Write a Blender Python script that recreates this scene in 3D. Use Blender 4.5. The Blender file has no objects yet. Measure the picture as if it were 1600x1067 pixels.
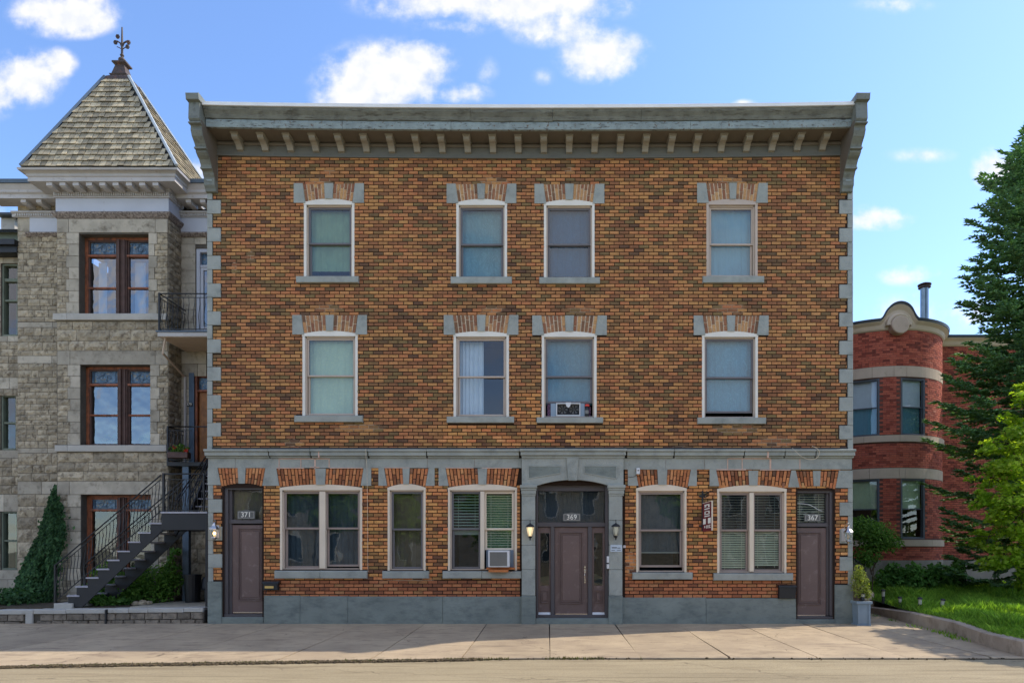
import bpy, bmesh, math, random
from mathutils import Vector, Matrix, noise
RN = random.Random(11)
rad = math.radians
sc = bpy.context.scene
COL = sc.collection
# ---------------------------------------------------------------- camera
# ruler: the camera stands 15 m in front of the brick facade (plane y = 0), eye 1.7 m
FPX, CX, CY, EYE, CAMY = 1020.0, 860.0, 860.0, 1.7, -15.0
def X(px, Y=0.0): return (px - CX) * (Y - CAMY) / FPX
def Z(py, Y=0.0): return EYE + (CY - py) * (Y - CAMY) / FPX
S0 = 15.0 / FPX
cam_d = bpy.data.cameras.new('camera'); cam = bpy.data.objects.new('camera', cam_d); COL.objects.link(cam)
cam.location = (0, CAMY, EYE); cam.rotation_euler = (rad(90), 0, 0)
cam_d.sensor_width = 36; cam_d.lens = 36 * FPX / 1600
cam_d.shift_x = -(CX - 800) / 1600; cam_d.shift_y = (CY - 533.5) / 1600
cam_d.clip_end = 2000; cam_d.clip_start = 0.1
sc.camera = cam
# ---------------------------------------------------------------- light
SUN = Vector((9.6, 2.95, 11.0)).normalized()
SUN_EL = math.asin(SUN.z)
SUN_AZ = math.atan2(SUN.x, SUN.y)
sc.view_settings.view_transform = 'Standard'; sc.view_settings.look = 'None'
sc.view_settings.gamma = 1.0; sc.view_settings.exposure = 1.22
sc.view_settings.use_curve_mapping = False
w = bpy.data.worlds.new('World'); sc.world = w; w.use_nodes = True
NT = w.node_tree; NT.nodes.clear()
def wn(t, **k):
    n = NT.nodes.new(t)
    for a, b in k.items(): setattr(n, a, b)
    return n
def wl(a, b): NT.links.new(a, b)
def wmath(op, a, b=None, c=None, clamp=False):
    n = wn('ShaderNodeMath', operation=op, use_clamp=clamp)
    for i, v in enumerate((a, b, c)):
        if v is None: continue
        if isinstance(v, (int, float)): n.inputs[i].default_value = v
        else: wl(v, n.inputs[i])
    return n.outputs[0]
sky = wn('ShaderNodeTexSky', sky_type='NISHITA'); sky.sun_disc = False
sky.sun_elevation = SUN_EL; sky.sun_rotation = SUN_AZ; sky.altitude = 0; sky.air_density = 1.0; sky.dust_density = 0.35; sky.ozone_density = 2.2
tc = wn('ShaderNodeTexCoord'); sep = wn('ShaderNodeSeparateXYZ'); wl(tc.outputs['Generated'], sep.inputs[0])
ys = wmath('MAXIMUM', sep.outputs[1], 0.08)
comb = wn('ShaderNodeCombineXYZ'); wl(wmath('DIVIDE', sep.outputs[0], ys), comb.inputs[0]); wl(wmath('DIVIDE', sep.outputs[2], ys), comb.inputs[1])
# clouds: soft puffs by direction, in tangents of azimuth and elevation
CL = [(105,24,88,36,1),(60,18,50,26,.8),(40,122,60,46,1),(85,100,36,26,.7),(-40,140,80,50,1),(600,120,108,58,1),(560,148,70,38,.9),(655,96,62,40,.9),
      (722,146,48,17,.7),(780,5,215,38,1),(870,42,80,34,.75),(700,40,70,22,.6),(940,86,70,44,1),(985,80,40,26,.6),(1378,339,52,21,.95),(1350,345,40,16,.8),(1562,264,42,36,.95),
      (1430,432,60,18,.6),(1440,243,60,14,.28),(1470,485,120,34,.55),(1165,165,24,10,.5),(300,268,30,20,.7),(0,350,40,34,.6),(1400,8,70,16,.35),(850,120,22,16,.25),(760,112,22,24,.3)]
fb = wn('ShaderNodeTexNoise'); fb.inputs['Scale'].default_value = 9.0; fb.inputs['Detail'].default_value = 7; fb.inputs['Roughness'].default_value = .62
wl(comb.outputs[0], fb.inputs['Vector'])
fb2 = wn('ShaderNodeTexNoise'); fb2.inputs['Scale'].default_value = 40.0; fb2.inputs['Detail'].default_value = 5
wl(comb.outputs[0], fb2.inputs['Vector'])
m = None
for px, py, rx, ry, amp in CL:
    vm = wn('ShaderNodeVectorMath', operation='MULTIPLY_ADD'); wl(comb.outputs[0], vm.inputs[0])
    ax, ay = FPX / rx, FPX / ry
    vm.inputs[1].default_value = (ax, ay, 0); vm.inputs[2].default_value = (-(px - CX) / rx, -(CY - py) / ry, 0)
    ln = wn('ShaderNodeVectorMath', operation='LENGTH'); wl(vm.outputs[0], ln.inputs[0])
    v = wmath('MULTIPLY', wmath('SUBTRACT', 1.25, ln.outputs['Value'], clamp=True), amp)
    m = v if m is None else wmath('MAXIMUM', m, v)
n1 = wmath('MULTIPLY', wmath('SUBTRACT', fb.outputs['Fac'], .5), 2.6)
n2 = wmath('MULTIPLY', wmath('SUBTRACT', fb2.outputs['Fac'], .5), .7)
nz = wmath('ADD', n1, n2)
raw = wmath('ADD', m, wmath('MULTIPLY', nz, wmath('MINIMUM', wmath('MULTIPLY', m, 3), 1)))
mr = wn('ShaderNodeMapRange', interpolation_type='SMOOTHSTEP'); wl(raw, mr.inputs[0]); mr.inputs[1].default_value = .04; mr.inputs[2].default_value = .95
infront = wmath('GREATER_THAN', sep.outputs[1], .35)
cm = wmath('MULTIPLY', mr.outputs[0], infront)
# unseen rest of the sky: clouds thickened to whiten and lift ambient light
fb3 = wn('ShaderNodeTexNoise'); fb3.inputs['Scale'].default_value = 2.6; fb3.inputs['Detail'].default_value = 7; fb3.inputs['Roughness'].default_value = .55
wl(tc.outputs['Generated'], fb3.inputs['Vector'])
mr3 = wn('ShaderNodeMapRange', interpolation_type='SMOOTHSTEP'); wl(fb3.outputs['Fac'], mr3.inputs[0]); mr3.inputs[1].default_value = .44; mr3.inputs[2].default_value = .62
cm2 = wmath('MULTIPLY', mr3.outputs[0], wmath('SUBTRACT', 1.0, infront))
cmask = wmath('MAXIMUM', cm, cm2)
SKYG = 1.0
tint = wn('ShaderNodeMix', data_type='RGBA', blend_type='MULTIPLY'); tint.inputs[0].default_value = 1.0
wl(sky.outputs[0], tint.inputs[6]); tint.inputs[7].default_value = (.69, .77, .90, 1)
cloudcol = wn('ShaderNodeMix', data_type='RGBA'); wl(wmath('MULTIPLY', wmath('SUBTRACT', fb2.outputs['Fac'], .35, clamp=True), 2.6, clamp=True), cloudcol.inputs[0]); cloudcol.inputs[6].default_value = (2.75, 2.8, 3.1, 1); cloudcol.inputs[7].default_value = (3.4, 3.3, 3.4, 1)
mixc = wn('ShaderNodeMix', data_type='RGBA'); wl(wmath('MULTIPLY', cmask, .93), mixc.inputs[0]); wl(tint.outputs[2], mixc.inputs[6])
wl(cloudcol.outputs[2], mixc.inputs[7])
bg = wn('ShaderNodeBackground'); bg.inputs[1].default_value = 0.15; wl(mixc.outputs[2], bg.inputs[0])
wo = wn('ShaderNodeOutputWorld'); wl(bg.outputs[0], wo.inputs[0])
sd = bpy.data.lights.new('sun', 'SUN'); sun = bpy.data.objects.new('sun', sd); COL.objects.link(sun)
sd.energy = 2.0; sd.angle = rad(.53); sd.color = (1.0, .90, .76)
sun.rotation_euler = SUN.to_track_quat('Z', 'Y').to_euler(); sun.location = (20, 6, 30)
try:
    sc.cycles.max_bounces = 6; sc.cycles.transparent_max_bounces = 12; sc.cycles.diffuse_bounces = 3; sc.cycles.glossy_bounces = 3
    sc.cycles.sample_clamp_indirect = 4
except Exception: pass

# ---------------------------------------------------------------- materials
def srgb(r, g, b):
    f = lambda c: ((c/255+.055)/1.055)**2.4 if c/255 > .04045 else c/255/12.92
    return (f(r), f(g), f(b))
class NM:
    def __init__(s, name):
        s.m = bpy.data.materials.new(name); s.m.use_nodes = True; s.t = s.m.node_tree; s.t.nodes.clear()
        s.out = s.n('ShaderNodeOutputMaterial')
    def n(s, t, **k):
        n = s.t.nodes.new(t)
        for a, b in k.items(): setattr(n, a, b)
        return n
    def l(s, a, b): s.t.links.new(a, b)
    def setin(s, n, i, v):
        if isinstance(v, (int, float)): n.inputs[i].default_value = v
        elif isinstance(v, (tuple, list)): n.inputs[i].default_value = tuple(v) + ((1,) if len(v) == 3 and len(n.inputs[i].default_value) == 4 else ())
        else: s.l(v, n.inputs[i])
    def math(s, op, a, b=0, clamp=False):
        n = s.n('ShaderNodeMath', operation=op, use_clamp=clamp); s.setin(n, 0, a); s.setin(n, 1, b); return n.outputs[0]
    def mix(s, f, a, b, bt='MIX'):
        n = s.n('ShaderNodeMix', data_type='RGBA', blend_type=bt); s.setin(n, 0, f); s.setin(n, 6, a); s.setin(n, 7, b); return n.outputs[2]
    def pos(s):
        if not hasattr(s, '_p'): s._p = s.n('ShaderNodeNewGeometry')
        return s._p.outputs['Position']
    def island(s):
        s.pos(); return s._p.outputs['Random Per Island']
    def objrand(s):
        return s.n('ShaderNodeObjectInfo').outputs['Random']
    def noise(s, scale, detail=4, rough=.55, vec=None, stretch=None, off=0):
        n = s.n('ShaderNodeTexNoise'); n.inputs['Scale'].default_value = scale; n.inputs['Detail'].default_value = detail; n.inputs['Roughness'].default_value = rough
        v = vec or s.pos()
        if stretch or off:
            mp = s.n('ShaderNodeMapping'); mp.inputs['Scale'].default_value = stretch or (1,1,1); mp.inputs['Location'].default_value = (off, off, off); s.l(v, mp.inputs[0]); v = mp.outputs[0]
        s.l(v, n.inputs['Vector']); return n.outputs['Fac']
    def swirl(s, scale, dist, stretch):
        n = s.n('ShaderNodeTexNoise'); n.inputs['Scale'].default_value = scale; n.inputs['Detail'].default_value = 3; n.inputs['Distortion'].default_value = dist
        mp = s.n('ShaderNodeMapping'); mp.inputs['Scale'].default_value = stretch; s.l(s.pos(), mp.inputs[0]); s.l(mp.outputs[0], n.inputs['Vector']); return n.outputs['Fac']
    def range(s, v, a, b, c=0, d=1):
        n = s.n('ShaderNodeMapRange'); s.setin(n, 0, v); n.inputs[1].default_value = a; n.inputs[2].default_value = b; n.inputs[3].default_value = c; n.inputs[4].default_value = d; return n.outputs[0]
    def ramp(s, v, stops, interp='LINEAR'):
        n = s.n('ShaderNodeValToRGB'); n.color_ramp.interpolation = interp; e = n.color_ramp.elements
        while len(e) < len(stops): e.new(.5)
        for i, (p, c) in enumerate(stops): e[i].position = p; e[i].color = tuple(c) + (1,)
        s.setin(n, 0, v); return n.outputs[0]
    def principled(s, col, rough=.7, metal=0, bump=None, bd=.01, spec=.5, bs=1.0, **kw):
        p = s.n('ShaderNodeBsdfPrincipled'); s.setin(p, 'Base Color', col); s.setin(p, 'Roughness', rough); p.inputs['Metallic'].default_value = metal
        p.inputs['Specular IOR Level'].default_value = spec
        for k, v in kw.items(): s.setin(p, k, v)
        if bump is not None:
            b = s.n('ShaderNodeBump'); b.inputs['Strength'].default_value = bs; b.inputs['Distance'].default_value = bd; s.l(bump, b.inputs['Height']); s.l(b.outputs[0], p.inputs['Normal'])
        s.l(p.outputs[0], s.out.inputs[0]); return p
def mul(c, k): return tuple(min(1, v * k) for v in c)
def plain(name, col, rough=.6, var=.12, scale=4, bd=.004, bscale=70, metal=0, dirt=None, dthr=(.55,.7), dscale=6, dstretch=None, isl=0, obj=0, spec=.5, peel=None):
    s = NM(name)
    nz = s.noise(scale, 5)
    c = s.mix(s.range(nz, .3, .7), mul(col, 1 - var), mul(col, 1 + var))
    if isl or obj:
        r = s.island() if isl else s.objrand()
        c = s.mix(1.0, c, s.ramp(r, [(0, (1-max(isl,obj),)*3), (1, (1+0*isl,)*3)]), 'MULTIPLY')
    if dirt: c = s.mix(s.math('MULTIPLY', s.range(s.noise(dscale, 6, .65, stretch=dstretch, off=3.7), *dthr), .8, True), c, dirt)
    h = s.noise(bscale, 4)
    if peel:
        pc, pthr, pscale = peel
        k = s.range(s.noise(pscale, 7, .7, off=9.1), pthr, pthr + .02)
        c = s.mix(k, c, pc)
    s.principled(c, rough, metal, h, bd, spec)
    return s.m
def brickmat(name, stops, src, dark=(.05,.035,.025), scl=.35):
    s = NM(name)
    r = s.island() if src == 'island' else s.objrand()
    # broad drifts over the wall shift the mix of bricks
    big = s.noise(.38, 3, .5); big2 = s.noise(1.6, 3, .6, off=5)
    v = s.math('ADD', s.math('MULTIPLY', r, .84), s.math('MULTIPLY', s.math('SUBTRACT', big, .5), .30))
    v = s.math('ADD', v, s.math('MULTIPLY', s.math('SUBTRACT', big2, .5), .22), True)
    v = s.math('ADD', v, .08, True)
    c = s.ramp(v, stops)
    c = s.mix(1.0, c, s.ramp(s.noise(55, 4, .7), [(.25, (.60,)*3), (.7, (1.16,)*3)]), 'MULTIPLY')
    c = s.mix(s.range(s.noise(13, 5, .7, off=2, stretch=(.6,1,1)), .54, .74, 0, .6), c, dark)
    s.principled(c, .82, 0, s.noise(120, 3), .004, .35)
    return s.m
B = lambda *a: srgb(*a)
BR_STOPS = [(0, B(72,54,46)), (.08, B(108,78,58)), (.20, B(138,114,72)), (.33, B(146,98,66)), (.46, B(164,110,72)), (.58, B(182,130,80)), (.70, B(200,146,88)), (.84, B(190,120,78)), (1, B(214,164,102))]
AR_STOPS = [(0, B(86,62,52)), (.2, B(150,110,78)), (.45, B(150,98,72)), (.65, B(182,134,94)), (.85, B(202,156,104)), (1, B(180,116,84))]
RD_STOPS = [(0, B(40,22,22)), (.10, B(140,68,54)), (.4, B(188,94,72)), (.7, B(204,110,84)), (.9, B(184,96,78)), (1, B(214,136,110))]
MB_ = {}
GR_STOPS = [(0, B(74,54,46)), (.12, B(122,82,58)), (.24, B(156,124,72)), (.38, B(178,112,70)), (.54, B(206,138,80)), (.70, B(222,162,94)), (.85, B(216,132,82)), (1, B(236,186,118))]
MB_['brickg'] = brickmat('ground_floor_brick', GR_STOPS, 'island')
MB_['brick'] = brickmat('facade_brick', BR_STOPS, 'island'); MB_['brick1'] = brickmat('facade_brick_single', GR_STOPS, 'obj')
MB_['brickw'] = brickmat('worn_brick', [(0, B(120,76,54)), (.3, B(164,100,66)), (.6, B(196,122,80)), (.8, B(168,118,74)), (1, B(214,146,104))], 'island')
MB_['arch1'] = brickmat('arch_brick', AR_STOPS, 'obj'); MB_['arch'] = brickmat('arch_brick_joined', AR_STOPS, 'island')
MB_['lowarch1'] = brickmat('low_arch_brick', BR_STOPS[3:] and [(0, B(110,66,44)), (.3, B(186,116,72)), (.6, B(212,142,88)), (.8, B(200,122,80)), (1, B(226,166,108))], 'obj')
MB_['red'] = brickmat('red_brick', RD_STOPS, 'island', dark=(.03,.012,.01))
s = NM('mortar_dark'); _sp = s.n('ShaderNodeSeparateXYZ'); s.l(s.pos(), _sp.inputs[0]); _m = None
# old repairs: ragged areas repointed in pale mortar
for (px, py, rx, ry) in ((458,692,26,9),(1212,690,52,13),(500,284,30,10),(770,283,36,9),(1140,283,34,9),(1140,482,40,12),(512,482,36,9),(770,484,30,8),(905,484,40,8),(1065,700,30,5),(392,402,10,16),(366,420,6,20),(560,668,60,10),(1150,670,60,12),(890,266,12,9),(515,268,14,8),(640,905,60,5),(985,880,14,30)):
    dx = s.math('DIVIDE', s.math('SUBTRACT', _sp.outputs[0], X(px)), rx*S0); dz = s.math('DIVIDE', s.math('SUBTRACT', _sp.outputs[2], Z(py)), ry*S0)
    v = s.math('SUBTRACT', 1.3, s.math('SQRT', s.math('ADD', s.math('MULTIPLY', dx, dx), s.math('MULTIPLY', dz, dz))), True)
    _m = v if _m is None else s.math('MAXIMUM', _m, v)
_k = s.range(s.math('MULTIPLY', _m, s.noise(9, 5, .7)), .28, .42)
_c = s.mix(s.noise(30, 4), srgb(34,24,20), srgb(58,42,32))
s.principled(s.mix(_k, _c, srgb(176,152,126)), .95, 0, s.noise(90, 3), .004, .3); MB_['mortar'] = s.m
MB_['mortar_w'] = plain('mortar_pale', srgb(222,204,176), .95, .25, 14, .004, 90)
MB_['mortar_r'] = plain('mortar_red', srgb(104,72,62), .95, .3, 3)
GREY = srgb(154,157,148)
MB_['paint'] = plain('grey_blue_paint', GREY, .62, .14, 2.2, .010, 30, dirt=srgb(98,106,102), dthr=(.50,.85), dscale=3.5, peel=(srgb(170,160,146), .735, 9))
MB_['paint_low'] = plain('grey_plinth_paint', srgb(122,129,121), .7, .16, 1.2, .010, 22, dirt=srgb(74,82,82), dthr=(.46,.82), dscale=3.4, dstretch=(1,1,2.2), peel=(srgb(176,168,158), .74, 7))
MB_['paint_peel'] = plain('peeling_fascia_paint', srgb(138,150,148), .7, .2, 5, .012, 30, dirt=srgb(60,56,50), dthr=(.56,.64), dscale=9, dstretch=(.5,1,2.4), peel=(srgb(104,86,72), .585, 13))
MB_['bracket'] = plain('bracket_paint', srgb(144,138,124), .6, .08, 3, .004, 30)
MB_['crown'] = plain('weathered_crown_paint', srgb(112,114,104), .7, .25, 4, .012, 30, dirt=srgb(66,62,52), dthr=(.52,.66), dscale=10, dstretch=(.35,1,2.2), peel=(srgb(150,134,110), .68, 14))
MB_['console'] = plain('console_paint', srgb(116,120,112), .65, .16, 5, .008, 30, dirt=srgb(74,78,70), dthr=(.55,.75), dscale=8, peel=(srgb(176,176,168), .72, 16))
MB_['pinkm'] = plain('pink_mortar_smear', srgb(206,172,152), .9, .2, 12)
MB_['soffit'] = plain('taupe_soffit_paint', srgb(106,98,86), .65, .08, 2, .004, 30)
MB_['frieze'] = plain('frieze_paint', srgb(104,103,94), .65, .1, 2, .004, 30, peel=(srgb(200,196,186), .76, 8))
MB_['flash'] = plain('white_metal_flashing', srgb(240,242,244), .4, .06, 3)
MB_['alu'] = plain('cream_aluminium_casing', srgb(222,206,182), .45, .06, 2, .002, 40)
MB_['alu_w'] = plain('white_aluminium_casing', srgb(226,220,206), .45, .06, 2, .002, 40)
MB_['alu_tan'] = plain('tan_aluminium_casing', srgb(190,172,154), .45, .06, 2, .002, 40)
MB_['sash_d'] = plain('dark_grey_sash', srgb(104,101,102), .45, .08, 2, .002, 40)
MB_['sash_t'] = plain('taupe_sash', srgb(150,134,124), .45, .08, 2, .002, 40)
MB_['door'] = plain('brown_door_paint', srgb(108,88,82), .42, .09, 1.6, .002, 60, dirt=srgb(140,122,116), dthr=(.56,.74), dscale=6)
MB_['doorframe'] = plain('dark_taupe_frame_paint', srgb(82,76,76), .5, .08, 2, .002, 50)
MB_['chrome'] = plain('brushed_nickel', (.62,.58,.54), .25, .05, 5, .0005, 50, metal=1)
MB_['iron'] = plain('black_iron', srgb(24,25,28), .45, .2, 6, .002, 60)
MB_['steelpaint'] = plain('charcoal_stair_paint', srgb(30,31,34), .5, .12, 3, .002, 60, dirt=srgb(66,58,52), dthr=(.62,.75), dscale=4)
MB_['tread'] = plain('pale_tread_edge', srgb(168,166,172), .6, .12, 6)
MB_['rubber'] = plain('black_plastic', srgb(30,32,34), .5, .1, 5)
MB_['white'] = plain('white_plastic', srgb(214,214,212), .4, .05, 5)
MB_['grille'] = plain('grey_grille', srgb(120,118,112), .5, .05, 5)
MB_['wood'] = plain('raw_orange_wood', srgb(186,112,58), .6, .2, 12, dstretch=(.2,1,1), dirt=srgb(130,70,34))
MB_['wood_w'] = plain('brown_window_wood', srgb(142,82,50), .55, .3, 7, .003, 60, dirt=srgb(52,36,30), dthr=(.5,.66), dscale=9, dstretch=(1,1,.3))
MB_['wood_dk'] = plain('weathered_dark_wood', srgb(84,62,54), .7, .3, 7, .004, 60, peel=(srgb(150,136,128), .70, 18))
MB_['wood_door'] = plain('golden_wood_door', srgb(150,98,48), .5, .3, 7, dstretch=(1,1,.2), dirt=srgb(90,52,26))
MB_['plaque'] = plain('bronze_grey_plaque', srgb(96,96,92), .5, .1, 30)
MB_['digit'] = plain('ivory_digits', srgb(236,232,218), .5, .02)
MB_['stone'] = plain('grey_limestone', srgb(192,182,162), .85, .16, 3.5, .010, 28, dirt=srgb(96,92,80), dthr=(.52,.74), dscale=5, isl=.3)
MB_['stone1'] = plain('grey_limestone_block', srgb(192,182,162), .85, .16, 3.5, .010, 28, dirt=srgb(100,92,76), dthr=(.52,.74), dscale=5, obj=.34)
MB_['stone_r'] = plain('rough_limestone', srgb(182,168,142), .9, .26, 5, .03, 13, dirt=srgb(76,68,54), dthr=(.5,.68), dscale=9, isl=.4)
MB_['stone_r1'] = plain('rough_limestone_block', srgb(184,170,144), .9, .26, 5, .03, 13, dirt=srgb(84,72,54), dthr=(.5,.68), dscale=9, obj=.4)
MB_['stone_s'] = plain('pale_dressed_stone', srgb(178,174,164), .8, .1, 3, .005, 40, dirt=srgb(120,112,98), dthr=(.6,.8), dscale=4)
MB_['wallblock'] = plain('garden_wall_block', srgb(140,128,112), .9, .25, 5, .02, 16, dirt=srgb(70,62,52), dthr=(.5,.68), dscale=9, obj=.45)
MB_['mortar_s'] = plain('stone_mortar', srgb(92,86,76), .95, .2, 6)
MB_['trimwhite'] = plain('old_white_trim_paint', srgb(188,184,180), .6, .08, 3, .004, 30, dirt=srgb(140,128,118), dthr=(.6,.75), dscale=7)
MB_['trimblue'] = plain('pale_lilac_frieze_paint', srgb(192,196,204), .6, .05, 2, .003, 30, dirt=srgb(140,136,140), dthr=(.66,.8), dscale=5)
MB_['rot'] = plain('weathered_moulding', srgb(150,138,128), .8, .3, 20, .01, 60, dirt=srgb(84,72,64), dthr=(.45,.6), dscale=22)
MB_['slate'] = plain('weathered_slate', srgb(204,188,154), .75, .2, 4, .005, 50, dirt=srgb(92,92,78), dthr=(.48,.72), dscale=7, isl=.6)
MB_['slate1'] = plain('weathered_slate_tile', srgb(204,188,154), .75, .2, 4, .005, 50, dirt=srgb(92,92,78), dthr=(.48,.72), dscale=7, obj=.6)
MB_['slatebase'] = plain('roof_underlay', srgb(34,38,40), .9)
MB_['lead'] = plain('blue_grey_lead', srgb(84,100,116), .45, .15, 6, metal=.3)
MB_['ridge'] = plain('hip_flashing', srgb(176,184,186), .45, .15, 6)
MB_['rust'] = plain('rusty_finial_metal', srgb(70,58,52), .6, .3, 12, .004, 50, dirt=srgb(110,72,50))
MB_['bstone'] = plain('beige_belt_stone', srgb(196,176,154), .8, .08, 3, .004, 40, dirt=srgb(150,130,112), dthr=(.6,.8))
MB_['cream'] = plain('cream_metal_cornice', srgb(206,188,162), .55, .06, 3)
MB_['found'] = plain('foundation_render', srgb(150,142,130), .85, .12, 2, .006, 30, dirt=srgb(96,84,72), dthr=(.55,.8), dscale=1.5)
MB_['winframe_g'] = plain('slate_grey_window_frame', srgb(84,90,96), .5, .05)
MB_['greenframe'] = plain('faded_green_window_paint', srgb(110,118,100), .6, .15, 5)
MB_['tar'] = plain('black_roof_edge', srgb(52,60,66), .5, .1)
MB_['galv'] = plain('galvanised_pipe', srgb(120,136,146), .3, .15, 5, metal=.8)
MB_['bark'] = plain('bark', srgb(86,70,56), .9, .3, 9, .02, 20)
MB_['soil'] = plain('dark_soil', srgb(70,60,44), .95, .3, 5, .02, 20)
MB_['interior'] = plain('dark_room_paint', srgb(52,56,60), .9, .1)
MB_['curtain'] = plain('white_curtain', srgb(196,206,214), .8, .06, 4)
MB_['sign_red'] = plain('maroon_sign_paint', srgb(104,28,34), .5, .1)
MB_['purple'] = plain('patterned_purple_fabric', srgb(60,30,56), .7, .3, 30, peel=(srgb(190,140,170), .58, 70))
MB_['redcap'] = plain('red_plastic_cap', srgb(220,60,44), .4, .05)
MB_['flower'] = plain('red_petals', srgb(214,50,40), .6, .2)
MB_['flower_y'] = plain('yellow_petals', srgb(226,196,60), .6, .2)
MB_['lens'] = plain('clouded_lens', srgb(170,168,150), .4, .1, 30)
MB_['planter'] = plain('grey_wood_planter', srgb(126,142,152), .6, .08, 4)
MB_['bin'] = plain('black_bin', srgb(26,28,32), .4, .1)

def blindmat(name, col, mott=.10, scale=9, stretch=(1,1,.5), mcol=None, thr=(.45,.72)):
    s = NM(name)
    c = s.mix(s.range(s.noise(1.3, 3), .3, .7), mul(col, .88), mul(col, 1.1))
    c = s.mix(s.range(s.noise(scale, 6, .7, stretch=stretch), *thr, 0, .5), c, mcol or mul(col, 1.35))
    if mott != .10:
        f_ = s.swirl(3.2, 2.2, (1,1,.55)); c = s.mix(s.math('MULTIPLY', s.range(s.math('ABSOLUTE', s.math('SUBTRACT', s.math('FRACT', s.math('MULTIPLY', f_, 9)), .5)), .30, .5, 0, 1), .5, True), c, mul(col, 1.5))
    s.principled(c, .75, 0, s.noise(14, 3, stretch=(1,1,.25)), .02, .3); return s.m
def glassmat(name, refl=.10, wob=.012, tint=(.92,.96,.96), wscale=1.6):
    s = NM(name)
    tr = s.n('ShaderNodeBsdfTransparent'); tr.inputs[0].default_value = tint + (1,)
    gl = s.n('ShaderNodeBsdfGlossy'); gl.inputs['Roughness'].default_value = .015
    b = s.n('ShaderNodeBump'); b.inputs['Strength'].default_value = 1; b.inputs['Distance'].default_value = wob
    s.l(s.noise(wscale, 2, .4), b.inputs['Height']); s.l(b.outputs[0], gl.inputs['Normal'])
    lw = s.n('ShaderNodeLayerWeight'); lw.inputs['Blend'].default_value = .25
    f = s.range(lw.outputs['Facing'], 0, 1, refl, min(1, refl * 4.5))
    mx = s.n('ShaderNodeMixShader'); s.l(f, mx.inputs[0]); s.l(tr.outputs[0], mx.inputs[1]); s.l(gl.outputs[0], mx.inputs[2])
    s.l(mx.outputs[0], s.out.inputs[0]); return s.m
MB_['glass'] = glassmat('window_glass', .095, .004)
MB_['glass_old'] = glassmat('old_wavy_glass', .20, .016, (.6,.7,.78), 2.4)
MB_['glass_dim'] = glassmat('dim_old_glass', .10, .006, (.7,.76,.72), 2.0)
MB_['glass_clear'] = glassmat('thin_glass', .08, .0)
def leafmat(name, c1, c2, c3, tr=.35):
    s = NM(name)
    c = s.ramp(s.island(), [(0, c1), (.5, c2), (1, c3)])
    c = s.mix(1.0, c, s.ramp(s.noise(1.3, 3), [(.3, (.72,)*3), (.7, (1.15,)*3)]), 'MULTIPLY')
    p = s.n('ShaderNodeBsdfPrincipled'); s.l(c, p.inputs['Base Color']); p.inputs['Roughness'].default_value = .65; p.inputs['Specular IOR Level'].default_value = .18
    t = s.n('ShaderNodeBsdfTranslucent'); s.l(s.mix(1.0, c, (1.5, 1.5, .5), 'MULTIPLY'), t.inputs[0])
    mx = s.n('ShaderNodeMixShader'); mx.inputs[0].default_value = tr
    s.l(p.outputs[0], mx.inputs[1]); s.l(t.outputs[0], mx.inputs[2]); s.l(mx.outputs[0], s.out.inputs[0]); return s.m
MB_['ivy'] = leafmat('ivy_leaves', (.016,.05,.02), (.045,.11,.04), (.09,.19,.07), .25)
MB_['bushleaf'] = leafmat('bush_leaves', (.06,.15,.025), (.11,.24,.04), (.20,.36,.07), .4)
MB_['maple'] = leafmat('maple_leaves', (.20,.33,.03), (.34,.50,.05), (.54,.66,.10), .58)
MB_['spruce'] = leafmat('spruce_needles', (.13,.25,.13), (.22,.38,.19), (.34,.50,.23), .45)
MB_['yshrub'] = leafmat('yellow_green_leaves', (.14,.20,.03), (.26,.32,.06), (.40,.44,.10), .35)
MB_['lowshrub'] = leafmat('broad_shrub_leaves', (.06,.15,.03), (.11,.25,.05), (.18,.36,.09), .35)
MB_['grassblade'] = leafmat('grass_blades', (.12,.24,.03), (.19,.36,.05), (.32,.50,.08), .45)
MB_['farleaf'] = leafmat('far_tree_leaves', (.10,.20,.03), (.18,.33,.05), (.30,.46,.08), .45)

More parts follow.
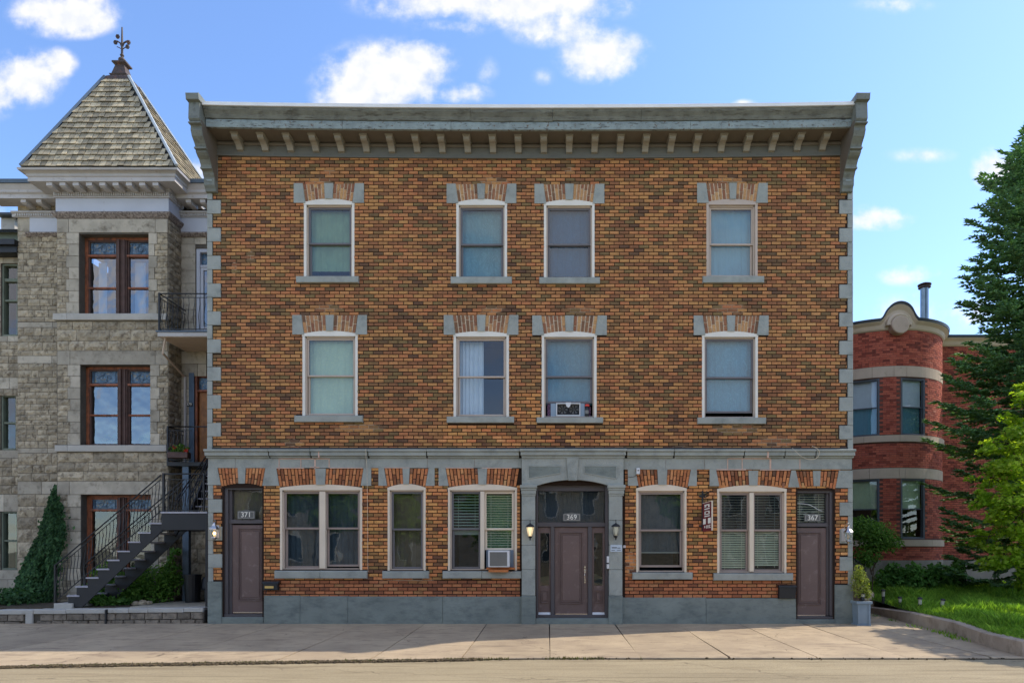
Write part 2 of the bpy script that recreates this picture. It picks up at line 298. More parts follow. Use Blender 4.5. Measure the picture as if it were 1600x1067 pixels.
# ---------------------------------------------------------------- mesh building
class MB:
    def __init__(s): s.v = []; s.f = []; s.mi = []; s.cur = 0
    def add(s, vs, fs):
        o = len(s.v); s.v.extend(vs); s.f.extend([tuple(i + o for i in f) for f in fs]); s.mi.extend([s.cur] * len(fs)); return s
    def box(s, x0, x1, y0, y1, z0, z1):
        if x0 > x1: x0, x1 = x1, x0
        if y0 > y1: y0, y1 = y1, y0
        if z0 > z1: z0, z1 = z1, z0
        return s.add([(x0,y0,z0),(x1,y0,z0),(x1,y1,z0),(x0,y1,z0),(x0,y0,z1),(x1,y0,z1),(x1,y1,z1),(x0,y1,z1)],
                     [(0,3,2,1),(4,5,6,7),(0,1,5,4),(1,2,6,5),(2,3,7,6),(3,0,4,7)])
    def prism(s, pts, a0, a1, axis='y'):
        n = len(pts)
        if axis == 'y': A = [(p[0], a0, p[1]) for p in pts]; Bv = [(p[0], a1, p[1]) for p in pts]
        elif axis == 'x': A = [(a0, p[0], p[1]) for p in pts]; Bv = [(a1, p[0], p[1]) for p in pts]
        else: A = [(p[0], p[1], a0) for p in pts]; Bv = [(p[0], p[1], a1) for p in pts]
        return s.add(A + Bv, [tuple(range(n)), tuple(range(2*n-1, n-1, -1))] + [(i, (i+1) % n, (i+1) % n + n, i + n) for i in range(n)])
    def tube(s, pts, r, n=6, r1=None):
        pts = [Vector(p) for p in pts]; o = len(s.v); N = len(pts)
        up = Vector((0,0,1))
        for i, p in enumerate(pts):
            d = (pts[min(i+1,N-1)] - pts[max(i-1,0)]).normalized()
            a = d.cross(up)
            if a.length < .05: a = d.cross(Vector((1,0,0)))
            a.normalize(); b = d.cross(a)
            rr = r if r1 is None else r + (r1 - r) * i / max(1, N-1)
            for k in range(n):
                t = 2*math.pi*k/n + math.pi/n
                q = p + a*math.cos(t)*rr + b*math.sin(t)*rr; s.v.append(tuple(q))
        for i in range(N-1):
            for k in range(n):
                s.f.append((o+i*n+k, o+i*n+(k+1)%n, o+(i+1)*n+(k+1)%n, o+(i+1)*n+k)); s.mi.append(s.cur)
        s.f.append(tuple(o+k for k in range(n))); s.mi.append(s.cur); s.f.append(tuple(o+(N-1)*n+k for k in range(n-1,-1,-1))); s.mi.append(s.cur)
        return s
    def lathe(s, prof, c, n=16, axis='z', a0=0, a1=2*math.pi):
        o = len(s.v); full = abs(a1-a0-2*math.pi) < 1e-6; m_ = n if full else n+1
        for r, h in prof:
            for k in range(m_):
                t = a0 + (a1-a0)*k/n; u, v_ = r*math.cos(t), r*math.sin(t)
                s.v.append((c[0]+u, c[1]+v_, c[2]+h) if axis == 'z' else (c[0]+u, c[1]+h, c[2]+v_))
        for i in range(len(prof)-1):
            for k in range(n):
                k2 = (k+1) % m_
                s.f.append((o+i*m_+k, o+i*m_+k2, o+(i+1)*m_+k2, o+(i+1)*m_+k)); s.mi.append(s.cur)
        return s
    def ball(s, c, r, n=8, sz=1, jit=0):
        o = len(s.v); R_ = n//2+1
        for i in range(R_+1):
            ph = math.pi*i/R_
            for k in range(n):
                t = 2*math.pi*k/n; q = 1 + jit*(RN.random()-.5)
                s.v.append((c[0]+r*q*math.sin(ph)*math.cos(t), c[1]+r*q*math.sin(ph)*math.sin(t), c[2]+r*sz*q*math.cos(ph)))
        for i in range(R_):
            for k in range(n): s.f.append((o+i*n+k, o+i*n+(k+1)%n, o+(i+1)*n+(k+1)%n, o+(i+1)*n+k)); s.mi.append(s.cur)
        return s
    def mesh(s, name, mats, smooth=False):
        me = bpy.data.meshes.new(name); me.from_pydata(s.v, [], s.f)
        if not isinstance(mats, (list, tuple)): mats = [mats]
        for m_ in mats: me.materials.append(MB_[m_] if isinstance(m_, str) else m_)
        if len(mats) > 1: me.polygons.foreach_set('material_index', s.mi)
        if smooth: me.polygons.foreach_set('use_smooth', [True]*len(s.f))
        me.update(); return me
    def build(s, name, mats, parent=None, label=None, cat=None, group=None, kind=None, smooth=False, bev=0):
        o = link(name, s.mesh(name, mats, smooth), parent)
        tag(o, label, cat, group, kind)
        if bev:
            b = o.modifiers.new('bevel', 'BEVEL'); b.width = bev; b.segments = 1; b.limit_method = 'ANGLE'
        return o
def link(name, data, parent=None, loc=None):
    o = bpy.data.objects.new(name, data); COL.objects.link(o)
    if parent is not None:
        o.parent = parent
        base = -worldloc(parent)
    else: base = Vector((0,0,0))
    o.location = base + (Vector(loc) if loc is not None else Vector((0,0,0)))
    return o
def worldloc(o):
    l = Vector((0,0,0))
    while o is not None: l = l + o.location; o = o.parent
    return l
def tag(o, label=None, cat=None, group=None, kind=None):
    if label: o['label'] = label
    if cat: o['category'] = cat
    if group: o['group'] = group
    if kind: o['kind'] = kind
    return o
def thing(name, label, cat, loc, group=None):
    o = bpy.data.objects.new(name, None); COL.objects.link(o); o.location = loc; o.empty_display_size = .2
    return tag(o, label, cat, group)
def text_mesh(name, body, x, y, z, size, mat, parent, ext=.004, sx=1.0, rot=(90,0,0)):
    cu = bpy.data.curves.new(name, 'FONT'); cu.body = body; cu.size = size; cu.extrude = ext; cu.align_x = 'CENTER'; cu.align_y = 'CENTER'; cu.resolution_u = 3
    t = bpy.data.objects.new('tmp', cu)
    me = bpy.data.meshes.new_from_object(t); bpy.data.objects.remove(t); bpy.data.curves.remove(cu)
    M_ = Matrix.Translation((x, y, z)) @ Matrix([(1,0,0,0),(0,0,1,0),(0,1,0,0),(0,0,0,1)]) @ Matrix.Diagonal((sx,1,1,1))
    M_ = Matrix.Translation((x, y, z)) @ Matrix.Rotation(rad(rot[0]), 4, 'X') @ Matrix.Rotation(rad(rot[2]), 4, 'Z') @ Matrix.Diagonal((sx,1,1,1))
    me.transform(M_); me.materials.clear(); me.materials.append(MB_[mat]); me.name = name
    return link(name, me, parent)
def wall_grid(mb, x0, x1, z0, z1, holes, yf, yb, reveal=True):
    xs = sorted({x0, x1, *[h[0] for h in holes], *[h[1] for h in holes]}); zs = sorted({z0, z1, *[h[2] for h in holes], *[h[3] for h in holes]})
    xs = [v for v in xs if x0-1e-6 <= v <= x1+1e-6]; zs = [v for v in zs if z0-1e-6 <= v <= z1+1e-6]
    for i in range(len(xs)-1):
        for j in range(len(zs)-1):
            cx, cz = (xs[i]+xs[i+1])/2, (zs[j]+zs[j+1])/2
            if any(h[0] < cx < h[1] and h[2] < cz < h[3] for h in holes): continue
            mb.add([(xs[i],yf,zs[j]),(xs[i+1],yf,zs[j]),(xs[i+1],yf,zs[j+1]),(xs[i],yf,zs[j+1])], [(0,1,2,3)])
    if reveal:
        for a, b, c, d in holes:
            mb.add([(a,yf,c),(b,yf,c),(b,yf,d),(a,yf,d),(a,yb,c),(b,yb,c),(b,yb,d),(a,yb,d)], [(0,1,5,4),(1,2,6,5),(2,3,7,6),(3,0,4,7)])
    return mb
# ================================================================ THE BRICK APARTMENT BUILDING (facade plane y = 0)
XL, XR = X(324.5), X(1332)
bld = thing('brick_apartment_building', 'three-storey orange and brown brick apartment building with grey-blue stone trim and bracketed cornice', 'apartment building', (0, 0, 0))
def sag(x):  # the old cornice sags a little in the middle
    t = (x - XL) / (XR - XL); t = max(0, min(1, t))
    return -.078 * math.sin(math.pi * t) ** .7
BLK = []      # (x0,x1,ytop,ybot) px: no wall bricks here
HOLES = []    # metres
def blk(a, b, c, d): BLK.append((a, b, c, d))
def hole(a, b, c, d): HOLES.append((X(a), X(b), Z(d), Z(c)))
def pbox(mb, x0, x1, yt, yb, Yf, Yk):  # box given in facade pixels
    return mb.box(X(x0), X(x1), Yf, Yk, Z(yb), Z(yt))
def arc_y(x, x0, x1, yap, ysp):
    c, h = (x0+x1)/2, (x1-x0)/2
    return ysp - (ysp - yap) * (1 - ((x-c)/h)**2)

N_ARCH = [0]
def lintel(x0, x1, yt, wx0, wx1, yap, ysp, kx, flare, style, springers=True, sp_bot=None, ybot=None):
    """x0..x1 outer top edge; wx0..wx1 window; kx keystone (top); bricks fan between"""
    ybot = ybot or ysp + 1
    spw = 13.5 if springers else 0
    a0, b0 = x0 + spw, x1 - spw           # brick fan at the top
    a1, b1 = a0 + flare, b0 - flare       # and at its foot
    k0, k1 = kx; kc0, kc1 = k0 + 1.2, k1 - 1.2
    mort = 'mortar_w' if style == 'up' else 'mortar'
    mb = MB(); n = 14
    bot = [(X(a1 + (b1-a1)*i/n), Z(min(ybot, arc_y(a1+(b1-a1)*i/n, wx0, wx1, yap, ysp)))) for i in range(n+1)]
    mb.prism([(X(a0), Z(yt)), (X(b0), Z(yt))] + bot[::-1], -.012, .10)
    mb.build('arch_mortar', mort, bld)
    if springers:
        m1 = MB(); m1.prism([(X(x0), Z(yt)), (X(a0), Z(yt)), (X(a1), Z(ybot)), (X(x0), Z(ybot))], -.035, .05); m1.build('springer_stone', 'paint', bld, bev=.004)
        m1 = MB(); m1.prism([(X(b0), Z(yt)), (X(x1), Z(yt)), (X(x1), Z(ybot)), (X(b1), Z(ybot))], -.035, .05); m1.build('springer_stone', 'paint', bld, bev=.004)
    m1 = MB(); m1.prism([(X(k0), Z(yt)), (X(k1), Z(yt)), (X(kc1), Z(yap+.2)), (X(kc0), Z(yap+.2))], -.04, .05); m1.build('keystone', 'paint', bld, bev=.004)
    for (t0, t1, u0, u1, side) in ((a0, k0, a1, kc0, 0), (k1, b0, kc1, b1, 1)):
        nb = max(3, round((t1 - t0) / (5.9 if style == 'up' else 5.6)))
        for j in range(nb):
            f0, f1 = j/nb, (j+1)/nb
            g = .13 if style == 'up' else .13
            f0 += g/nb; f1 -= g/nb
            tx0, tx1 = t0+(t1-t0)*f0, t0+(t1-t0)*f1; ux0, ux1 = u0+(u1-u0)*f0, u0+(u1-u0)*f1
            yb_ = min(ybot, arc_y((ux0+ux1)/2, wx0, wx1, yap, ysp)) - .4
            cut = [.36, .66, .5, .28][(j + side) % 4 if style == 'up' else ((j % 2) * 1 + side * 0) % 2]
            cut += RN.uniform(-.03, .03)
            for (c0, c1) in ((0, cut - .022), (cut + .022, 1)):
                if RN.random() < .04 and c1 == 1: c0 = cut
                L = lambda s_, e_, c: s_ + (e_ - s_) * c
                pts = [(X(L(tx0, ux0, c0)), Z(L(yt+.4, yb_, c0))), (X(L(tx1, ux1, c0)), Z(L(yt+.4, yb_, c0))), (X(L(tx1, ux1, c1)), Z(L(yt+.4, yb_, c1))), (X(L(tx0, ux0, c1)), Z(L(yt+.4, yb_, c1)))]
                p = MB().prism(pts, -.022 - RN.random()*.006, .01)
                ARCH_PIECES.append((abs(pts[0][1]-pts[2][1]) * (1 + .1*(yt > 600)), p, 'arch1' if style == 'up' else 'lowarch1'))
ARCH_PIECES = []

def casing(x0, x1, yap, ysp, yb, wpx, mat, name='window', mull=None, Yf=-.016, headh=3.4, fillmat=None):
    """outer casing with a segmental head; ONE mesh = the part 'window'"""
    mb = MB(); n = 12; yh = ysp + headh
    arc = [(X(x0+(x1-x0)*i/n), Z(arc_y(x0+(x1-x0)*i/n, x0, x1, yap, ysp))) for i in range(n+1)]
    mb.prism([(X(x0), Z(yh))] + arc + [(X(x1), Z(yh))], Yf-.004, .09)
    pbox(mb, x0, x0+wpx, yh, yb, Yf, .09); pbox(mb, x1-wpx, x1, yh, yb, Yf, .09)
    # stepped inner trim
    outer = mb; mb = MB()
    pbox(mb, x0+wpx, x0+wpx+2.0, yh, yb, .03, .10); pbox(mb, x1-wpx-2.0, x1-wpx, yh, yb, .03, .10)
    pbox(mb, x0+wpx, x1-wpx, yh, yh+2.4, .03, .10)
    pbox(mb, x0+wpx+2, x1-wpx-2, yb-2.4, yb, .02, .11)
    for (m0, m1) in (mull or []):
        pbox(outer, m0, m1, yh+2.4, yb-2.4, Yf-.001, .10)
    w_ = outer.build(name, mat, bld, bev=.004)
    mb.build('inner_frame', 'alu_tan', w_, bev=.003)
    return w_
def sash(w_, x0, x1, y0, y1, mat, bw=3.2, yo=.06, glass='glass'):
    mb = MB()
    pbox(mb, x0, x0+bw, y0, y1, yo, yo+.035); pbox(mb, x1-bw, x1, y0, y1, yo, yo+.035)
    pbox(mb, x0+bw, x1-bw, y0, y0+bw, yo+.001, yo+.034); pbox(mb, x0+bw, x1-bw, y1-bw, y1, yo+.001, yo+.034)
    mb.build('sash', mat, w_, bev=.003)
    mb = MB().add([(X(x0+bw), yo+.02, Z(y1-bw)), (X(x1-bw), yo+.02, Z(y1-bw)), (X(x1-bw), yo+.02, Z(y0+bw)), (X(x0+bw), yo+.02, Z(y0+bw))], [(0,1,2,3)])
    mb.build('pane', glass, w_)
def blind(w_, x0, x1, y0, y1, mat, yo=.16, waves=0, name='blind'):
    mb = MB(); n = 24
    vs = []; fs = []
    for i in range(n+1):
        x = X(x0+(x1-x0)*i/n); d = waves*(math.sin(i*1.7)+.5*math.sin(i*3.1))
        vs += [(x, yo+d, Z(y1)), (x, yo+d*.6, Z(y0))]
    for i in range(n): fs.append((2*i, 2*i+2, 2*i+3, 2*i+1))
    mb.add(vs, fs); mb.build(name, mat, w_)
def slats(w_, x0, x1, y0, y1, pitch, mat, tilt=.4, yo=.15, sz=.022):
    y = y0
    i = 0
    me = None
    while y < y1 - pitch*.3:
        if me is None:
            c, s_ = math.cos(tilt)*sz, math.sin(tilt)*sz
            hw = (X(x1)-X(x0))/2
            mb = MB().add([(-hw,-c,-s_),(hw,-c,-s_),(hw,c,s_),(-hw,c,s_),(-hw,-c,-s_+.003),(hw,-c,-s_+.003),(hw,c,s_+.003),(-hw,c,s_+.003)], [(0,3,2,1),(4,5,6,7),(0,1,5,4),(2,3,7,6),(1,2,6,5),(3,0,4,7)])
            me = mb.mesh('slat', mat)
        link('slat', me, w_, (X((x0+x1)/2), yo, Z(y))); y += pitch; i += 1
    mb = MB()
    for fx in (.18, .82):
        xx = x0+(x1-x0)*fx; pbox(mb, xx-.25, xx+.25, y0, y1, yo-.002, yo+.002)
    mb.build('blind_cord', mat, w_)
def sill(x0, x1, y0, y1, mat='paint', split=None):
    mb = MB()
    for a, b in ([(x0, x1)] if not split else [(x0, split-.2), (split+.2, x1)]):
        pts = [(-.085, Z(y1)), (-.09, Z(y0)-.012), (-.075, Z(y0)), (.08, Z(y0)+.012), (.08, Z(y1))]
        mb.prism(pts, X(a), X(b), 'x')
    mb.build('window_sill', mat, bld, bev=.006)
    blk(x0+1, x1-1, y0, y1)
MB_['bl1'] = blindmat('sage_blind', srgb(122,146,112), scale=7)
MB_['bl2'] = blindmat('blue_grey_film', srgb(98,134,136), .2, scale=5, stretch=(1,1,.35))
MB_['bl3'] = blindmat('deep_teal_film', srgb(36,80,108), .2, scale=5, stretch=(1,1,.35))
MB_['bl4'] = blindmat('light_blue_blind', srgb(100,150,168), scale=.8, thr=(.6,.9))
MB_['bl5'] = blindmat('pale_mint_blind', srgb(176,192,158), scale=22, stretch=(1,1,1), mcol=srgb(210,216,160), thr=(.5,.7))
MB_['bl7'] = blindmat('teal_grey_blind', srgb(78,120,134), .2, scale=5, stretch=(1,1,.3))
MB_['bl8'] = blindmat('wrinkled_blue_film', srgb(88,138,158), .2, scale=6, stretch=(1,1,.4))
MB_['blg'] = blindmat('olive_screen', srgb(92,84,68), scale=7, mcol=srgb(110,112,54), thr=(.5,.72))
MB_['bld'] = blindmat('dark_screen', srgb(62,70,76), scale=6)
MB_['bldb'] = blindmat('dark_blue_room', srgb(44,56,64), scale=3, mcol=srgb(70,90,100))
MB_['bl_green'] = blindmat('green_reflection_sheet', srgb(84,128,96), scale=20, stretch=(1,1,1), mcol=srgb(150,196,140))  # green of mirrored trees painted on a sheet behind the slats
MB_['slat_g'] = plain('green_grey_slats', srgb(150,170,150), .5, .1, 3)
MB_['slat_d'] = plain('dim_slats', srgb(120,130,124), .5, .1, 3)
MB_['slat_y'] = plain('cream_slats', srgb(186,188,156), .5, .1, 3)
MB_['slat_w'] = plain('reflection_tint_slats', srgb(206,216,196), .5, .1, 3)  # greener and brighter, green reflections put into the slat colour

UP = [  # x0,x1,apex,spring,bottom, lintel x0,x1,top, key, sill(x0,x1,y0,y1), meet
 (475,554,311.5,317,433.6, 460,569,288, (507.5,521.3), (465,561.5,433.6,443.4), 379, 'alu_w','sash_d'),
 (713,792.4,312,317.5,434.5, 698.4,806.7,288.7,(746,758), (705,800,434.5,445), 380.5,'alu_w','sash_d'),
 (849.8,929,313,318,435.2, 835.4,943.9,289,(883,896),(842.7,937,435.2,445),380.5,'alu_w','sash_d'),
 (1103.5,1183.6,312,317,432.6,1089,1198.6,287.6,(1139,1150.3),(1097,1192,433.4,443.8),380,'alu_tan','alu_tan'),
 (472.8,559.2,517.4,522,649.6,457.9,573.7,493.3,(509.5,522),(462.2,568,650,660),586,'alu_w','alu_tan'),
 (708.7,795.3,518,522.5,651.2,694,809.8,493.3,(745.7,758.7),(699,803.5,651.6,661.2),587.5,'alu_w','alu_tan'),
 (846.4,932.2,518,523,652.4,832,947.7,494,(883,896.3),(838.7,942,652.8,661.5),587.5,'alu_w','sash_d'),
 (1096.6,1184,518,523,653,1083.7,1200,494,(1135.4,1148),(1089,1195,653.2,662.8),589,'alu_w','sash_d')]
WINS = []
for k, (x0,x1,ap,sp,yb,lx0,lx1,lt,key,sl,meet,cm_,sm) in enumerate(UP):
    lintel(lx0,lx1,lt,x0,x1,ap,sp,key,4.0,'up')
    blk(lx0+.5,lx1-.5,lt+.5,sp+1); blk(x0+1,x1-1,sp-2,yb+2); hole(x0+2.5,x1-2.5,sp+3,yb-1)
    wpx = 4.0
    w_ = casing(x0,x1,ap,sp,yb,wpx,cm_); WINS.append(w_)
    sill(*sl)
    i0, i1, it, ib = x0+wpx+2, x1-wpx-2, sp+5.9, yb-2.4
    bw = 3.0 if sm == 'sash_d' else 2.6
    lowy = ib
    if k == 6: lowy = 628.5
    if k == 7: lowy = 644
    sash(w_, i0, i1, it, meet+1.6, sm, bw, .055); sash(w_, i0+.4, i1-.4, meet-1.6, lowy, sm, bw+.3, .10)
    f = [('bl1', 419), ('bl2', 436), ('bl3', 436), ('bl4', 436), ('bl5', 655), (None, 0), ('bl7', 630), ('bl8', 642)][k]
    if f[0]: blind(w_, i0+1, i1-1, it+1, min(f[1], ib), f[0], .19, .006)
    mb = MB(); pbox(mb, i0-2, i1+2, it-2, ib+2, .9, .95); mb.build('room_wall', 'interior', w_)
# second-floor window with a white curtain on its left half
w6 = WINS[5]; blind(w6, 717, 754, 529, 649, 'curtain', .25, .02, 'curtain')

# ---- ground floor
GW = [ # x0,x1,apex,spring,bottom, lintel x0,x1,top,key, sill, meet, mullions
 (437.8,566.2,757,762,890,432.6,568.6,732.3,(493.6,509.6),(431.4,575,891.3,903),825,[(499.5,508.5)]),
 (605.8,665.3,756,762,891,600.7,670,731.6,(629.7,640.4),(599,671,892,903),826.5,[]),
 (700,807.8,756.5,762,891,696.5,811.5,732,(746.9,761),(692.6,815,892,903),826,[(750.6,756.8)]),
 (993.9,1072.6,757,763,893.6,992.5,1079,733.6,(1027,1042),(987.7,1081,894,904.5),828,[]),
 (1120.4,1228.6,758,764,895,1118.4,1235.7,735.5,(1169,1183.7),(1114,1237,895.3,906),828,[(1171,1177.6)])]
GWIN = []
for k, (x0,x1,ap,sp,yb,lx0,lx1,lt,key,sl,meet,mull) in enumerate(GW):
    lintel(lx0,lx1,lt,x0,x1,ap,sp,key,4.6,'low',springers=False,ybot=sp-2)
    blk(x0+1,x1-1,sp-3,yb+2); hole(x0+2.5,x1-2.5,sp+3,yb-1)
    w_ = casing(x0,x1,ap,sp,yb,3.3,'alu',mull=mull); GWIN.append(w_)
    sill(*sl, split={0:502,2:753,4:None}.get(k))
    edges = [x0+5.3] + [v for m_ in mull for v in m_] + [x1-5.3]
    for j in range(0, len(edges), 2):
        a, b = edges[j], edges[j+1]
        sm = 'sash_t' if not (k == 1 or (k == 2 and j == 0)) else 'sash_d'
        if k == 2 and j == 2: sm = 'alu'
        ib = yb - 2.4
        lo = {(0,2): 885, (3,0): 886, (2,2): 859}.get((k, j), ib)
        sash(w_, a, b, sp+5.9, meet+1.5, sm, 2.9, .055); sash(w_, a+.4, b-.4, meet-1.5, lo, sm, 3.3, .10)
        mb = MB(); pbox(mb, a-1, b+1, sp+8, ib+2, 1.3, 1.35); mb.build('room_wall', 'interior', w_)
        if k == 0: blind(w_, a+1, b-1, sp+10, ib-1 if j == 0 else 884, 'bldb', .22, .01)
        if k == 1: blind(w_, a+1, b-1, sp+10, ib-1, 'blg', .2, .004)
        if k == 2 and j == 0: slats(w_, a+2, b-2, sp+12, 829, 4.6, 'slat_g', .5); blind(w_, a+2, b-2, 828, 835, 'slat_d', .15)
        if k == 2 and j == 2: slats(w_, a+2, b-2, sp+12, 856, 3.9, 'slat_w', -.5); blind(w_, a+1, b-1, sp+10, 857, 'bl_green', .30, .01)  # the sheet behind these slats carries a painted green reflection
        if k == 3: blind(w_, a+1, b-1, sp+10, 830, 'bld', .2, .004); blind(w_, a+1, b-1, 862, 864, 'slat_d', .2); blind(w_, a+1, b-1, 830, 862, 'bldb', .24)
        if k == 4: slats(w_, a+2, b-2, sp+12, 829, 4.2, 'slat_d', -.35); slats(w_, a+2, b-2, 832, ib-(6 if j else 2), 3.6, 'slat_y', .9)

# ---- doors
for (x0,x1) in ((346,412.6),(1243.5,1303.5)):
    pass
def panel_door(dr, x0, x1, y0, y1, px0, px1, py0, py1, yo, mat='door', name='door'):
    mb = MB(); pbox(mb, x0, x1, y0, y1, yo, yo+.045)
    d = mb.build(name, mat, dr, bev=.004)
    mb = MB()
    for q, (w_, dy) in enumerate(((1.1, .030), (1.2, .020))):
        o_ = q*2.4
        a, b, c, e = px0+o_, px1-o_, py0+o_, py1-o_
        pbox(mb, a, a+w_, c, e, yo-dy, yo); pbox(mb, b-w_, b, c, e, yo-dy, yo); pbox(mb, a+w_, b-w_, c, c+w_, yo-dy+.001, yo); pbox(mb, a+w_, b-w_, e-w_, e, yo-dy+.001, yo)
    pbox(mb, px0+5, px1-5, py0+5, py1-5, yo-.014, yo)
    (mb.build('door_moulding', mat, d if dr is bld else dr, bev=.004))
    return d
def handle(parent, x, y, yo, L=18):
    mb = MB()
    mb.tube([(X(x), yo-.01, Z(y)), (X(x), yo-.05, Z(y+1.5)), (X(x)-.008, yo-.06, Z(y+L*.45)), (X(x), yo-.05, Z(y+L-1.5)), (X(x), yo-.01, Z(y+L))], .011, 6)
    mb.box(X(x)-.022, X(x)+.022, yo-.012, yo, Z(y+3), Z(y-2)); mb.box(X(x)-.016, X(x)+.016, yo-.012, yo, Z(y+L+2), Z(y+L-3))
    mb.lathe([(0,-.03),(.026,-.03),(.03,-.004),(.03,0)], (X(x), yo, Z(y-5)), 12, 'y')
    mb.build('door_handle', 'chrome', parent, smooth=False)
# side doors, left (371) and right (367)
for (x0,x1,ap,sp,lx0,lx1,lt,key,tg,bar,dr,pn,hx) in (
   (348.5,411,755,760.5,341,415.5,731,(372.8,384.7),(357,409,764,811),(811,817.5),(358.5,411,819.5,959),(368.5,406.5,825,938.5),409.6),
   (1245,1303,759,765,1242.5,1310,736,(1269.5,1281),(1246,1294,769,816.5),(816.5,822.5),(1246,1294.5,824,963.5),(1249,1286,831,945),1245.8)):
    lintel(lx0,lx1,lt,x0,x1,ap,sp,key,5.2,'low',springers=False,ybot=sp-1)
    blk(x0-1,x1+1,sp-4,978); hole(x0+1,x1-1,sp+1,977)
    mb = MB(); n = 10
    arc = [(X(x0+(x1-x0)*i/n), Z(arc_y(x0+(x1-x0)*i/n,x0,x1,ap,sp))) for i in range(n+1)]
    mb.prism([(X(x0),Z(tg[2]))]+arc+[(X(x1),Z(tg[2]))], .05, .2)
    l = dr[0]-x0; r = x1-dr[1]
    pbox(mb, x0, x0+max(l*.6,1.2), tg[2], 962, .04, .2); 
    if l > 3: pbox(mb, x0+l*.6, dr[0], tg[2], 962, .10, .22)
    pbox(mb, x1-max(r*.6,1.2), x1, tg[2], 962, .04, .2)
    if r > 3: pbox(mb, dr[1], x1-r*.6, tg[2], 962, .10, .22)
    pbox(mb, x0+1.2, x1-1.2, bar[0], bar[1], .09, .24)
    pbox(mb, x0, x1, 959.5 if x0 < 800 else 963, 963.5 if x0 < 800 else 966.5, .02, .24)
    fr = mb.build('door_frame', 'doorframe', bld, bev=.006)
    mb = MB().add([(X(tg[0]), .17, Z(tg[3])), (X(tg[1]), .17, Z(tg[3])), (X(tg[1]), .17, Z(tg[2])), (X(tg[0]), .17, Z(tg[2]))], [(0,1,2,3)]); mb.build('transom_pane', 'glass', fr)
    if x0 > 800: slats(fr, tg[0], tg[1], tg[2]+2, tg[3]-1, 3.9, 'slat_y', .5, .22)
    else: blind(fr, tg[0], tg[1], tg[2]+3, tg[3], MB_['blg'], .26)
    mb = MB(); pbox(mb, x0, x1, sp, 964, .9, .95); mb.build('hall_wall', 'interior', fr)
    d = panel_door(bld, *dr, *pn[:2], *pn[2:], .13)
    mb = MB(); pbox(mb, dr[0]+2, dr[1]-2, dr[3]-2.6, dr[3]-1, .112, .13); mb.build('door_sweep', 'chrome', d)
    handle(d, hx, 886, .13, 15)
    mb = MB(); pbox(mb, x0-2.6, x1+1.5, 963.5 if x0 < 800 else 967, 977, -.03, .3); mb.build('door_step', 'paint_low', bld, bev=.012)
# central entrance: portico
blk(813,976,700,980); hole(838,952,757,978)
for (a0,a1,c0,c1) in ((815.6,836.5,813,839.4),(951,971.6,948.4,976)):
    for (y0,y1) in ((775,813),(813.4,851),(851.4,889),(889.4,929.5)):
        mb = MB(); pbox(mb, a0, a1, y0, y1, -.12, .02); mb.build('pilaster_block', 'paint', bld, bev=.006)
    mb = MB(); pbox(mb, a0-.6, a1+.6, 930, 979, -.135, .02); mb.build('pilaster_base', 'paint_low', bld, bev=.01)
    mb = MB(); pbox(mb, c0, c1, 758.5, 763, -.19, .02); pbox(mb, c0+1, c1-1, 763, 766.5, -.165, .02); pbox(mb, c0+1.8, c1-1.8, 766.5, 772, -.15, .02); pbox(mb, c0+2.4, c1-2.4, 772, 775, -.135, .02)
    mb.build('capital', 'paint', bld, bev=.006)
mb = MB(); n = 18; ex0, ex1 = 839.6, 950
arc = [(X(ex0+(ex1-ex0)*i/n), Z(arc_y(ex0+(ex1-ex0)*i/n, ex0, ex1, 750, 758.6))) for i in range(n+1)]
def panel_outline(x0, x1, yt, yl, yr): return [(X(x0), Z(yt)), (X(x1), Z(yt)), (X(x1), Z(yr)), (X(x0), Z(yl))]
mb.prism([(X(816),Z(758.6)),(X(816),Z(717)),(X(973),Z(717)),(X(973),Z(758.6))] + arc[::-1], -.12, .02)
ent = mb.build('entrance_entablature', 'paint', bld, bev=.004)
for (x0_,x1_,yl,yr) in ((826,876,748.5,739.5),(912.5,962,739.5,748.5)):
    mb = MB(); q = panel_outline(x0_,x1_,729,yl,yr)
    mb.prism(q, -.128, -.119); mb.build('relief_panel', 'paint_low', ent)
    mb = MB()
    for i in range(4):
        a, b = q[i], q[(i+1)%4]; mb.tube([(a[0],-.128,a[1]),(b[0],-.128,b[1])], .012, 4)
    mb.build('relief_panel_moulding', 'paint', ent)
mb = MB(); mb.prism([(X(885.5),Z(717.2)),(X(903),Z(717.2)),(X(900.5),Z(751)),(X(888.3),Z(751))], -.16, -.119); mb.build('keystone', 'paint', bld, bev=.006)
mb = MB(); pbox(mb, 812.5, 978, 703.2, 707, -.235, .02); pbox(mb, 814, 976.5, 707, 713, -.20, .02); pbox(mb, 815.5, 975, 713, 717, -.15, .02); mb.build('entrance_ledge', 'paint', bld, bev=.008)
# entrance joinery
mb = MB(); n = 14
arc = [(X(ex0+(ex1-ex0)*i/n), Z(arc_y(ex0+(ex1-ex0)*i/n, ex0, ex1, 750, 758.6))) for i in range(n+1)]
mb.prism([(X(ex0),Z(765.5))]+arc+[(X(ex1),Z(765.5))], .14, .26)
pbox(mb, 836.5, 840.5, 758, 965, .02, .26); pbox(mb, 946, 951, 758, 965, .02, .26)
pbox(mb, 839, 948, 815.5, 822.5, .10, .27); pbox(mb, 860.5, 866.5, 822.5, 963, .10, .27); pbox(mb, 919.2, 925.6, 822.5, 963, .10, .27)
pbox(mb, 839, 948, 961, 965.2, .06, .3)
efr = mb.build('entrance_frame', 'doorframe', bld, bev=.006)
MB().add([(X(841), .2, Z(815.5)), (X(946), .2, Z(815.5)), (X(946), .2, Z(765.5)), (X(841), .2, Z(765.5))], [(0,1,2,3)]).build('transom_pane', 'glass', efr)
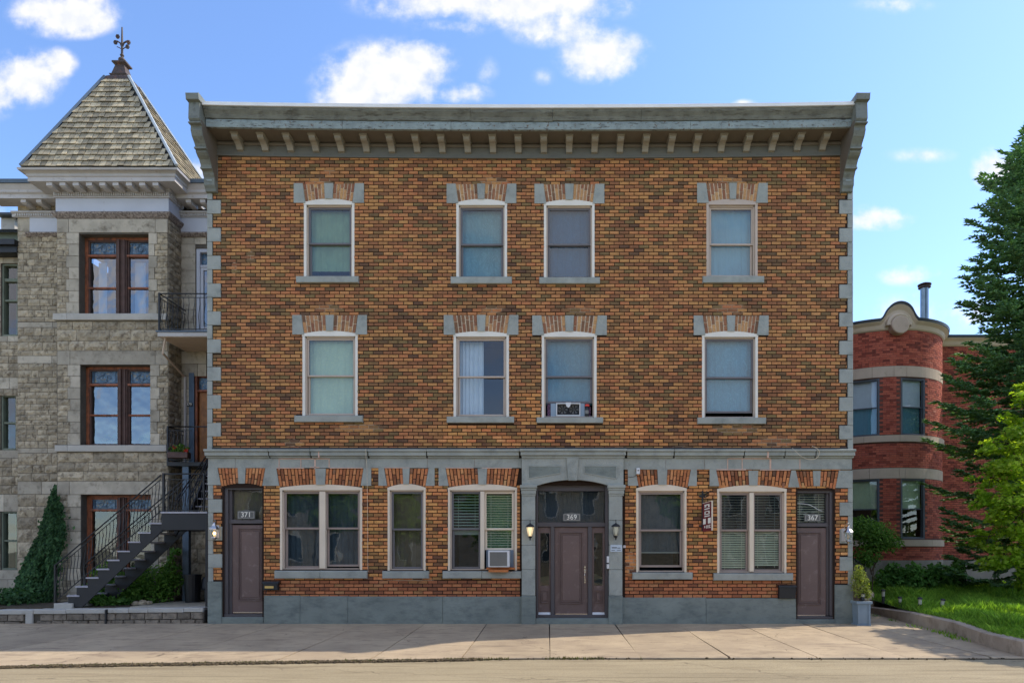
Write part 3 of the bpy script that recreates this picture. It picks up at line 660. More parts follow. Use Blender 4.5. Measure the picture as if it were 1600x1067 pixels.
mb = MB(); pbox(mb, 838, 950, 755, 965, 1.2, 1.25); mb.build('hall_wall', 'interior', efr)
blind(efr, 841, 946, 766, 815, MB_['bld'], .5)
for (a, b, g0, g1) in ((840.6,860.4,844,858.2),(925.7,945.8,929,942.5)):
    mb = MB(); pbox(mb, a, g0, 823, 960, .15, .2); pbox(mb, g1, b, 823, 960, .15, .2); pbox(mb, g0, g1, 823, 832, .151, .199); pbox(mb, g0, g1, 915.5, 960, .151, .199)
    pbox(mb, g0+1.5, g1-1.5, 923, 924.2, .125, .152); pbox(mb, g0+1.5, g1-1.5, 941, 942.2, .125, .152); pbox(mb, g0+1.5, g0+2.6, 924.2, 941, .126, .152); pbox(mb, g1-2.6, g1-1.5, 924.2, 941, .126, .152); pbox(mb, g0+4, g1-4, 927, 938.5, .132, .152)
    sl = mb.build('sidelight', 'door', bld, bev=.003)
    MB().add([(X(g0), .175, Z(915.5)), (X(g1), .175, Z(915.5)), (X(g1), .175, Z(832)), (X(g0), .175, Z(832))], [(0,1,2,3)]).build('pane', 'glass', sl)
    mb = MB(); pbox(mb, a+.5, b-.5, 957, 960.6, .12, .15); mb.build('sidelight_sweep', 'flash', sl)
d = panel_door(bld, 866.7, 919, 823, 960.5, 874, 911, 831, 943.5, .16)
mb = MB(); pbox(mb, 868, 918, 959, 960.6, .13, .16); mb.build('door_sweep', 'chrome', d)
handle(d, 914.5, 891, .16, 18)
mb = MB(); pbox(mb, 836, 951.4, 965.2, 978.6, -.10, .3); mb.build('door_step', 'paint_low', bld, bev=.014)

# ---- ledge over the ground floor, frieze stones, band stones
blk(320,1335,701,731.5)
def ledge(x0, x1):
    mb = MB(); pbox(mb, x0, x1, 703, 706.6, -.16, .02); pbox(mb, x0+.6, x1-.6, 706.6, 713, -.125, .02); pbox(mb, x0+1, x1-1, 713, 716, -.07, .02); mb.build('ledge', 'paint', bld, bev=.008)
lx = [323, 423, 487.5, 577, 668, 812.3]; 
for a, b in zip(lx, lx[1:]): ledge(a+.15, b-.15)
lx = [978.2, 1052, 1161, 1224, 1272, 1333.2]
for a, b in zip(lx, lx[1:]): ledge(a+.15, b-.15)
fx = [326, 368.5, 437, 471, 493, 515, 571, 668.5, 742, 815.6]
for a, b in zip(fx, fx[1:]):
    mb = MB(); pbox(mb, a+.25, b-.25, 716, 731.2, -.03, .02); mb.build('frieze_stone', 'paint', bld, bev=.004)
fx = [973.4, 1040, 1100, 1136.5, 1159, 1203, 1249, 1330.5]
for a, b in zip(fx, fx[1:]):
    mb = MB(); pbox(mb, a+.25, b-.25, 716, 733.4, -.03, .02); mb.build('frieze_stone', 'paint', bld, bev=.004)
mb = MB(); pbox(mb, 326, 815, 716, 731, -.018, .02); pbox(mb, 973, 1330, 716, 733, -.018, .02); mb.build('frieze_joint_mortar', plain('pink_mortar', srgb(186,160,146), .9, .2, 9), bld)
def band(a, b, a2, b2, y0=731.4, y1=760):  # trapezoid stone between the fans
    mb = MB(); mb.prism([(X(a),Z(y0)),(X(b),Z(y0)),(X(b2),Z(y1)),(X(a2),Z(y1))], -.036, .05); mb.build('springer_stone', 'paint', bld, bev=.004); blk(min(a,a2)+.5, max(b,b2)-.5, y0, y1-1)
band(326,340.6,326,346,731.4,757.5); band(416,432.2,411,437,731.4,758.6); band(569,580.3,564.6,580.3,731.4,758.6); band(592.2,600.4,592.2,605,731.4,758.6)
band(670.4,679.2,665.6,679.2,731.4,758.8); band(686,696.2,686,701,731.4,758.8); band(981,992.2,981,997,733.4,758.6)
band(1079.4,1088,1074.6,1088,733.6,759); band(1108.5,1118,1108.5,1123,733.6,759); band(1236,1242.2,1231,1248,735.2,761); band(1310.2,1331,1305,1331,735.2,762)
for (a0_,b0_,t) in ((341,415.5,731),(432.6,568.6,732),(600.7,670,731.6),(696.5,811.5,732),(992.5,1079,733.6),(1118.4,1235.7,735.5),(1242.5,1310,736)): blk(a0_, b0_, t, 758)
# old mortar smears along some frieze stones and over the fans
mb = MB()
for (x0_, x1_, y0_, y1_) in ((436.4,437.6,716.5,734),(437,516,716.2,717.6),(470.4,471.6,717,731),(492,494.2,716.5,733),(485,500,729.6,731),(514.4,515.6,717,731),(433,476,730.6,732),(516,568,730.6,731.8),(601,640,730.4,731.5),(697,740,730.6,731.8),(753,800,730.9,732),(1135.8,1137,717,733),(1137,1203,716,717.4),(1158.4,1159.6,717,733),(1201.6,1204.2,717,734),(1248.4,1249.6,717,733),(1119,1165,733,734.6),(1187,1234,733.6,735),(500,502,703.5,716),(1196,1198.5,703.6,716)):
    pbox(mb, x0_, x1_, y0_, y1_, -.038 if y0_ > 705 else -.128, -.005)
mb.build('mortar_smear', 'pinkm', bld, kind='stuff')
mb = MB(); pbox(mb, 333, 813, 699.6, 703, -.05, .02); pbox(mb, 978, 1323, 699.6, 703, -.05, .02); mb.build('tar_strip', 'rubber', bld, kind='stuff')
mb = MB(); pbox(mb, 812, 978, 699.4, 703.1, -.10, .02); mb.build('tar_strip', 'rubber', bld)
# plinth
for (a,b,y0) in ((414,470,930),(470.3,544,931),(544.3,692,931.4),(692.3,815.4,931.6),(973,1102.5,933),(1102.8,1242.5,934)):
    mb = MB(); x0_, x1_ = X(a), X(b); mb.prism([(-.055, Z(981)), (-.05, Z(y0+20)), (-.035, Z(y0)), (.02, Z(y0)), (.02, Z(981))], x0_, x1_, 'x')
    mb.build('plinth_block', 'paint_low', bld, bev=.008)
blk(320,1335,931,985)
# quoins: strip and teeth
def quoin_col(edge0, edge1, tooth, ys, mat='paint'):
    for (y0,y1,big) in ys:
        a, b = (edge0, edge1) if not big else ((edge0, tooth) if tooth > edge1 else (tooth, edge1))
        mb = MB(); pbox(mb, a, b, y0+.25, y1-.25, -.03, .3); mb.build('quoin', mat, bld, bev=.005)
        blk(a-1, b-.3 if b > 1000 else b-.4, y0+.5, y1-.5)
ys = []; y = 313.5; big = True
ys.append((284, 313.2, False))
while y < 700:
    ys.append((y, min(y+(21.6 if big else 21.8), 702.5), big)); y += 21.6 if big else 21.8; big = not big
quoin_col(324.6, 332.4, 345.6, [q for q in ys])
ysr = []; y = 313.5; big = True; ysr.append((284, 313.2, False))
while y < 700:
    ysr.append((y, min(y+21.95, 702.5), big)); y += 21.95; big = not big
quoin_col(1324, 1332, 1311, ysr)
# ground-floor corners
gy = [(758,779.5,False),(779.8,800.5,True),(800.8,822,False),(822.3,843.8,True),(844,865,False),(865.3,886.6,True),(886.9,908,False),(908.2,979,True)]
for (y0,y1,big) in gy:
    a, b = 326, (347.4 if big else 333.6)
    if y0 > 900: b = 347.4
    mb = MB(); pbox(mb, a, b, y0, y1, -.03 if y0 < 900 else -.05, .3); mb.build('quoin', 'paint' if y0 < 900 else 'paint_low', bld, bev=.006); blk(a-1, b-.4, y0, y1)
for (y0,y1,big) in [(762.5,784.5,False),(784.8,805.5,True),(805.8,826,False),(826.3,848.5,True),(848.8,869.5,False),(869.8,891.5,True),(891.8,913,False),(913.3,980,True)]:
    a, b = (1311.5 if big else 1324.5), 1331.5
    if y0 > 900: a = 1303.5
    mb = MB(); pbox(mb, a, b, y0, y1, -.03 if y0 < 900 else -.05, .3); mb.build('quoin', 'paint' if y0 < 900 else 'paint_low', bld, bev=.006); blk(a+.4, b+1, y0, y1)

# ---- wall shell
mb = MB()
ztop = Z(246)
wall_grid(mb, XL, XR, -.3, Z(243)+.0, HOLES, 0.0, .34)
mb.add([(XL,0,-.3),(XL,14,-.3),(XL,14,11.3),(XL,0,11.3)], [(0,1,2,3)]); mb.add([(XR,0,-.3),(XR,14,-.3),(XR,14,11.3),(XR,0,11.3)], [(0,1,2,3)])
mb.add([(XL,14,-.3),(XR,14,-.3),(XR,14,11.3),(XL,14,11.3)], [(0,1,2,3)])
mb.add([(XL,0,11.25),(XR,0,11.25),(XR,14,11.25),(XL,14,11.25)], [(0,1,2,3)])
mb.build('wall', 'mortar', bld)

# ---- bricks
CH, BWP = 5.505, 15.35
full = []; cuts = []
row = 0; y = 245.5
while y < 932:
    y0, y1 = y, y + CH
    yc = (y0+y1)/2
    bl = sorted([(b[0], b[1]) for b in BLK if b[2] <= yc <= b[3]])
    # free intervals
    free = []; cur = 333.0 if y < 702 else 328
    end = 1323.6 if y < 702 else 1331
    for a, b in bl:
        if a > cur: free.append((cur, min(a, end)))
        cur = max(cur, b)
    if cur < end: free.append((cur, end))
    off = (row % 2) * BWP/2 + RN.uniform(-.8, .8)
    for a, b in free:
        if b - a < .8: continue
        k = math.floor((a - 300 - off) / BWP)
        x = 300 + off + k*BWP
        while x < b:
            x0, x1 = max(a, x)+.0, min(b, x + BWP)
            if x1 - x0 > 2.2:
                (full if x1 - x0 > BWP-.01 else cuts).append((x0, x1, y0, y1))
            x += BWP
    y += CH; row += 1
MOR = 1.0
def brick_geo(mb, x0, x1, z0, z1, yf, yb=.006):
    c = .0025
    mb.add([(x0,yb,z0),(x1,yb,z0),(x1,yb,z1),(x0,yb,z1),(x0+c,yf,z0+c),(x1-c,yf,z0+c),(x1-c,yf,z1-c),(x0+c,yf,z1-c)],
           [(4,5,6,7),(0,1,5,4),(1,2,6,5),(2,3,7,6),(3,0,4,7)])
score = lambda b: (b[0]+b[1]-2*CX)**2 + (b[2]+b[3]-2*CY)**2
full.sort(key=score)
singles = [b for b in full if b[2] < 902][:300]; sset = set(singles)
hx_, hz_ = (BWP-MOR)/2*S0, (CH-MOR*1.1)/2*S0
protos = []
for q in range(5):
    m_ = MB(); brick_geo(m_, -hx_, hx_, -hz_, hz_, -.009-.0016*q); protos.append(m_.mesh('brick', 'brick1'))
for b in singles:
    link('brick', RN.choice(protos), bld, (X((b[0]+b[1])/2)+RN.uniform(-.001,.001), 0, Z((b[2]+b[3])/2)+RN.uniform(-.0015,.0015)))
mb = MB()
for b in [q for q in full if q not in sset] + cuts:
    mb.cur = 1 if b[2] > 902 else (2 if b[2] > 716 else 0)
    x0, x1, z0, z1 = X(b[0]+MOR/2), X(b[1]-MOR/2), Z(b[3]-MOR*.55), Z(b[2]+MOR*.55)
    j = RN.uniform(-.0015, .0015)
    brick_geo(mb, x0+RN.uniform(-.001,.001), x1+RN.uniform(-.001,.001), z0+j, z1+j, -.008-RN.random()*.009)
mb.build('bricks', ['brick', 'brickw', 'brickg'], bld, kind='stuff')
ARCH_PIECES.sort(key=lambda t: -t[0])
for _, p, m_ in ARCH_PIECES[:300]: p.build('arch_brick', m_, bld)
mb = MB()
for _, p, m_ in ARCH_PIECES[300:]: mb.add(p.v, p.f)
if mb.v: mb.build('arch_bricks', 'arch', bld, kind='stuff')

# ---- cornice
def strip(name, prof, mat, x0, x1, n=24, parent=bld, amp=1.0):  # profile (y,z) swept along x with the sag
    mb = MB(); k = len(prof)
    for i in range(n+1):
        x = x0 + (x1-x0)*i/n
        for (py_, pz_) in prof: mb.v.append((x, py_, pz_ + sag(x)*amp))
    for i in range(n):
        for j in range(k): mb.f.append((i*k+j, i*k+(j+1)%k, (i+1)*k+(j+1)%k, (i+1)*k+j)); mb.mi.append(0)
    mb.f.append(tuple(range(k))); mb.f.append(tuple(n*k+j for j in range(k-1,-1,-1))); mb.mi += [0,0]
    return mb.build(name, mat, parent)
cx0, cx1 = -7.62, 6.66
zs_ = 11.10   # soffit
strip('frieze', [(-.035, Z(243)), (-.035, zs_-.10), (.02, zs_-.10), (.02, Z(243))], 'frieze', cx0-.02, cx1+.02)
strip('frieze_lip', [(-.05, Z(244)), (-.05, Z(241.4)), (.02, Z(241.4)), (.02, Z(244))], 'frieze', cx0-.02, cx1+.02)
strip('bed_moulding', [(-.06, zs_-.10), (-.08, zs_-.07), (-.08, zs_-.05), (.02, zs_-.05), (.02, zs_-.10)], 'soffit', cx0, cx1)
strip('soffit_board', [(-.53, zs_), (-.04, zs_-.01), (-.04, zs_-.05), (.02, zs_-.05), (.02, zs_+.03), (-.53, zs_+.03)], 'soffit', cx0, cx1)
# the fascia in its separate boards
for a, b in ((cx0,-4.6),(-4.6,-2.2),(-2.2,.3),(.3,3.1),(3.1,cx1)):
    strip('fascia_board', [(-.56, zs_-.02), (-.575, zs_+.10), (-.56, zs_+.155), (-.50, zs_+.155), (-.50, zs_-.02)], 'paint_peel', a+.003, b-.003, 8)
for a, b, dz in ((cx0,-5.7,0),(-5.7,-1.75,.0),(-1.75,.05,-.012),(.05,2.0,.006),(2.0,cx1,0)):
    strip('crown_board', [(-.585, zs_+.16+dz), (-.60, zs_+.19+dz), (-.62, zs_+.23+dz), (-.68, zs_+.30+dz), (-.70, zs_+.35+dz), (-.5, zs_+.35+dz), (-.5, zs_+.16+dz)], 'crown', a+.003, b-.003, 8)
strip('roof_flashing', [(-.73, zs_+.353), (-.745, zs_+.415), (-.60, zs_+.43), (0, zs_+.44), (0, zs_+.353)], 'flash', cx0, cx1, 40)
bx = 367.0
bm_ = None
for i in range(24):
    pxh = 367.3 + i*(1291.5-367.3)/23
    xw = X(pxh, -.31)
    if bm_ is None:
        w2 = .07
        prof = [(-.36, zs_), (-.36, zs_-.035), (-.35, zs_-.05), (-.345, zs_-.085), (-.30, zs_-.11), (-.22, zs_-.12), (-.16, zs_-.145), (-.12, zs_-.18), (-.09, zs_-.23), (-.035, zs_-.24), (-.035, zs_)]
        m_ = MB().prism(prof, -w2, w2, 'x'); m_.prism([(-.385, zs_-.001), (-.385, zs_-.03), (-.036, zs_-.03), (-.036, zs_-.001)], -w2-.018, w2+.018, 'x'); bm_ = m_.mesh('cornice_bracket', 'bracket')
    link('cornice_bracket', bm_, bld, (xw, 0, sag(xw)))
# end consoles
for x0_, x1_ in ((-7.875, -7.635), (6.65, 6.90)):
    zb = Z(300, -.08)
    prof = [(-.78, 11.50), (-.80, 11.10), (-.74, 11.04), (-.70, 10.98), (-.71, 10.90), (-.66, 10.80), (-.55, 10.70), (-.50, 10.62), (-.50, 10.55), (-.44, 10.50), (-.36, 10.46), (-.30, 10.38), (-.285, 10.30), (-.22, 10.27), (-.20, 10.22), (-.16, 10.17), (-.155, zb+.12), (-.11, zb+.06), (-.09, zb), (.05, zb), (.05, 11.50)]
    m_ = MB().prism(prof, x0_, x1_, 'x'); con = m_.build('cornice_console', 'console', bld, bev=.006)
    m_ = MB().prism([(-.86, 11.47), (-.88, 11.60), (.0, 11.62), (.0, 11.47)], x0_-.02, x1_+.02, 'x'); m_.build('console_cap', 'console', con, bev=.006)
    for (ya, za, yb_, zb_) in ((-.80,11.03,-.70,11.00),(-.56,10.63,-.48,10.59),(-.31,10.33,-.26,10.29)):
        m_ = MB().box(x0_-.012, x1_+.012, ya, yb_, zb_, za); m_.build('console_band', 'console', con, bev=.004)
    xi = (x1_, x1_+.006) if x0_ < 0 else (x0_-.006, x0_)
    MB().prism([(-.74, 11.10), (-.66, 10.84), (-.46, 10.60), (-.27, 10.36), (-.10, 10.15), (-.05, 10.15), (-.05, 11.10)], xi[0], xi[1], 'x').build('console_shade_panel', 'soffit', con)  # added thin panel: shade of the console's inner face as darker colour
    m_ = MB().box(x0_+.06, x1_-.06, -.17, -.15, zb+.2, 10.12); m_.build('console_panel', 'paint_peel', con)

# ================================================================ things fixed on the facade
def plaque(px0, px1, y0, y1, txt, yo, label):
    t = thing('house_number_plaque', label, 'number plaque', (X((px0+px1)/2), yo, Z(y1)), 'grey house number plaques')
    mb = MB(); n = 8; c = (px0+px1)/2
    top = [(X(px0+2), Z(y0+1.6)), (X(c-6), Z(y0+1.2)), (X(c), Z(y0)), (X(c+6), Z(y0+1.2)), (X(px1-2), Z(y0+1.6))]
    mb.prism([(X(px0), Z(y1)), (X(px0), Z(y0+2.4))] + top + [(X(px1), Z(y0+2.4)), (X(px1), Z(y1))], yo-.02, yo)
    mb.build('plate', 'plaque', t, bev=.003)
    mb = MB()
    a, b, c0, c1 = px0+1, px1-1, y0+3, y1-1
    pbox(mb, a, a+.5, c0, c1, yo-.026, yo-.02); pbox(mb, b-.5, b, c0, c1, yo-.026, yo-.02); pbox(mb, a+.5, b-.5, c0, c0+.5, yo-.026, yo-.02); pbox(mb, a+.5, b-.5, c1-.5, c1, yo-.026, yo-.02)
    mb.build('border', 'stone_s', t)
    text_mesh('digits', txt, X(c), yo-.026, Z((y0+y1)/2+.9), .165, 'digit', t, .006, .98)
    mb = MB(); pbox(mb, c-7, c-5.5, y1, y1+2, yo-.012, yo); pbox(mb, c+5.5, c+7, y1, y1+2, yo-.012, yo); mb.build('bracket', 'iron', t)
plaque(369,396,796,810,'371',.085,'grey plaque reading 371 above the far left brown door')
plaque(880,907,800,813.5,'369',.095,'grey plaque reading 369 above the central entrance door')
plaque(1258.8,1284,801.7,813.8,'367',.085,'grey plaque reading 367 above the brown door nearest the planter')

# pilaster lanterns
def lantern_a(cx_, yt, lit, label):
    x, s_ = X(cx_, -.25), .01445
    yo = -.26
    zt = Z(yt, -.26)
    t = thing('wall_lantern', label, 'wall lantern', (x, -.12, zt-.5), 'tapered lanterns beside the entrance')
    mb = MB(); mb.lathe([(0,0),(.006,-.01),(.010,-.04),(.004,-.06),(.012,-.075),(.016,-.09),(.03,-.10)], (x, yo, zt), 8); mb.build('finial', 'iron', t, smooth=True)
    mb = MB(); mb.lathe([(.02,-.095),(.07,-.12),(.098,-.155),(.10,-.17),(.085,-.172),(.0,-.172)], (x, yo, zt), 8); mb.build('lantern_cap', 'steelpaint', t)
    mb = MB(); mb.lathe([(.078,-.172),(.070,-.24),(.050,-.33),(.036,-.37),(.0,-.37)], (x, yo, zt), 8)
    g = NM('lantern_glass_lit' if lit else 'lantern_glass_unlit')
    if lit: g.principled(srgb(236,226,190), .35, 0, **{'Emission Color': (1.0,.72,.34), 'Emission Strength': .35})
    else: g.principled(srgb(196,196,176), .3)
    mb.build('lamp_glass', g.m, t, smooth=True)
    mb = MB()
    for k in range(4):
        a = math.pi/4 + k*math.pi/2
        mb.tube([(x+.079*math.cos(a), yo+.079*math.sin(a), zt-.17), (x+.045*math.cos(a), yo+.045*math.sin(a), zt-.355)], .005, 4)
    mb.lathe([(.03,-.37),(.04,-.385),(.022,-.41),(.012,-.43),(.016,-.445),(.006,-.47),(0,-.48)], (x, yo, zt), 8)
    mb.build('cage', 'iron', t)
    mb = MB(); mb.tube([(x, yo, zt-.42), (x, yo+.04, zt-.45), (x, yo+.10, zt-.40), (x, -.13, zt-.30)], .012, 6); mb.box(x-.035, x+.035, -.135, -.12, zt-.40, zt-.16); mb.build('wall_bracket', 'iron', t)
lantern_a(828.3, 811.5, True, 'glowing lantern on the entrance pilaster nearest the air conditioner')
lantern_a(962.2, 811, False, 'unlit lantern on the entrance pilaster above the small white sign')
def lantern_b(cx_, yt, lit, label, fx_):
    x = X(cx_, -.2); yo = -.20; zt = Z(yt, -.2)
    t = thing('wall_lantern', label, 'wall lantern', (x, -.03, zt-.5), 'clear glass lanterns at the facade corners')
    mb = MB(); mb.box(fx_-.045, fx_+.045, -.06, -.03, zt-.42, zt-.12); mb.build('back_plate', 'trimwhite', t, bev=.01)
    mb = MB(); mb.tube([(fx_, -.06, zt-.22), (fx_, -.12, zt-.06), (x-.0, yo, zt-.0), (x+.03, yo, zt-.03), (x, yo, zt-.09)], .010, 6); mb.build('scroll_arm', 'chrome', t, smooth=True)
    mb = MB(); mb.lathe([(.01,-.06),(.03,-.09),(.05,-.14),(.105,-.205),(.11,-.22),(.06,-.225),(0,-.225)], (x, yo, zt), 8); mb.build('lantern_cap', 'chrome', t)
    mb = MB(); mb.lathe([(.085,-.225),(.088,-.26),(.065,-.38),(.055,-.40),(.0,-.40)], (x, yo, zt), 8); mb.build('lamp_glass', 'glass_clear', t)
    mb = MB()
    for k in range(6):
        a = k*math.pi/3; mb.tube([(x+.09*math.cos(a), yo+.09*math.sin(a), zt-.225), (x+.06*math.cos(a), yo+.06*math.sin(a), zt-.40)], .006, 4)
    mb.lathe([(.06,-.40),(.065,-.415),(.03,-.44),(.012,-.47),(.0,-.49)], (x, yo, zt), 8); mb.build('cage', 'chrome', t)
    g = NM('bulb_glow' if lit else 'bulb_off')
    if lit: g.principled((1,.8,.5), .4, 0, **{'Emission Color': (1.0,.58,.18), 'Emission Strength': 4})
    else: g.principled(srgb(206,190,170), .3)
    mb = MB(); mb.ball((x, yo, zt-.31), .032, 8, 1.3); mb.build('bulb', g.m, t, smooth=True)
lantern_b(335, 811.5, True, 'lit clear glass lantern on the wall corner beside the iron staircase', X(341))
lantern_b(1325.5, 816.5, False, 'unlit clear glass lantern on the corner above the planter box', X(1316.5))

# mailboxes, vent, signs, boxes
t = thing('mailbox', 'small black mailbox with a brass slot beside door 371', 'mailbox', (X(426), -.12, Z(921)))
mb = MB(); mb.prism([(-.12, Z(921)), (-.125, Z(911)), (-.10, Z(908.6)), (-.03, Z(908)), (-.015, Z(921))], X(414.5), X(437), 'x'); mb.build('box', 'rubber', t, bev=.006)
mb = MB(); mb.prism([(-.14, Z(910.8)), (-.105, Z(908)), (-.02, Z(907.2)), (-.02, Z(908.4))], X(413), X(438.7), 'x'); mb.build('lid', 'rubber', t, bev=.003)
mb = MB(); pbox(mb, 417.5, 431, 914.6, 918.2, -.132, -.12); mb.build('name_slot', plain('brass', srgb(206,170,96), .4, .1), t)
mb = MB(); mb.tube([(X(418), -.05, Z(921)), (X(418), -.07, Z(926)), (X(418), -.10, Z(925))], .006, 5); mb.tube([(X(433), -.05, Z(921)), (X(433), -.07, Z(926)), (X(433), -.10, Z(925))], .006, 5); mb.build('paper_hook', 'rubber', t)
t = thing('mailbox', 'wide black mailbox beside door 367', 'mailbox', (X(1228), -.12, Z(934)))
mb = MB(); mb.prism([(-.10, Z(934)), (-.115, Z(917)), (-.03, Z(914)), (-.015, Z(934))], X(1215), X(1240.6), 'x'); mb.build('box', 'rubber', t, bev=.006)
mb = MB(); mb.prism([(-.13, Z(917)), (-.125, Z(914)), (-.02, Z(913)), (-.02, Z(916))], X(1214), X(1241.4), 'x'); mb.build('lid', 'bin', t, bev=.003)
t = thing('name_plate', 'small pale blue name plate screwed on the entrance pilaster', 'sign', (X(962), -.13, Z(861)))
mb = MB(); pbox(mb, 953, 971, 850.9, 861.6, -.135, -.12); mb.build('plate', plain('pale_blue_plate', srgb(186,198,208), .4, .03), t)
mb = MB(); pbox(mb, 955, 963, 854.6, 856, -.138, -.135); pbox(mb, 963.8, 968.5, 855.3, 856.2, -.138, -.135); pbox(mb, 954.6, 960, 858.8, 859.5, -.138, -.135); pbox(mb, 963, 969, 858.8, 859.5, -.138, -.135); mb.build('lettering', 'steelpaint', t)
t = thing('intercom', 'two-part white intercom on the entrance jamb', 'intercom', (X(949.4), .0, Z(888)))
mb = MB(); pbox(mb, 947.8, 951, 868.6, 878.6, -.13, .02); mb.build('upper_box', 'white', t, bev=.004)
mb = MB(); pbox(mb, 947.8, 951, 880.8, 888, -.13, .02); mb.build('lower_box', 'white', t, bev=.004)
t = thing('motion_sensor', 'small cream motion sensor under the ledge right of the entrance', 'sensor', (X(996), -.07, Z(741)))
mb = MB(); pbox(mb, 993.6, 999, 731.5, 741.3, -.10, -.025); mb.build('case', 'white', t, bev=.008)
mb = MB(); mb.lathe([(0,-.012),(.012,-.008),(.016,0)], (X(996.3), -.10, Z(735.5)), 8, 'y'); mb.build('lens', 'steelpaint', t)
t = thing('door_bell', 'tiny pale door bell on the bricks right of the entrance', 'door bell', (X(975), -.03, Z(857)))
mb = MB(); pbox(mb, 973.6, 977.2, 851.6, 855.6, -.04, -.01); mb.build('case', 'white', t, bev=.004)
mb = MB(); mb.lathe([(0,-.01),(.008,-.006),(.01,0)], (X(975.4), -.04, Z(853.6)), 8, 'y'); mb.build('button', 'redcap', t)
# hanging maroon sign
t = thing('hanging_sign', 'narrow maroon sign with white lettering hanging on an iron bracket', 'sign', (X(1097), -.02, Z(830)))
mb = MB(); pbox(mb, 1095.8, 1098.4, 775, 830, -.05, -.02); pbox(mb, 1092, 1101, 773.5, 776.8, -.052, -.018); pbox(mb, 1096, 1098.4, 767, 774, -.05, -.02); pbox(mb, 1091.5, 1100.5, 820, 822.5, -.052, -.018); mb.build('iron_post', 'steelpaint', t, bev=.004)
mb = MB(); zc = Z(773)
mb.tube([(X(1098), -.04, zc), (X(1098)+.06, -.12, zc+.02), (X(1098)+.10, -.30, zc+.06), (X(1098)+.12, -.42, zc+.04)], .016, 6)
mb.tube([(X(1098)+.02, -.06, zc-.06), (X(1098)+.10, -.14, zc-.03), (X(1098)+.08, -.24, zc+.04), (X(1098)+.04, -.18, zc+.06)], .012, 6)
mb.tube([(X(1098)+.12, -.42, zc+.05), (X(1098)+.15, -.46, zc-.0), (X(1098)+.13, -.44, zc-.17)], .006, 5); mb.build('scroll_arm', 'iron', t, smooth=True)
# the board hangs askew: its outer edge swings towards the street
bc = Vector((X(1098)+.06, -.20, 0)); d_ = Vector((.5, -.86, 0)).normalized()
p0 = bc - d_*.14; p1 = bc + d_*.14; zt0, zt1, zb0, zb1 = Z(787), Z(784.5), Z(831), Z(829)
nn = Vector((d_.y, -d_.x, 0))  # towards camera-left
def sp(u, v, off=0):
    q = p0.lerp(p1, u) + nn*off; zt_ = zt0 + (zt1-zt0)*u; zb_ = zb0 + (zb1-zb0)*u
    return (q.x, q.y, zt_ + (zb_-zt_)*v)
mb = MB(); mb.add([sp(0,0,.01), sp(1,0,.01), sp(1,1,.01), sp(0,1,.01), sp(0,0,-.01), sp(1,0,-.01), sp(1,1,-.01), sp(0,1,-.01)], [(0,1,2,3),(7,6,5,4),(0,4,5,1),(1,5,6,2),(2,6,7,3),(3,7,4,0)]); mb.build('board', 'sign_red', t)
mb = MB()
for off in (.012, -.012):
    for (u0,u1,v0,v1) in ((.2,.8,.06,.10),(.62,.8,.06,.17),(.2,.42,.11,.15),(.2,.8,.20,.24),(.2,.8,.29,.32),(.2,.34,.29,.41),(.66,.8,.29,.41),(.2,.8,.39,.42),(.2,.8,.455,.49),(.05,.36,.55,.74),(.6,.92,.55,.74),(.2,.3,.80,.87),(.42,.5,.79,.90),(.56,.64,.79,.90),(.7,.9,.79,.82),(.7,.78,.79,.9),(.7,.9,.87,.9)):
        mb.add([sp(u0,v0,off), sp(u1,v0,off), sp(u1,v1,off), sp(u0,v1,off)], [(0,1,2,3)])
mb.build('lettering', 'digit', t)
mb = MB(); mb.add([sp(0,-.02,.014), sp(1,-.02,.014), sp(1,.0,.014), sp(0,.0,.014), sp(0,-.02,-.014), sp(1,-.02,-.014), sp(1,.0,-.014), sp(0,.0,-.014)], [(0,1,2,3),(7,6,5,4),(0,4,5,1),(1,5,6,2),(2,6,7,3),(3,7,4,0)])
mb.add([sp(1,-.02,.016), sp(1.06,-.02,.016), sp(1.06,1,.016), sp(1,1,.016), sp(1,-.02,-.016), sp(1.06,-.02,-.016), sp(1.06,1,-.016), sp(1,1,-.016)], [(0,1,2,3),(7,6,5,4),(0,4,5,1),(1,5,6,2),(2,6,7,3),(3,7,4,0)]); mb.build('board_edge', 'alu', t)
mb = MB(); a = sp(.1,0); mb.tube([(a[0], a[1], a[2]+.01), (X(1098)+.05, -.14, zc-.02)], .004, 4); mb.build('hanger', 'iron', t)

# air conditioner in the ground-floor window
t = thing('air_conditioner', 'white window air conditioner on an orange wooden shelf', 'air conditioner', (X(781), -.1, Z(886)))
mb = MB(); pbox(mb, 764.5, 797, 859.6, 885.4, -.28, .20); mb.build('case', 'white', t, bev=.012)
mb = MB(); pbox(mb, 767, 793.6, 862, 883.5, -.284, -.279); mb.build('coil_panel', 'grille', t)
mb = MB()
for k in range(14): pbox(mb, 767.2, 793.4, 862.6+k*1.48, 863.3+k*1.48, -.290, -.283)
mb.build('grille_slats', 'grille', t)
mb = MB(); acc_ = plain('blue_grey_accordion', srgb(132,148,164), .5, .06)
for (u0_, u1_) in ((759.5,764.4),(797.2,803)):
    mb = MB(); pbox(mb, u0_, u1_, 859, 886, .06, .09)
    for k in range(5): pbox(mb, u0_+.4+k*(u1_-u0_)*.19, u0_+.7+k*(u1_-u0_)*.19, 859, 886, .052, .061)
    mb.build('side_curtain', acc_, t)
mb = MB(); pbox(mb, 761, 805, 886.2, 889.2, -.14, .04); pbox(mb, 765, 795, 889.3, 893, -.26, .02); pbox(mb, 768, 800, 885.6, 886.1, -.20, .02); mb.build('wooden_shelf', 'wood', t, bev=.006)
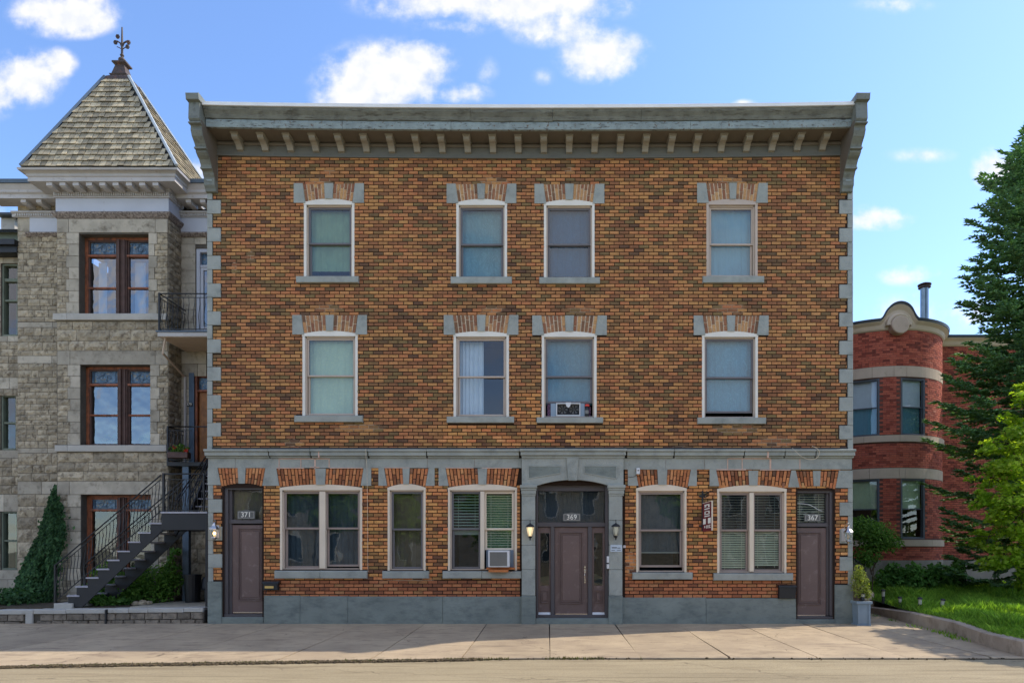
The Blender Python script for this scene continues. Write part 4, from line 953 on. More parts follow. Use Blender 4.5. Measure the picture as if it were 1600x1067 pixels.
# twin fan in the second-floor window
t = thing('window_fan', 'pale twin-blade window fan in the second-storey window', 'window fan', (X(888), .04, Z(650)))
mb = MB(); x0_,x1_,y0_,y1_ = 869, 907, 629.2, 649.6
pbox(mb, x0_, x0_+1.6, y0_, y1_, .02, .12); pbox(mb, x1_-1.6, x1_, y0_, y1_, .02, .12); pbox(mb, x0_+1.6, x1_-1.6, y0_, y0_+1.4, .02, .12); pbox(mb, x0_+1.6, x1_-1.6, y1_-2, y1_, .02, .12)
mb.prism([(X(884), Z(y0_+1)), (X(884), Z(y0_-.6)), (X(892), Z(y0_-.6)), (X(892), Z(y0_+1)), (X(890.5), Z(634.5)), (X(888), Z(636.2)), (X(885.5), Z(634.5))], .012, .05)
mb.build('frame', 'white', t, bev=.003)
for c_ in (879.4, 896.8):
    mb = MB(); cx_, cz_ = X(c_), Z(638.6); R_ = 7.8*S0
    for k in range(7):
        a = k*2*math.pi/7
        p = [(cx_+.02*math.cos(a), .08, cz_+.02*math.sin(a)), (cx_+R_*math.cos(a-.28), .065, cz_+R_*math.sin(a-.28)), (cx_+R_*math.cos(a+.34), .095, cz_+R_*math.sin(a+.34))]
        mb.add(p, [(0,1,2)])
    mb.lathe([(0,-.03),(.022,-.02),(.024,.0)], (cx_, .08, cz_), 10, 'y'); mb.build('fan_blade', 'grille', t)
    mb = MB()
    for q in range(1, 6):
        r_ = R_*q/5; mb.tube([(cx_+r_*math.cos(u*math.pi/10), .035, cz_+r_*math.sin(u*math.pi/10)) for u in range(21)], .002, 3)
    for k in range(8): a = k*math.pi/4; mb.tube([(cx_, .033, cz_), (cx_+R_*math.cos(a), .033, cz_+R_*math.sin(a))], .002, 3)
    mb.tube([(cx_+R_*math.cos(u*math.pi/10), .035, cz_+R_*math.sin(u*math.pi/10)) for u in range(21)], .006, 4)
    mb.build('fan_guard', 'steelpaint', t)
pan_ = plain('blue_grey_panel', srgb(138,156,170), .5, .05)
for (u0_, u1_) in ((860.5,868.8),(907.2,913.6)): mb = MB(); pbox(mb, u0_, u1_, 629.6, 649.6, .05, .08); mb.build('side_panel', pan_, t)
mb = MB(); pbox(mb, 869, 907, 630, 649, .118, .122); mb.build('back_plate', 'steelpaint', t)
o = MB(); pbox(o, 855.2, 860.2, 630, 649.6, .06, .16); pbox(o, 913.8, 923.2, 634, 649.6, .09, .16)
tag(o.build('patterned_cloth', 'purple'), 'dark purple patterned cloth stuffed on both sides of the window fan', 'cloth')
t = thing('bottle', 'dark bottle with a red cap in the second-storey window', 'bottle', (X(917.5), .05, Z(649.6)))
mb = MB(); mb.lathe([(0,0),(.042,0),(.045,.02),(.045,.17),(.03,.21),(.022,.23),(0,.23)], (X(917), .045, Z(649.4)), 12); mb.build('bottle_body', 'rubber', t, smooth=True)
mb = MB(); mb.lathe([(.05,.22),(.052,.265),(.04,.27),(0,.27)], (X(917.6), .045, Z(649.4)), 10); mb.build('bottle_cap', 'redcap', t)
mb = MB(); mb.lathe([(.0465,.05),(.0465,.13)], (X(917), .045, Z(649.4)), 12); mb.build('bottle_label', 'grille', t)
# cables
def cable(pts, r, label, cat='cable', mat='mortar_w'):
    n = len(pts); out = []
    for i in range(n-1):
        for k in range(6):
            t_ = k/6; p_ = [Vector(pts[max(0,min(n-1,i+j))]) for j in (-1,0,1,2)]
            out.append(.5*((2*p_[1]) + (-p_[0]+p_[2])*t_ + (2*p_[0]-5*p_[1]+4*p_[2]-p_[3])*t_*t_ + (-p_[0]+3*p_[1]-3*p_[2]+p_[3])*t_**3))
    out.append(Vector(pts[-1])); o_ = MB().tube(out, r, 5).build('cable', mat); tag(o_, label, cat)
P = lambda x, y, yo: (X(x), yo, Z(y))
cable([P(1237,700,-.03), P(1238,706,-.17), P(1246,714,-.20), P(1256,719,-.21), P(1267,719,-.21), P(1274,713,-.2), P(1274,704,-.17), P(1268,697,-.03)], .005, 'loop of pale cable drooping over the ledge near door 367')
cable([P(574.5,703,-.165), P(574.6,716,-.14), P(574.2,732,-.045), P(575,800,-.04), P(575.5,880,-.04), P(576,893,-.04)], .004, 'thin pale cable running down the bricks between two ground-floor windows')
cable([P(966,742,-.13), P(975,743,-.04), P(984,745.5,-.045), P(992,744,-.05), P(995,738,-.05)], .005, 'dark cable running from the pilaster to the motion sensor', mat='iron')
cable([P(1246.5,785,.155), P(1262,786.5,.15), P(1272,789,.15), P(1284,796,.15), P(1289,797,.15)], .008, 'white cable slanting behind the glass above door 367', mat='white')
# ================================================================ THE STONE HOUSE WITH THE TURRET (bay front y = 2.2, wall y = 2.8)
YB, YW = 2.2, 2.8
sth = thing('stone_house', 'grey stone house with a square bay, slate pyramid turret and white bracketed cornice', 'house', (X(170, YB), YB, 0))
BXL, BXR = X(89, YB), X(263, YB)
zb = lambda p: Z(p, YB)
zw = lambda p: Z(p, YW)
sholes = [(X(124,YB), X(232.5,YB), zb(491.5), zb(366)), (X(126,YB), X(235,YB), zb(696), zb(570)), (X(127,YB), X(236,YB), zb(945), zb(772.5))]
mb = MB(); wall_grid(mb, BXL, BXR, -.2, zb(340), sholes, YB, YB+.45)
mb.add([(BXL,YB,-.2),(BXL,YW,-.2),(BXL,YW,zb(340)),(BXL,YB,zb(340))],[(0,1,2,3)]); mb.add([(BXR,YB,-.2),(BXR,YW,-.2),(BXR,YW,zb(340)),(BXR,YB,zb(340))],[(0,1,2,3)])
LWX = X(28, YW); RWX = -7.6
whole = [(X(306,YW), RWX-.02, zw(523), zw(388)), (X(300,YW), RWX-.02, zw(724), zw(583))]
wall_grid(mb, LWX, BXL, -.2, zw(305), [], YW, YW+.3); wall_grid(mb, BXR, RWX, -.2, zw(330), whole, YW, YW+.3)
mb.add([(LWX,YW,-.2),(LWX,12,-.2),(LWX,12,10.8),(LWX,YW,10.8)],[(0,1,2,3)]); mb.add([(LWX,12,-.2),(XL,12,-.2),(XL,12,11),(LWX,12,11)],[(0,1,2,3)]); mb.add([(LWX,YW,11),(XL,YW,11),(XL,12,11),(LWX,12,11)],[(0,1,2,3)])
mb.add([(RWX,YW,-.2),(RWX,12,-.2),(RWX,12,10.8),(RWX,YW,10.8)],[(0,1,2,3)])
mb.build('wall', 'mortar_s', sth)
STONES = []   # (size, MB, rough)
def block(x0, x1, z0, z1, Yp, rough, axis='y', depth=None):
    g = .006; x0 += g; x1 -= g; z0 += g; z1 -= g
    if x1-x0 < .03 or z1-z0 < .02: return
    mb = MB(); pr = .018 if not rough else .022
    nx = max(2, min(5, int((x1-x0)/.10)+1)) if rough else 1; nz = max(2, min(3, int((z1-z0)/.10)+1)) if rough else 1
    amp = depth if depth is not None else min(.055, (z1-z0)*.22)
    vs = []
    for j in range(nz+1):
        for i in range(nx+1):
            u = x0+(x1-x0)*i/nx; v = z0+(z1-z0)*j/nz
            if rough:
                edge = i in (0, nx) or j in (0, nz)
                d = pr*.4 + (0 if edge else amp*(.35+.65*RN.random()))
                if not edge: u += RN.uniform(-.02,.02); v += RN.uniform(-.012,.012)
                else: d += RN.uniform(0, .008)
            else: d = pr
            vs.append((u, Yp-d, v) if axis == 'y' else (Yp+d, u, v))
    fs = [(j*(nx+1)+i, j*(nx+1)+i+1, (j+1)*(nx+1)+i+1, (j+1)*(nx+1)+i) for j in range(nz) for i in range(nx)]
    # skirt back to the wall
    ring = [i for i in range(nx+1)] + [(j)*(nx+1)+nx for j in range(1, nz+1)] + [nz*(nx+1)+i for i in range(nx-1,-1,-1)] + [j*(nx+1) for j in range(nz-1,0,-1)]
    o = len(vs)
    for r_ in ring:
        q = vs[r_]; vs.append((q[0], Yp+.01, q[2]) if axis == 'y' else (Yp-.01, q[1], q[2]))
    L = len(ring)
    for k in range(L): fs.append((ring[k], o+k, o+(k+1)%L, ring[(k+1)%L]))
    mb.add(vs, fs)
    dist = Yp if axis == 'y' else 2.5
    STONES.append(((x1-x0)*(z1-z0) if axis == 'y' else .01, mb, rough))
def course(x0, x1, z0, z1, Yp, rough, wmin, wmax, holes=(), axis='y'):
    zc = (z0+z1)/2
    hs = sorted([(h[0], h[1]) for h in holes if h[2] < zc < h[3]])
    free = []; cur = x0
    for a, b in hs:
        if a > cur: free.append((cur, a))
        cur = max(cur, b)
    if cur < x1: free.append((cur, x1))
    for a, b in free:
        x = a
        while x < b - .02:
            w_ = RN.uniform(wmin, wmax)
            if b - (x+w_) < wmin*.6: w_ = b - x
            block(x, x+w_, z0, z1, Yp, rough, axis); x += w_
# bay front: px bands (y0,y1, kind)
def zone(px0, px1, py0, py1, n, rough, wmin, wmax, Yp=YB, holes=()):
    zf = lambda p: Z(p, Yp)
    ys_ = [py0]
    hs = [RN.uniform(.8, 1.25) for _ in range(n)]; T = sum(hs)
    for h_ in hs: ys_.append(ys_[-1] + (py1-py0)*h_/T)
    for a, b in zip(ys_, ys_[1:]): course(X(px0, Yp), X(px1, Yp), zf(b), zf(a), Yp, rough, wmin, wmax, holes)
def jambs(xl0, xl1, xr0, xr1, y0, y1, n, rx0, rx1):
    """alternating dressed quoins beside a bay window, rubble outside them"""
    h_ = (y1-y0)/n
    for k in range(n):
        a, b = y0+k*h_, y0+(k+1)*h_
        ex = 4 if k % 2 else 0
        block(X(xl0+ex+ (0),YB), X(xl1,YB), zb(b), zb(a), YB, False); block(X(xr0,YB), X(xr1-ex,YB), zb(b), zb(a), YB, False)
        mid = (a+b)/2
        for (p, q) in ((a, mid), (mid, b)):
            for (c, d_) in ((rx0, xl0+ex), (xr1-ex, rx1)):
                if RN.random() < .35: m_ = c+(d_-c)*RN.uniform(.4,.6); block(X(c,YB), X(m_,YB), zb(q), zb(p), YB, True); block(X(m_,YB), X(d_,YB), zb(q), zb(p), YB, True)
                else: block(X(c,YB), X(d_,YB), zb(q), zb(p), YB, True)
def bigrow(y0, y1, xs):
    for a, b in zip(xs, xs[1:]): block(X(a,YB), X(b,YB), zb(y1), zb(y0), YB, False)
bigrow(342.5, 364, [89.5,108,243,262.5]); jambs(104,124,232.5,246,364,491,7,89.5,262.5)
zone(89.5,262.5,502.5,548,3,True,.30,.62)
bigrow(548, 570, [90,110,243,263]); jambs(106,126,235,250,570,695,7,90,263)
zone(90,263,706.5,751.5,3,True,.34,.95)
bigrow(751.5, 772.5, [90,109,109.1,262]); jambs(106,127,236,252,772.5,945,9,90,262)
# sills across the bay
for (a,b,y0,y1) in ((86,108,491.5,501.5),(108.2,262.8,491.5,501.5),(89,109,696,706),(109.2,262.8,696,706)):
    mb = MB(); mb.box(X(a,YB), X(b,YB), YB-.09, YB+.3, zb(y1), zb(y0)); mb.build('belt_stone', 'stone_s', sth, bev=.01)
# side of the bay (faces the porch) and porch wall
def sidecourse(z0, z1, rough): course(YB+.0, YW, z0, z1, BXR, rough, .2, .34, axis='x')
z_ = -.1
while z_ < zb(345):
    h_ = RN.uniform(.13, .2); sidecourse(z_, min(z_+h_, zb(343)), True); z_ += h_
# left wall and its belts
pl, pr_ = 28, 91
for (y0,y1,n,rough,wmin,wmax) in ((310,340,3,True,.25,.45),(340,362,1,False,.5,.9),(362,378,1,True,.3,.5),(378,503,14,True,.16,.42),(503.5,512,1,False,.5,1),(512,556,4,True,.16,.42),(556,568,1,False,.6,1),(568,700,15,True,.14,.4),(700,708,1,False,.6,1),(708,752,3,True,.3,.55),(752,772,1,False,.6,1.),(772,960,10,True,.3,.6)):
    Yp = YW; xa = X(pl,YW); xb = BXL
    hs = [RN.uniform(.75,1.3) for _ in range(n)]; T = sum(hs); yy = y0
    for h_ in hs:
        q = yy + (y1-y0)*h_/T; course(xa, xb, zw(q), zw(yy), YW, rough, wmin, wmax); yy = q
for (y0,y1,n) in ((344,362,1),(362,545,9),(549,725,9),(725,945,10)):
    hs = (y1-y0)/n
    for k in range(n): course(BXR, X(323,YW) if y0 < 725 else X(330,YW), zw(y0+(k+1)*hs), zw(y0+k*hs), YW, y0 >= 725, .35, .62, whole)
STONES.sort(key=lambda t: -t[0])
for _, p, r_ in STONES[:300]: p.build('stone_block', 'stone_r1' if r_ else 'stone1', sth)
mb = MB()
for _, p, r_ in STONES[300:]:
    mb.cur = 0 if r_ else 1; mb.add(p.v, p.f)
mb.build('stone_blocks', ['stone_r','stone'], sth, kind='stuff')

# windows of the bay
def pboxY(mb, x0, x1, yt, yb, Yr, Yf, Yk): return mb.box(X(x0,Yr), X(x1,Yr), Yf, Yk, Z(yb,Yr), Z(yt,Yr))
def bay_window(x0, x1, y0, y1, trans, meet, mul, parts=('glass_old',), low=False):
    Yf = YB+.20
    q = lambda mb, a, b, c, d, o=0, k=.12: mb.box(X(a,YB), X(b,YB), Yf+o, Yf+k, zb(d), zb(c))
    mb = MB(); q(mb, x0-1, x0+4, y0, y1); q(mb, x1-3.5, x1+1, y0, y1); q(mb, x0+4, x1-3.5, y0-1, y0+3.4); q(mb, x0+4, x1-3.5, y1-2.5, y1+1, -.03)
    w_ = mb.build('window', 'wood_w', sth, bev=.006)
    m0, m1 = mul
    mb = MB(); q(mb, m0, m1, y0+3.4, y1-2.5, -.02); q(mb, m0+3.5, m0+6.5, y0+3.4, y1-2.5, -.07); q(mb, m1-4, m1-2, y0+3.4, y1-2.5, -.05); mb.build('mullion', 'wood_dk', w_, bev=.006)
    for a, b in ((x0+4, m0), (m1, x1-3.5)):
        mb = MB(); q(mb, a, b, trans-1.6, trans+1.8, -.015, .13); mb.build('transom_bar', 'wood_w', w_, bev=.004)
        if meet:
            mb = MB(); q(mb, a, b, meet-1.4, meet+1.4, .01, .11); mb.build('meeting_rail', 'wood_w', w_, bev=.004)
        mb = MB()
        q(mb, a, a+2.2, y0+3.4, y1-2.5, .02, .1); q(mb, b-2.2, b, y0+3.4, y1-2.5, .02, .1); q(mb, a+2.2, b-2.2, y0+3.4, y0+6, .02, .1); q(mb, a+2.2, b-2.2, y1-5, y1-2.5, .02, .1); mb.build('sash', 'wood_w' if low else 'wood_dk', w_, bev=.003)
        spans = [(y0+6, trans-1.6, 'stained')] + ([(trans+1.8, meet-1.4, 'glass_old'), (meet+1.4, y1-5, 'glass_old')] if meet else [(trans+1.8, y1-5, 'glass_old')])
        for c, d_, g in spans:
            MB().add([(X(a+2,YB),Yf+.06,zb(d_)),(X(b-2,YB),Yf+.06,zb(d_)),(X(b-2,YB),Yf+.06,zb(c)),(X(a+2,YB),Yf+.06,zb(c))],[(0,1,2,3)]).build('pane', 'glass_dim' if low and g == 'glass_old' else g, w_)
        # leaded pattern on the top light
        mb = MB(); cx_, cz_ = X((a+b)/2,YB), (zb(y0+6)+zb(trans-1.6))/2; W_, H_ = (X(b-2,YB)-X(a+2,YB))/2, (zb(y0+6)-zb(trans-1.6))/2
        mb.tube([(cx_-W_*.5, Yf+.05, cz_), (cx_, Yf+.05, cz_+H_*.7), (cx_+W_*.5, Yf+.05, cz_), (cx_, Yf+.05, cz_-H_*.7), (cx_-W_*.5, Yf+.05, cz_)], .006, 4)
        mb.tube([(cx_+H_*.4*math.cos(t*math.pi/5), Yf+.05, cz_+H_*.4*math.sin(t*math.pi/5)) for t in range(11)], .006, 4)
        for s_ in (-1,1): mb.box(cx_+s_*W_*.8-.005, cx_+s_*W_*.8+.005, Yf+.045, Yf+.055, cz_-H_, cz_+H_)
        mb.box(cx_-W_, cx_+W_, Yf+.046, Yf+.054, cz_+H_*.78, cz_+H_*.78+.008); mb.box(cx_-W_, cx_+W_, Yf+.046, Yf+.054, cz_-H_*.78, cz_-H_*.78+.008)
        mb.build('leaded_pattern', 'lead', w_)
    mb = MB(); mb.box(X(x0,YB), X(x1,YB), Yf+.9, Yf+.95, zb(y1), zb(y0)); mb.build('room_wall', 'interior', w_)
    return w_
s_ = NM('stained_glass'); c_ = s_.ramp(s_.noise(14, 2), [(.3, (.05,.10,.16)), (.5, (.10,.18,.26)), (.62, (.2,.16,.10)), (.75, (.28,.34,.40))], 'CONSTANT'); s_.principled(c_, .12, 0, s_.noise(9, 2), .02); MB_['stained'] = s_.m
wb1 = bay_window(125,232.5,366.5,491.5,394.5,445,(174.5,191))
blind(wb1, 210, 228, 398, 488, 'curtain', YB+.6, .02, 'curtain') if False else None
mb = MB()
for a, b in ((137,150),(195,212)):
    mb.box(X(a,YB), X(b,YB), YB+.42, YB+.44, zb(487), zb(400))
mb.build('curtain', 'curtain', wb1)
wb2 = bay_window(127,235,570.5,696,598,646,(177,192))
wb3 = bay_window(128,236,773,945,796,None,(176,190), low=True)
# window plants indoors
def leafclump(mb, c, r, n, size, flat=1.0, shape='diamond'):
    for _ in range(n):
        while True:
            p = Vector((RN.uniform(-1,1), RN.uniform(-1,1), RN.uniform(-1,1)))
            if p.length < 1: break
        p = Vector((c[0]+p.x*r[0], c[1]+p.y*r[1], c[2]+p.z*r[2]))
        leaf(mb, p, size*RN.uniform(.6,1.3), shape)
def rndvec():
    while True:
        p = Vector((RN.uniform(-1,1), RN.uniform(-1,1), RN.uniform(-1,1)))
        if .1 < p.length < 1: return p.normalized()
MAPLE = [(0,0),(.10,.30),(.45,.22),(.32,.48),(.50,.62),(.20,.66),(0,1.0),(-.20,.66),(-.50,.62),(-.32,.48),(-.45,.22),(-.10,.30)]
def leaf(mb, p, s_, shape='diamond', nrm=None, dirv=None):
    n = (nrm or rndvec()); 
    t = dirv or rndvec(); t = (t - n*t.dot(n))
    if t.length < .05: t = n.orthogonal()
    t.normalize(); b = n.cross(t)
    if shape == 'maple':
        mb.add([tuple(p + b*(x*s_) + t*((y-.4)*s_) + n*(abs(x)*.25*s_)) for x, y in MAPLE], [(0,1,11),(1,2,3),(1,3,5),(3,4,5),(1,5,7,11),(5,6,7),(11,7,9),(11,9,10),(9,7,8)])
    elif shape == 'broad':
        mb.add([tuple(p-t*s_*.5), tuple(p+b*s_*.32+n*s_*.08), tuple(p+t*s_*.15+b*s_*.28+n*s_*.05), tuple(p+t*s_*.6), tuple(p+t*s_*.15-b*s_*.28+n*s_*.05), tuple(p-b*s_*.32+n*s_*.08)], [(0,1,2,3),(0,3,4,5)])
    else:
        mb.add([tuple(p-t*s_*.5), tuple(p+b*s_*.3+n*s_*.1), tuple(p+t*s_*.5), tuple(p-b*s_*.3+n*s_*.1)], [(0,1,2),(0,2,3)])
for (a, b) in ((139,172),(200,232)):
    t = thing('indoor_plant', 'leafy potted plant behind the %s pane of the bay window on the middle floor' % ('left' if a < 150 else 'right'), 'potted plant', (X((a+b)/2,YB), YB+.42, zb(693)), 'plants behind the bay window')
    mb = MB(); leafclump(mb, (X((a+b)/2,YB), YB+.45, zb(683)), ((X(b,YB)-X(a,YB))/2, .08, .16), 90, .10); mb.build('leaves', 'bushleaf', t)
    mb = MB(); leafclump(mb, (X((a+b)/2,YB), YB+.40, zb(684)), ((X(b,YB)-X(a,YB))/2*.8, .05, .10), 14, .06); mb.build('flowers', 'flower_y', t)
    mb = MB(); mb.lathe([(0,0),(.08,0),(.10,.12),(0,.12)], (X((a+b)/2,YB), YB+.45, zb(694)), 10); mb.build('pot', 'bstone', t)

# cornice and turret
def frame_cornice(name, prof, mat, x0, x1, yfr, ybk, parent=sth):
    """profile (out, z) wrapped round the front and the two sides of a block"""
    mb = MB(); k = len(prof)
    for (ox, oz) in prof: mb.v.append((x0-ox, ybk, oz))
    for (ox, oz) in prof: mb.v.append((x0-ox, yfr-ox, oz))
    for (ox, oz) in prof: mb.v.append((x1+ox, yfr-ox, oz))
    for (ox, oz) in prof: mb.v.append((x1+ox, ybk, oz))
    for s__ in range(3):
        for j in range(k): mb.f.append((s__*k+j, s__*k+(j+1)%k, (s__+1)*k+(j+1)%k, (s__+1)*k+j)); mb.mi.append(0)
    mb.f.append(tuple(range(k))); mb.f.append(tuple(3*k+j for j in range(k))); mb.mi += [0, 0]
    return mb.build(name, mat, parent)
TX0, TX1 = BXL, BXR
Yc = 1.6
zE = Z(261.5, Yc)      # eave line
frame_cornice('moulding', [(0, zb(342.5)), (.03, zb(341)), (.09, zb(336)), (.10, zb(333.5)), (0, zb(333))], 'rot', TX0, TX1, YB, YW)
frame_cornice('frieze', [(0, zb(333)), (.02, zb(332.8)), (.02, zb(311)), (0, zb(310))], 'trimblue', TX0, TX1, YB, YW)
frame_cornice('dentil_band', [(0, zb(311)), (.06, zb(310.5)), (.06, zb(301)), (.10, zb(300)), (.10, zb(298)), (0, zb(298))], 'trimwhite', TX0, TX1, YB, YW)
mb = MB(); n = 52
for i in range(n):
    x = TX0-.04+(TX1-TX0+.08)*(i+.5)/n; mb.box(x-.019, x+.019, YB-.09, YB-.055, zb(308.5), zb(303))
for i in range(8): y = YB+.04+i*.072; mb.box(TX1+.055, TX1+.09, y-.019, y+.019, zb(308.5), zb(303))
mb.build('dentils', 'trimwhite', sth, kind='stuff')
z0c = Z(282, 1.75); z1c = zE
Zs = zb(298)           # soffit height
frame_cornice('turret_cornice', [(0, Zs), (.44, Zs), (.44, Zs+.10), (.47, Zs+.12), (.47, Zs+.18), (.53, Zs+.22), (.585, zE-.05), (.60, zE), (0, zE)], 'trimwhite', TX0+.02, TX1-.02, YB, 4.6)
mb_proto = None
for i in range(9):
    x = TX0+.10+(TX1-TX0-.20)*i/8
    if mb_proto is None:
        mb_proto = MB().prism([(YB-.09, Zs-.001), (YB-.40, Zs-.001), (YB-.40, Zs-.085), (YB-.34, Zs-.115), (YB-.22, Zs-.10), (YB-.10, Zs-.11)], -.075, .075, 'x').mesh('cornice_bracket', 'trimwhite')
    link('cornice_bracket', mb_proto, sth, (x, 0, 0))
# pyramid
RX0, RX1, RY0, RY1 = X(34, Yc), X(275, Yc), Yc, 4.3
TXa, TXb, TYa, TYb = -12.12, -11.50, 2.80, 3.2
zT = Z(122, 2.8)
A = [Vector((RX0,RY0,zE+.01)), Vector((RX1,RY0,zE+.01)), Vector((RX1,RY1,zE+.01)), Vector((RX0,RY1,zE+.01))]
Tp = [Vector((TXa,TYa,zT)), Vector((TXb,TYa,zT)), Vector((TXb,TYb,zT)), Vector((TXa,TYb,zT))]
mb = MB(); mb.add([tuple(v) for v in A+Tp], [(0,1,5,4),(1,2,6,5),(2,3,7,6),(3,0,4,7),(4,5,6,7),(0,1,2,3)]); roof = mb.build('roof', 'slatebase', sth)
def slates(a0, a1, t0, t1, rows, wpx, n_single):
    nrm = (a1-a0).cross(t0-a0).normalized()
    if nrm.dot(Vector((0,-1,.3))) < 0 and nrm.dot(Vector((1,0,.3))) < 0: nrm = -nrm
    stuff = MB(); cnt = 0
    for r_ in range(rows):
        f0, f1 = r_/rows, (r_+1.28)/rows
        L0, R0 = a0.lerp(t0, r_/rows), a1.lerp(t1, r_/rows); L1, R1 = a0.lerp(t0, min(1, f1)), a1.lerp(t1, min(1, f1))
        W = (R0-L0).length; n = max(3, round(W/wpx)); off = .5*(r_ % 2)
        u_ = (R0-L0).normalized()
        base = -off*wpx
        xs_ = []
        x = base
        while x < W:
            w_ = wpx*RN.uniform(.85, 1.15); xs_.append((max(0, x), min(W, x+w_))); x += w_
        for xa, xb in xs_:
            if xb-xa < .04: continue
            # clip the top edge to the hips
            dl = (L1-L0).dot(u_); dr = (R1-L0).dot(u_)
            up = (L1-L0) - u_*dl
            xa1, xb1 = max(xa, dl), min(xb, dr)
            if xb1 - xa1 < .02: continue
            g = .007; lift = .040+RN.random()*.014; dz = -up.normalized()*RN.uniform(0, .018)
            p0 = L0+u_*(xa+g)+nrm*lift+dz; p1 = L0+u_*(xb-g)+nrm*lift+dz
            p2 = L0+up+u_*(max(xb1-g, xa1+.01))+nrm*.008; p3 = L0+up+u_*(xa1+g)+nrm*.008
            vs = [p0, p1, p2, p3] + [p - nrm*.014 for p in (p0, p1, p2, p3)]
            m_ = MB().add([tuple(v) for v in vs], [(0,1,2,3),(4,7,6,5),(0,4,5,1),(1,5,6,2),(2,6,7,3),(3,7,4,0)])
            if cnt < n_single: m_.build('slate', 'slate1', roof); cnt += 1
            else: stuff.add(m_.v, m_.f)
    if stuff.v: stuff.build('slates', 'slate', roof, kind='stuff')
slates(A[0], A[1], Tp[0], Tp[1], 17, .15, 300)
slates(A[1], A[2], Tp[1], Tp[2], 17, .15, 0)
slates(A[3], A[0], Tp[3], Tp[0], 16, .2, 0)
for i, (p, q) in enumerate(((A[0],Tp[0]),(A[1],Tp[1]),(A[2],Tp[2]))):
    d_ = Vector(((-1 if i == 0 else 1)*.02, (-.02 if i < 2 else .02), .03))
    MB().tube([p+d_, q+d_], .042, 5).build('hip_flashing', 'ridge' if i == 1 else 'lead', roof)
# cap and finial
cxm, cym = (TXa+TXb)/2, (TYa+TYb)/2
def sqr(mb, prof):
    k = []
    for hx, hy, z in prof: k.append([(cxm-hx,cym-hy,z),(cxm+hx,cym-hy,z),(cxm+hx,cym+hy,z),(cxm-hx,cym+hy,z)])
    o = len(mb.v); mb.v += [v for r_ in k for v in r_]
    for i in range(len(k)-1):
        for j in range(4): mb.f.append((o+i*4+j, o+i*4+(j+1)%4, o+(i+1)*4+(j+1)%4, o+(i+1)*4+j)); mb.mi.append(0)
    mb.f.append((o,o+1,o+2,o+3)); e = o+(len(k)-1)*4; mb.f.append((e,e+1,e+2,e+3)); mb.mi += [0,0]
mb = MB(); sqr(mb, [(.36,.25,zT-.06),(.34,.23,zT+.03),(.22,.17,zT+.10),(.24,.19,zT+.14),(.20,.15,zT+.16),(.12,.10,zT+.44),(.19,.15,zT+.48),(.19,.15,zT+.52),(.08,.08,zT+.53)]); mb.build('roof_cap', 'rust', roof)
mb = MB(); mb.ball((cxm,cym,zT+.62), .095, 10, .8); mb.lathe([(.045,.0),(.035,.12),(.055,.16),(.03,.2),(.026,.6),(.018,.93),(0,.95)], (cxm,cym,zT+.60), 8)
for s_ in (-1, 1):
    mb.tube([(cxm, cym, zT+.98), (cxm+s_*.05, cym, zT+1.10), (cxm+s_*.13, cym, zT+1.15), (cxm+s_*.18, cym, zT+1.12)], .022, 5)
    for (dx, dz) in ((.18,1.12),(.15,1.0)) if s_ > 0 else ((.18,1.12),(.12,1.28)):
        for k in range(6):
            a = k*math.pi/3; mb.ball((cxm+s_*dx+.03*math.cos(a), cym, zT+dz+.035*math.sin(a)), .032, 5)
    mb.tube([(cxm, cym, zT+.92), (cxm+s_*.07, cym, zT+.97), (cxm+s_*.14, cym, zT+1.0)], .012, 5)
mb.build('finial', 'rust', roof, smooth=False)
# lower cornices left and right of the turret
def wing_cornice(x0, x1, lft):
    zt = Z(281, YW-.55)
    zs2 = zt-.42
    e = -.45 if lft else 0
    mb = MB(); mb.prism([(YW-.42, zs2), (YW-.42, zs2+.10), (YW-.47, zs2+.14), (YW-.47, zs2+.2), (YW-.54, zs2+.33), (YW, zs2+.33), (YW, zs2)], x0+e, x1, 'x'); mb.build('wing_cornice', 'trimwhite', sth)
    mb = MB(); mb.prism([(YW-.58, zs2+.33), (YW-.6, zt), (YW+.3, zt+.02), (YW+.3, zs2+.33)], x0+e-.04, x1, 'x'); mb.build('eave_flashing', 'lead', sth)
    mb = MB(); mb.prism([(YW-.08, zs2-.32), (YW-.08, zs2-.24), (YW-.13, zs2-.22), (YW-.13, zs2-.18), (YW, zs2-.18), (YW, zs2-.32)], x0-.1 if lft else x0, x1, 'x'); mb.build('dentil_band', 'trimwhite', sth)
    mb = MB(); x = x0
    while x < x1: mb.box(x, x+.036, YW-.11, YW-.075, zs2-.30, zs2-.235); x += .062
    mb.build('dentils', 'trimwhite', sth, kind='stuff')
    mb = MB(); mb.box(x0 + (.35 if lft else 0), x1, YW-.04, YW+.0, zs2-.75, zs2-.32); mb.build('frieze', 'trimblue', sth)
    mb = MB(); mb.prism([(YW-.05, zs2-.85), (YW-.12, zs2-.78), (YW-.12, zs2-.745), (YW, zs2-.745), (YW, zs2-.85)], x0 + (.28 if lft else 0), x1, 'x'); mb.build('moulding', 'rot', sth)
    me = MB().prism([(YW-.04, zs2-.001), (YW-.38, zs2-.001), (YW-.38, zs2-.08), (YW-.32, zs2-.11), (YW-.20, zs2-.10), (YW-.04, zs2-.12)], -.07, .07, 'x').mesh('cornice_bracket', 'trimwhite')
    for xx in ([X(40,YW-.3), X(64,YW-.3)] if lft else [X(297,YW-.3), X(319,YW-.3)]): link('cornice_bracket', me, sth, (xx, 0, 0))
wing_cornice(LWX, BXL, True); wing_cornice(BXR, -7.95, False)
mb = MB(); mb.tube([(X(306,YW), YW-.06, zw(415)), (X(306,YW)-.0, YW-.06, zw(300))], .03, 6)
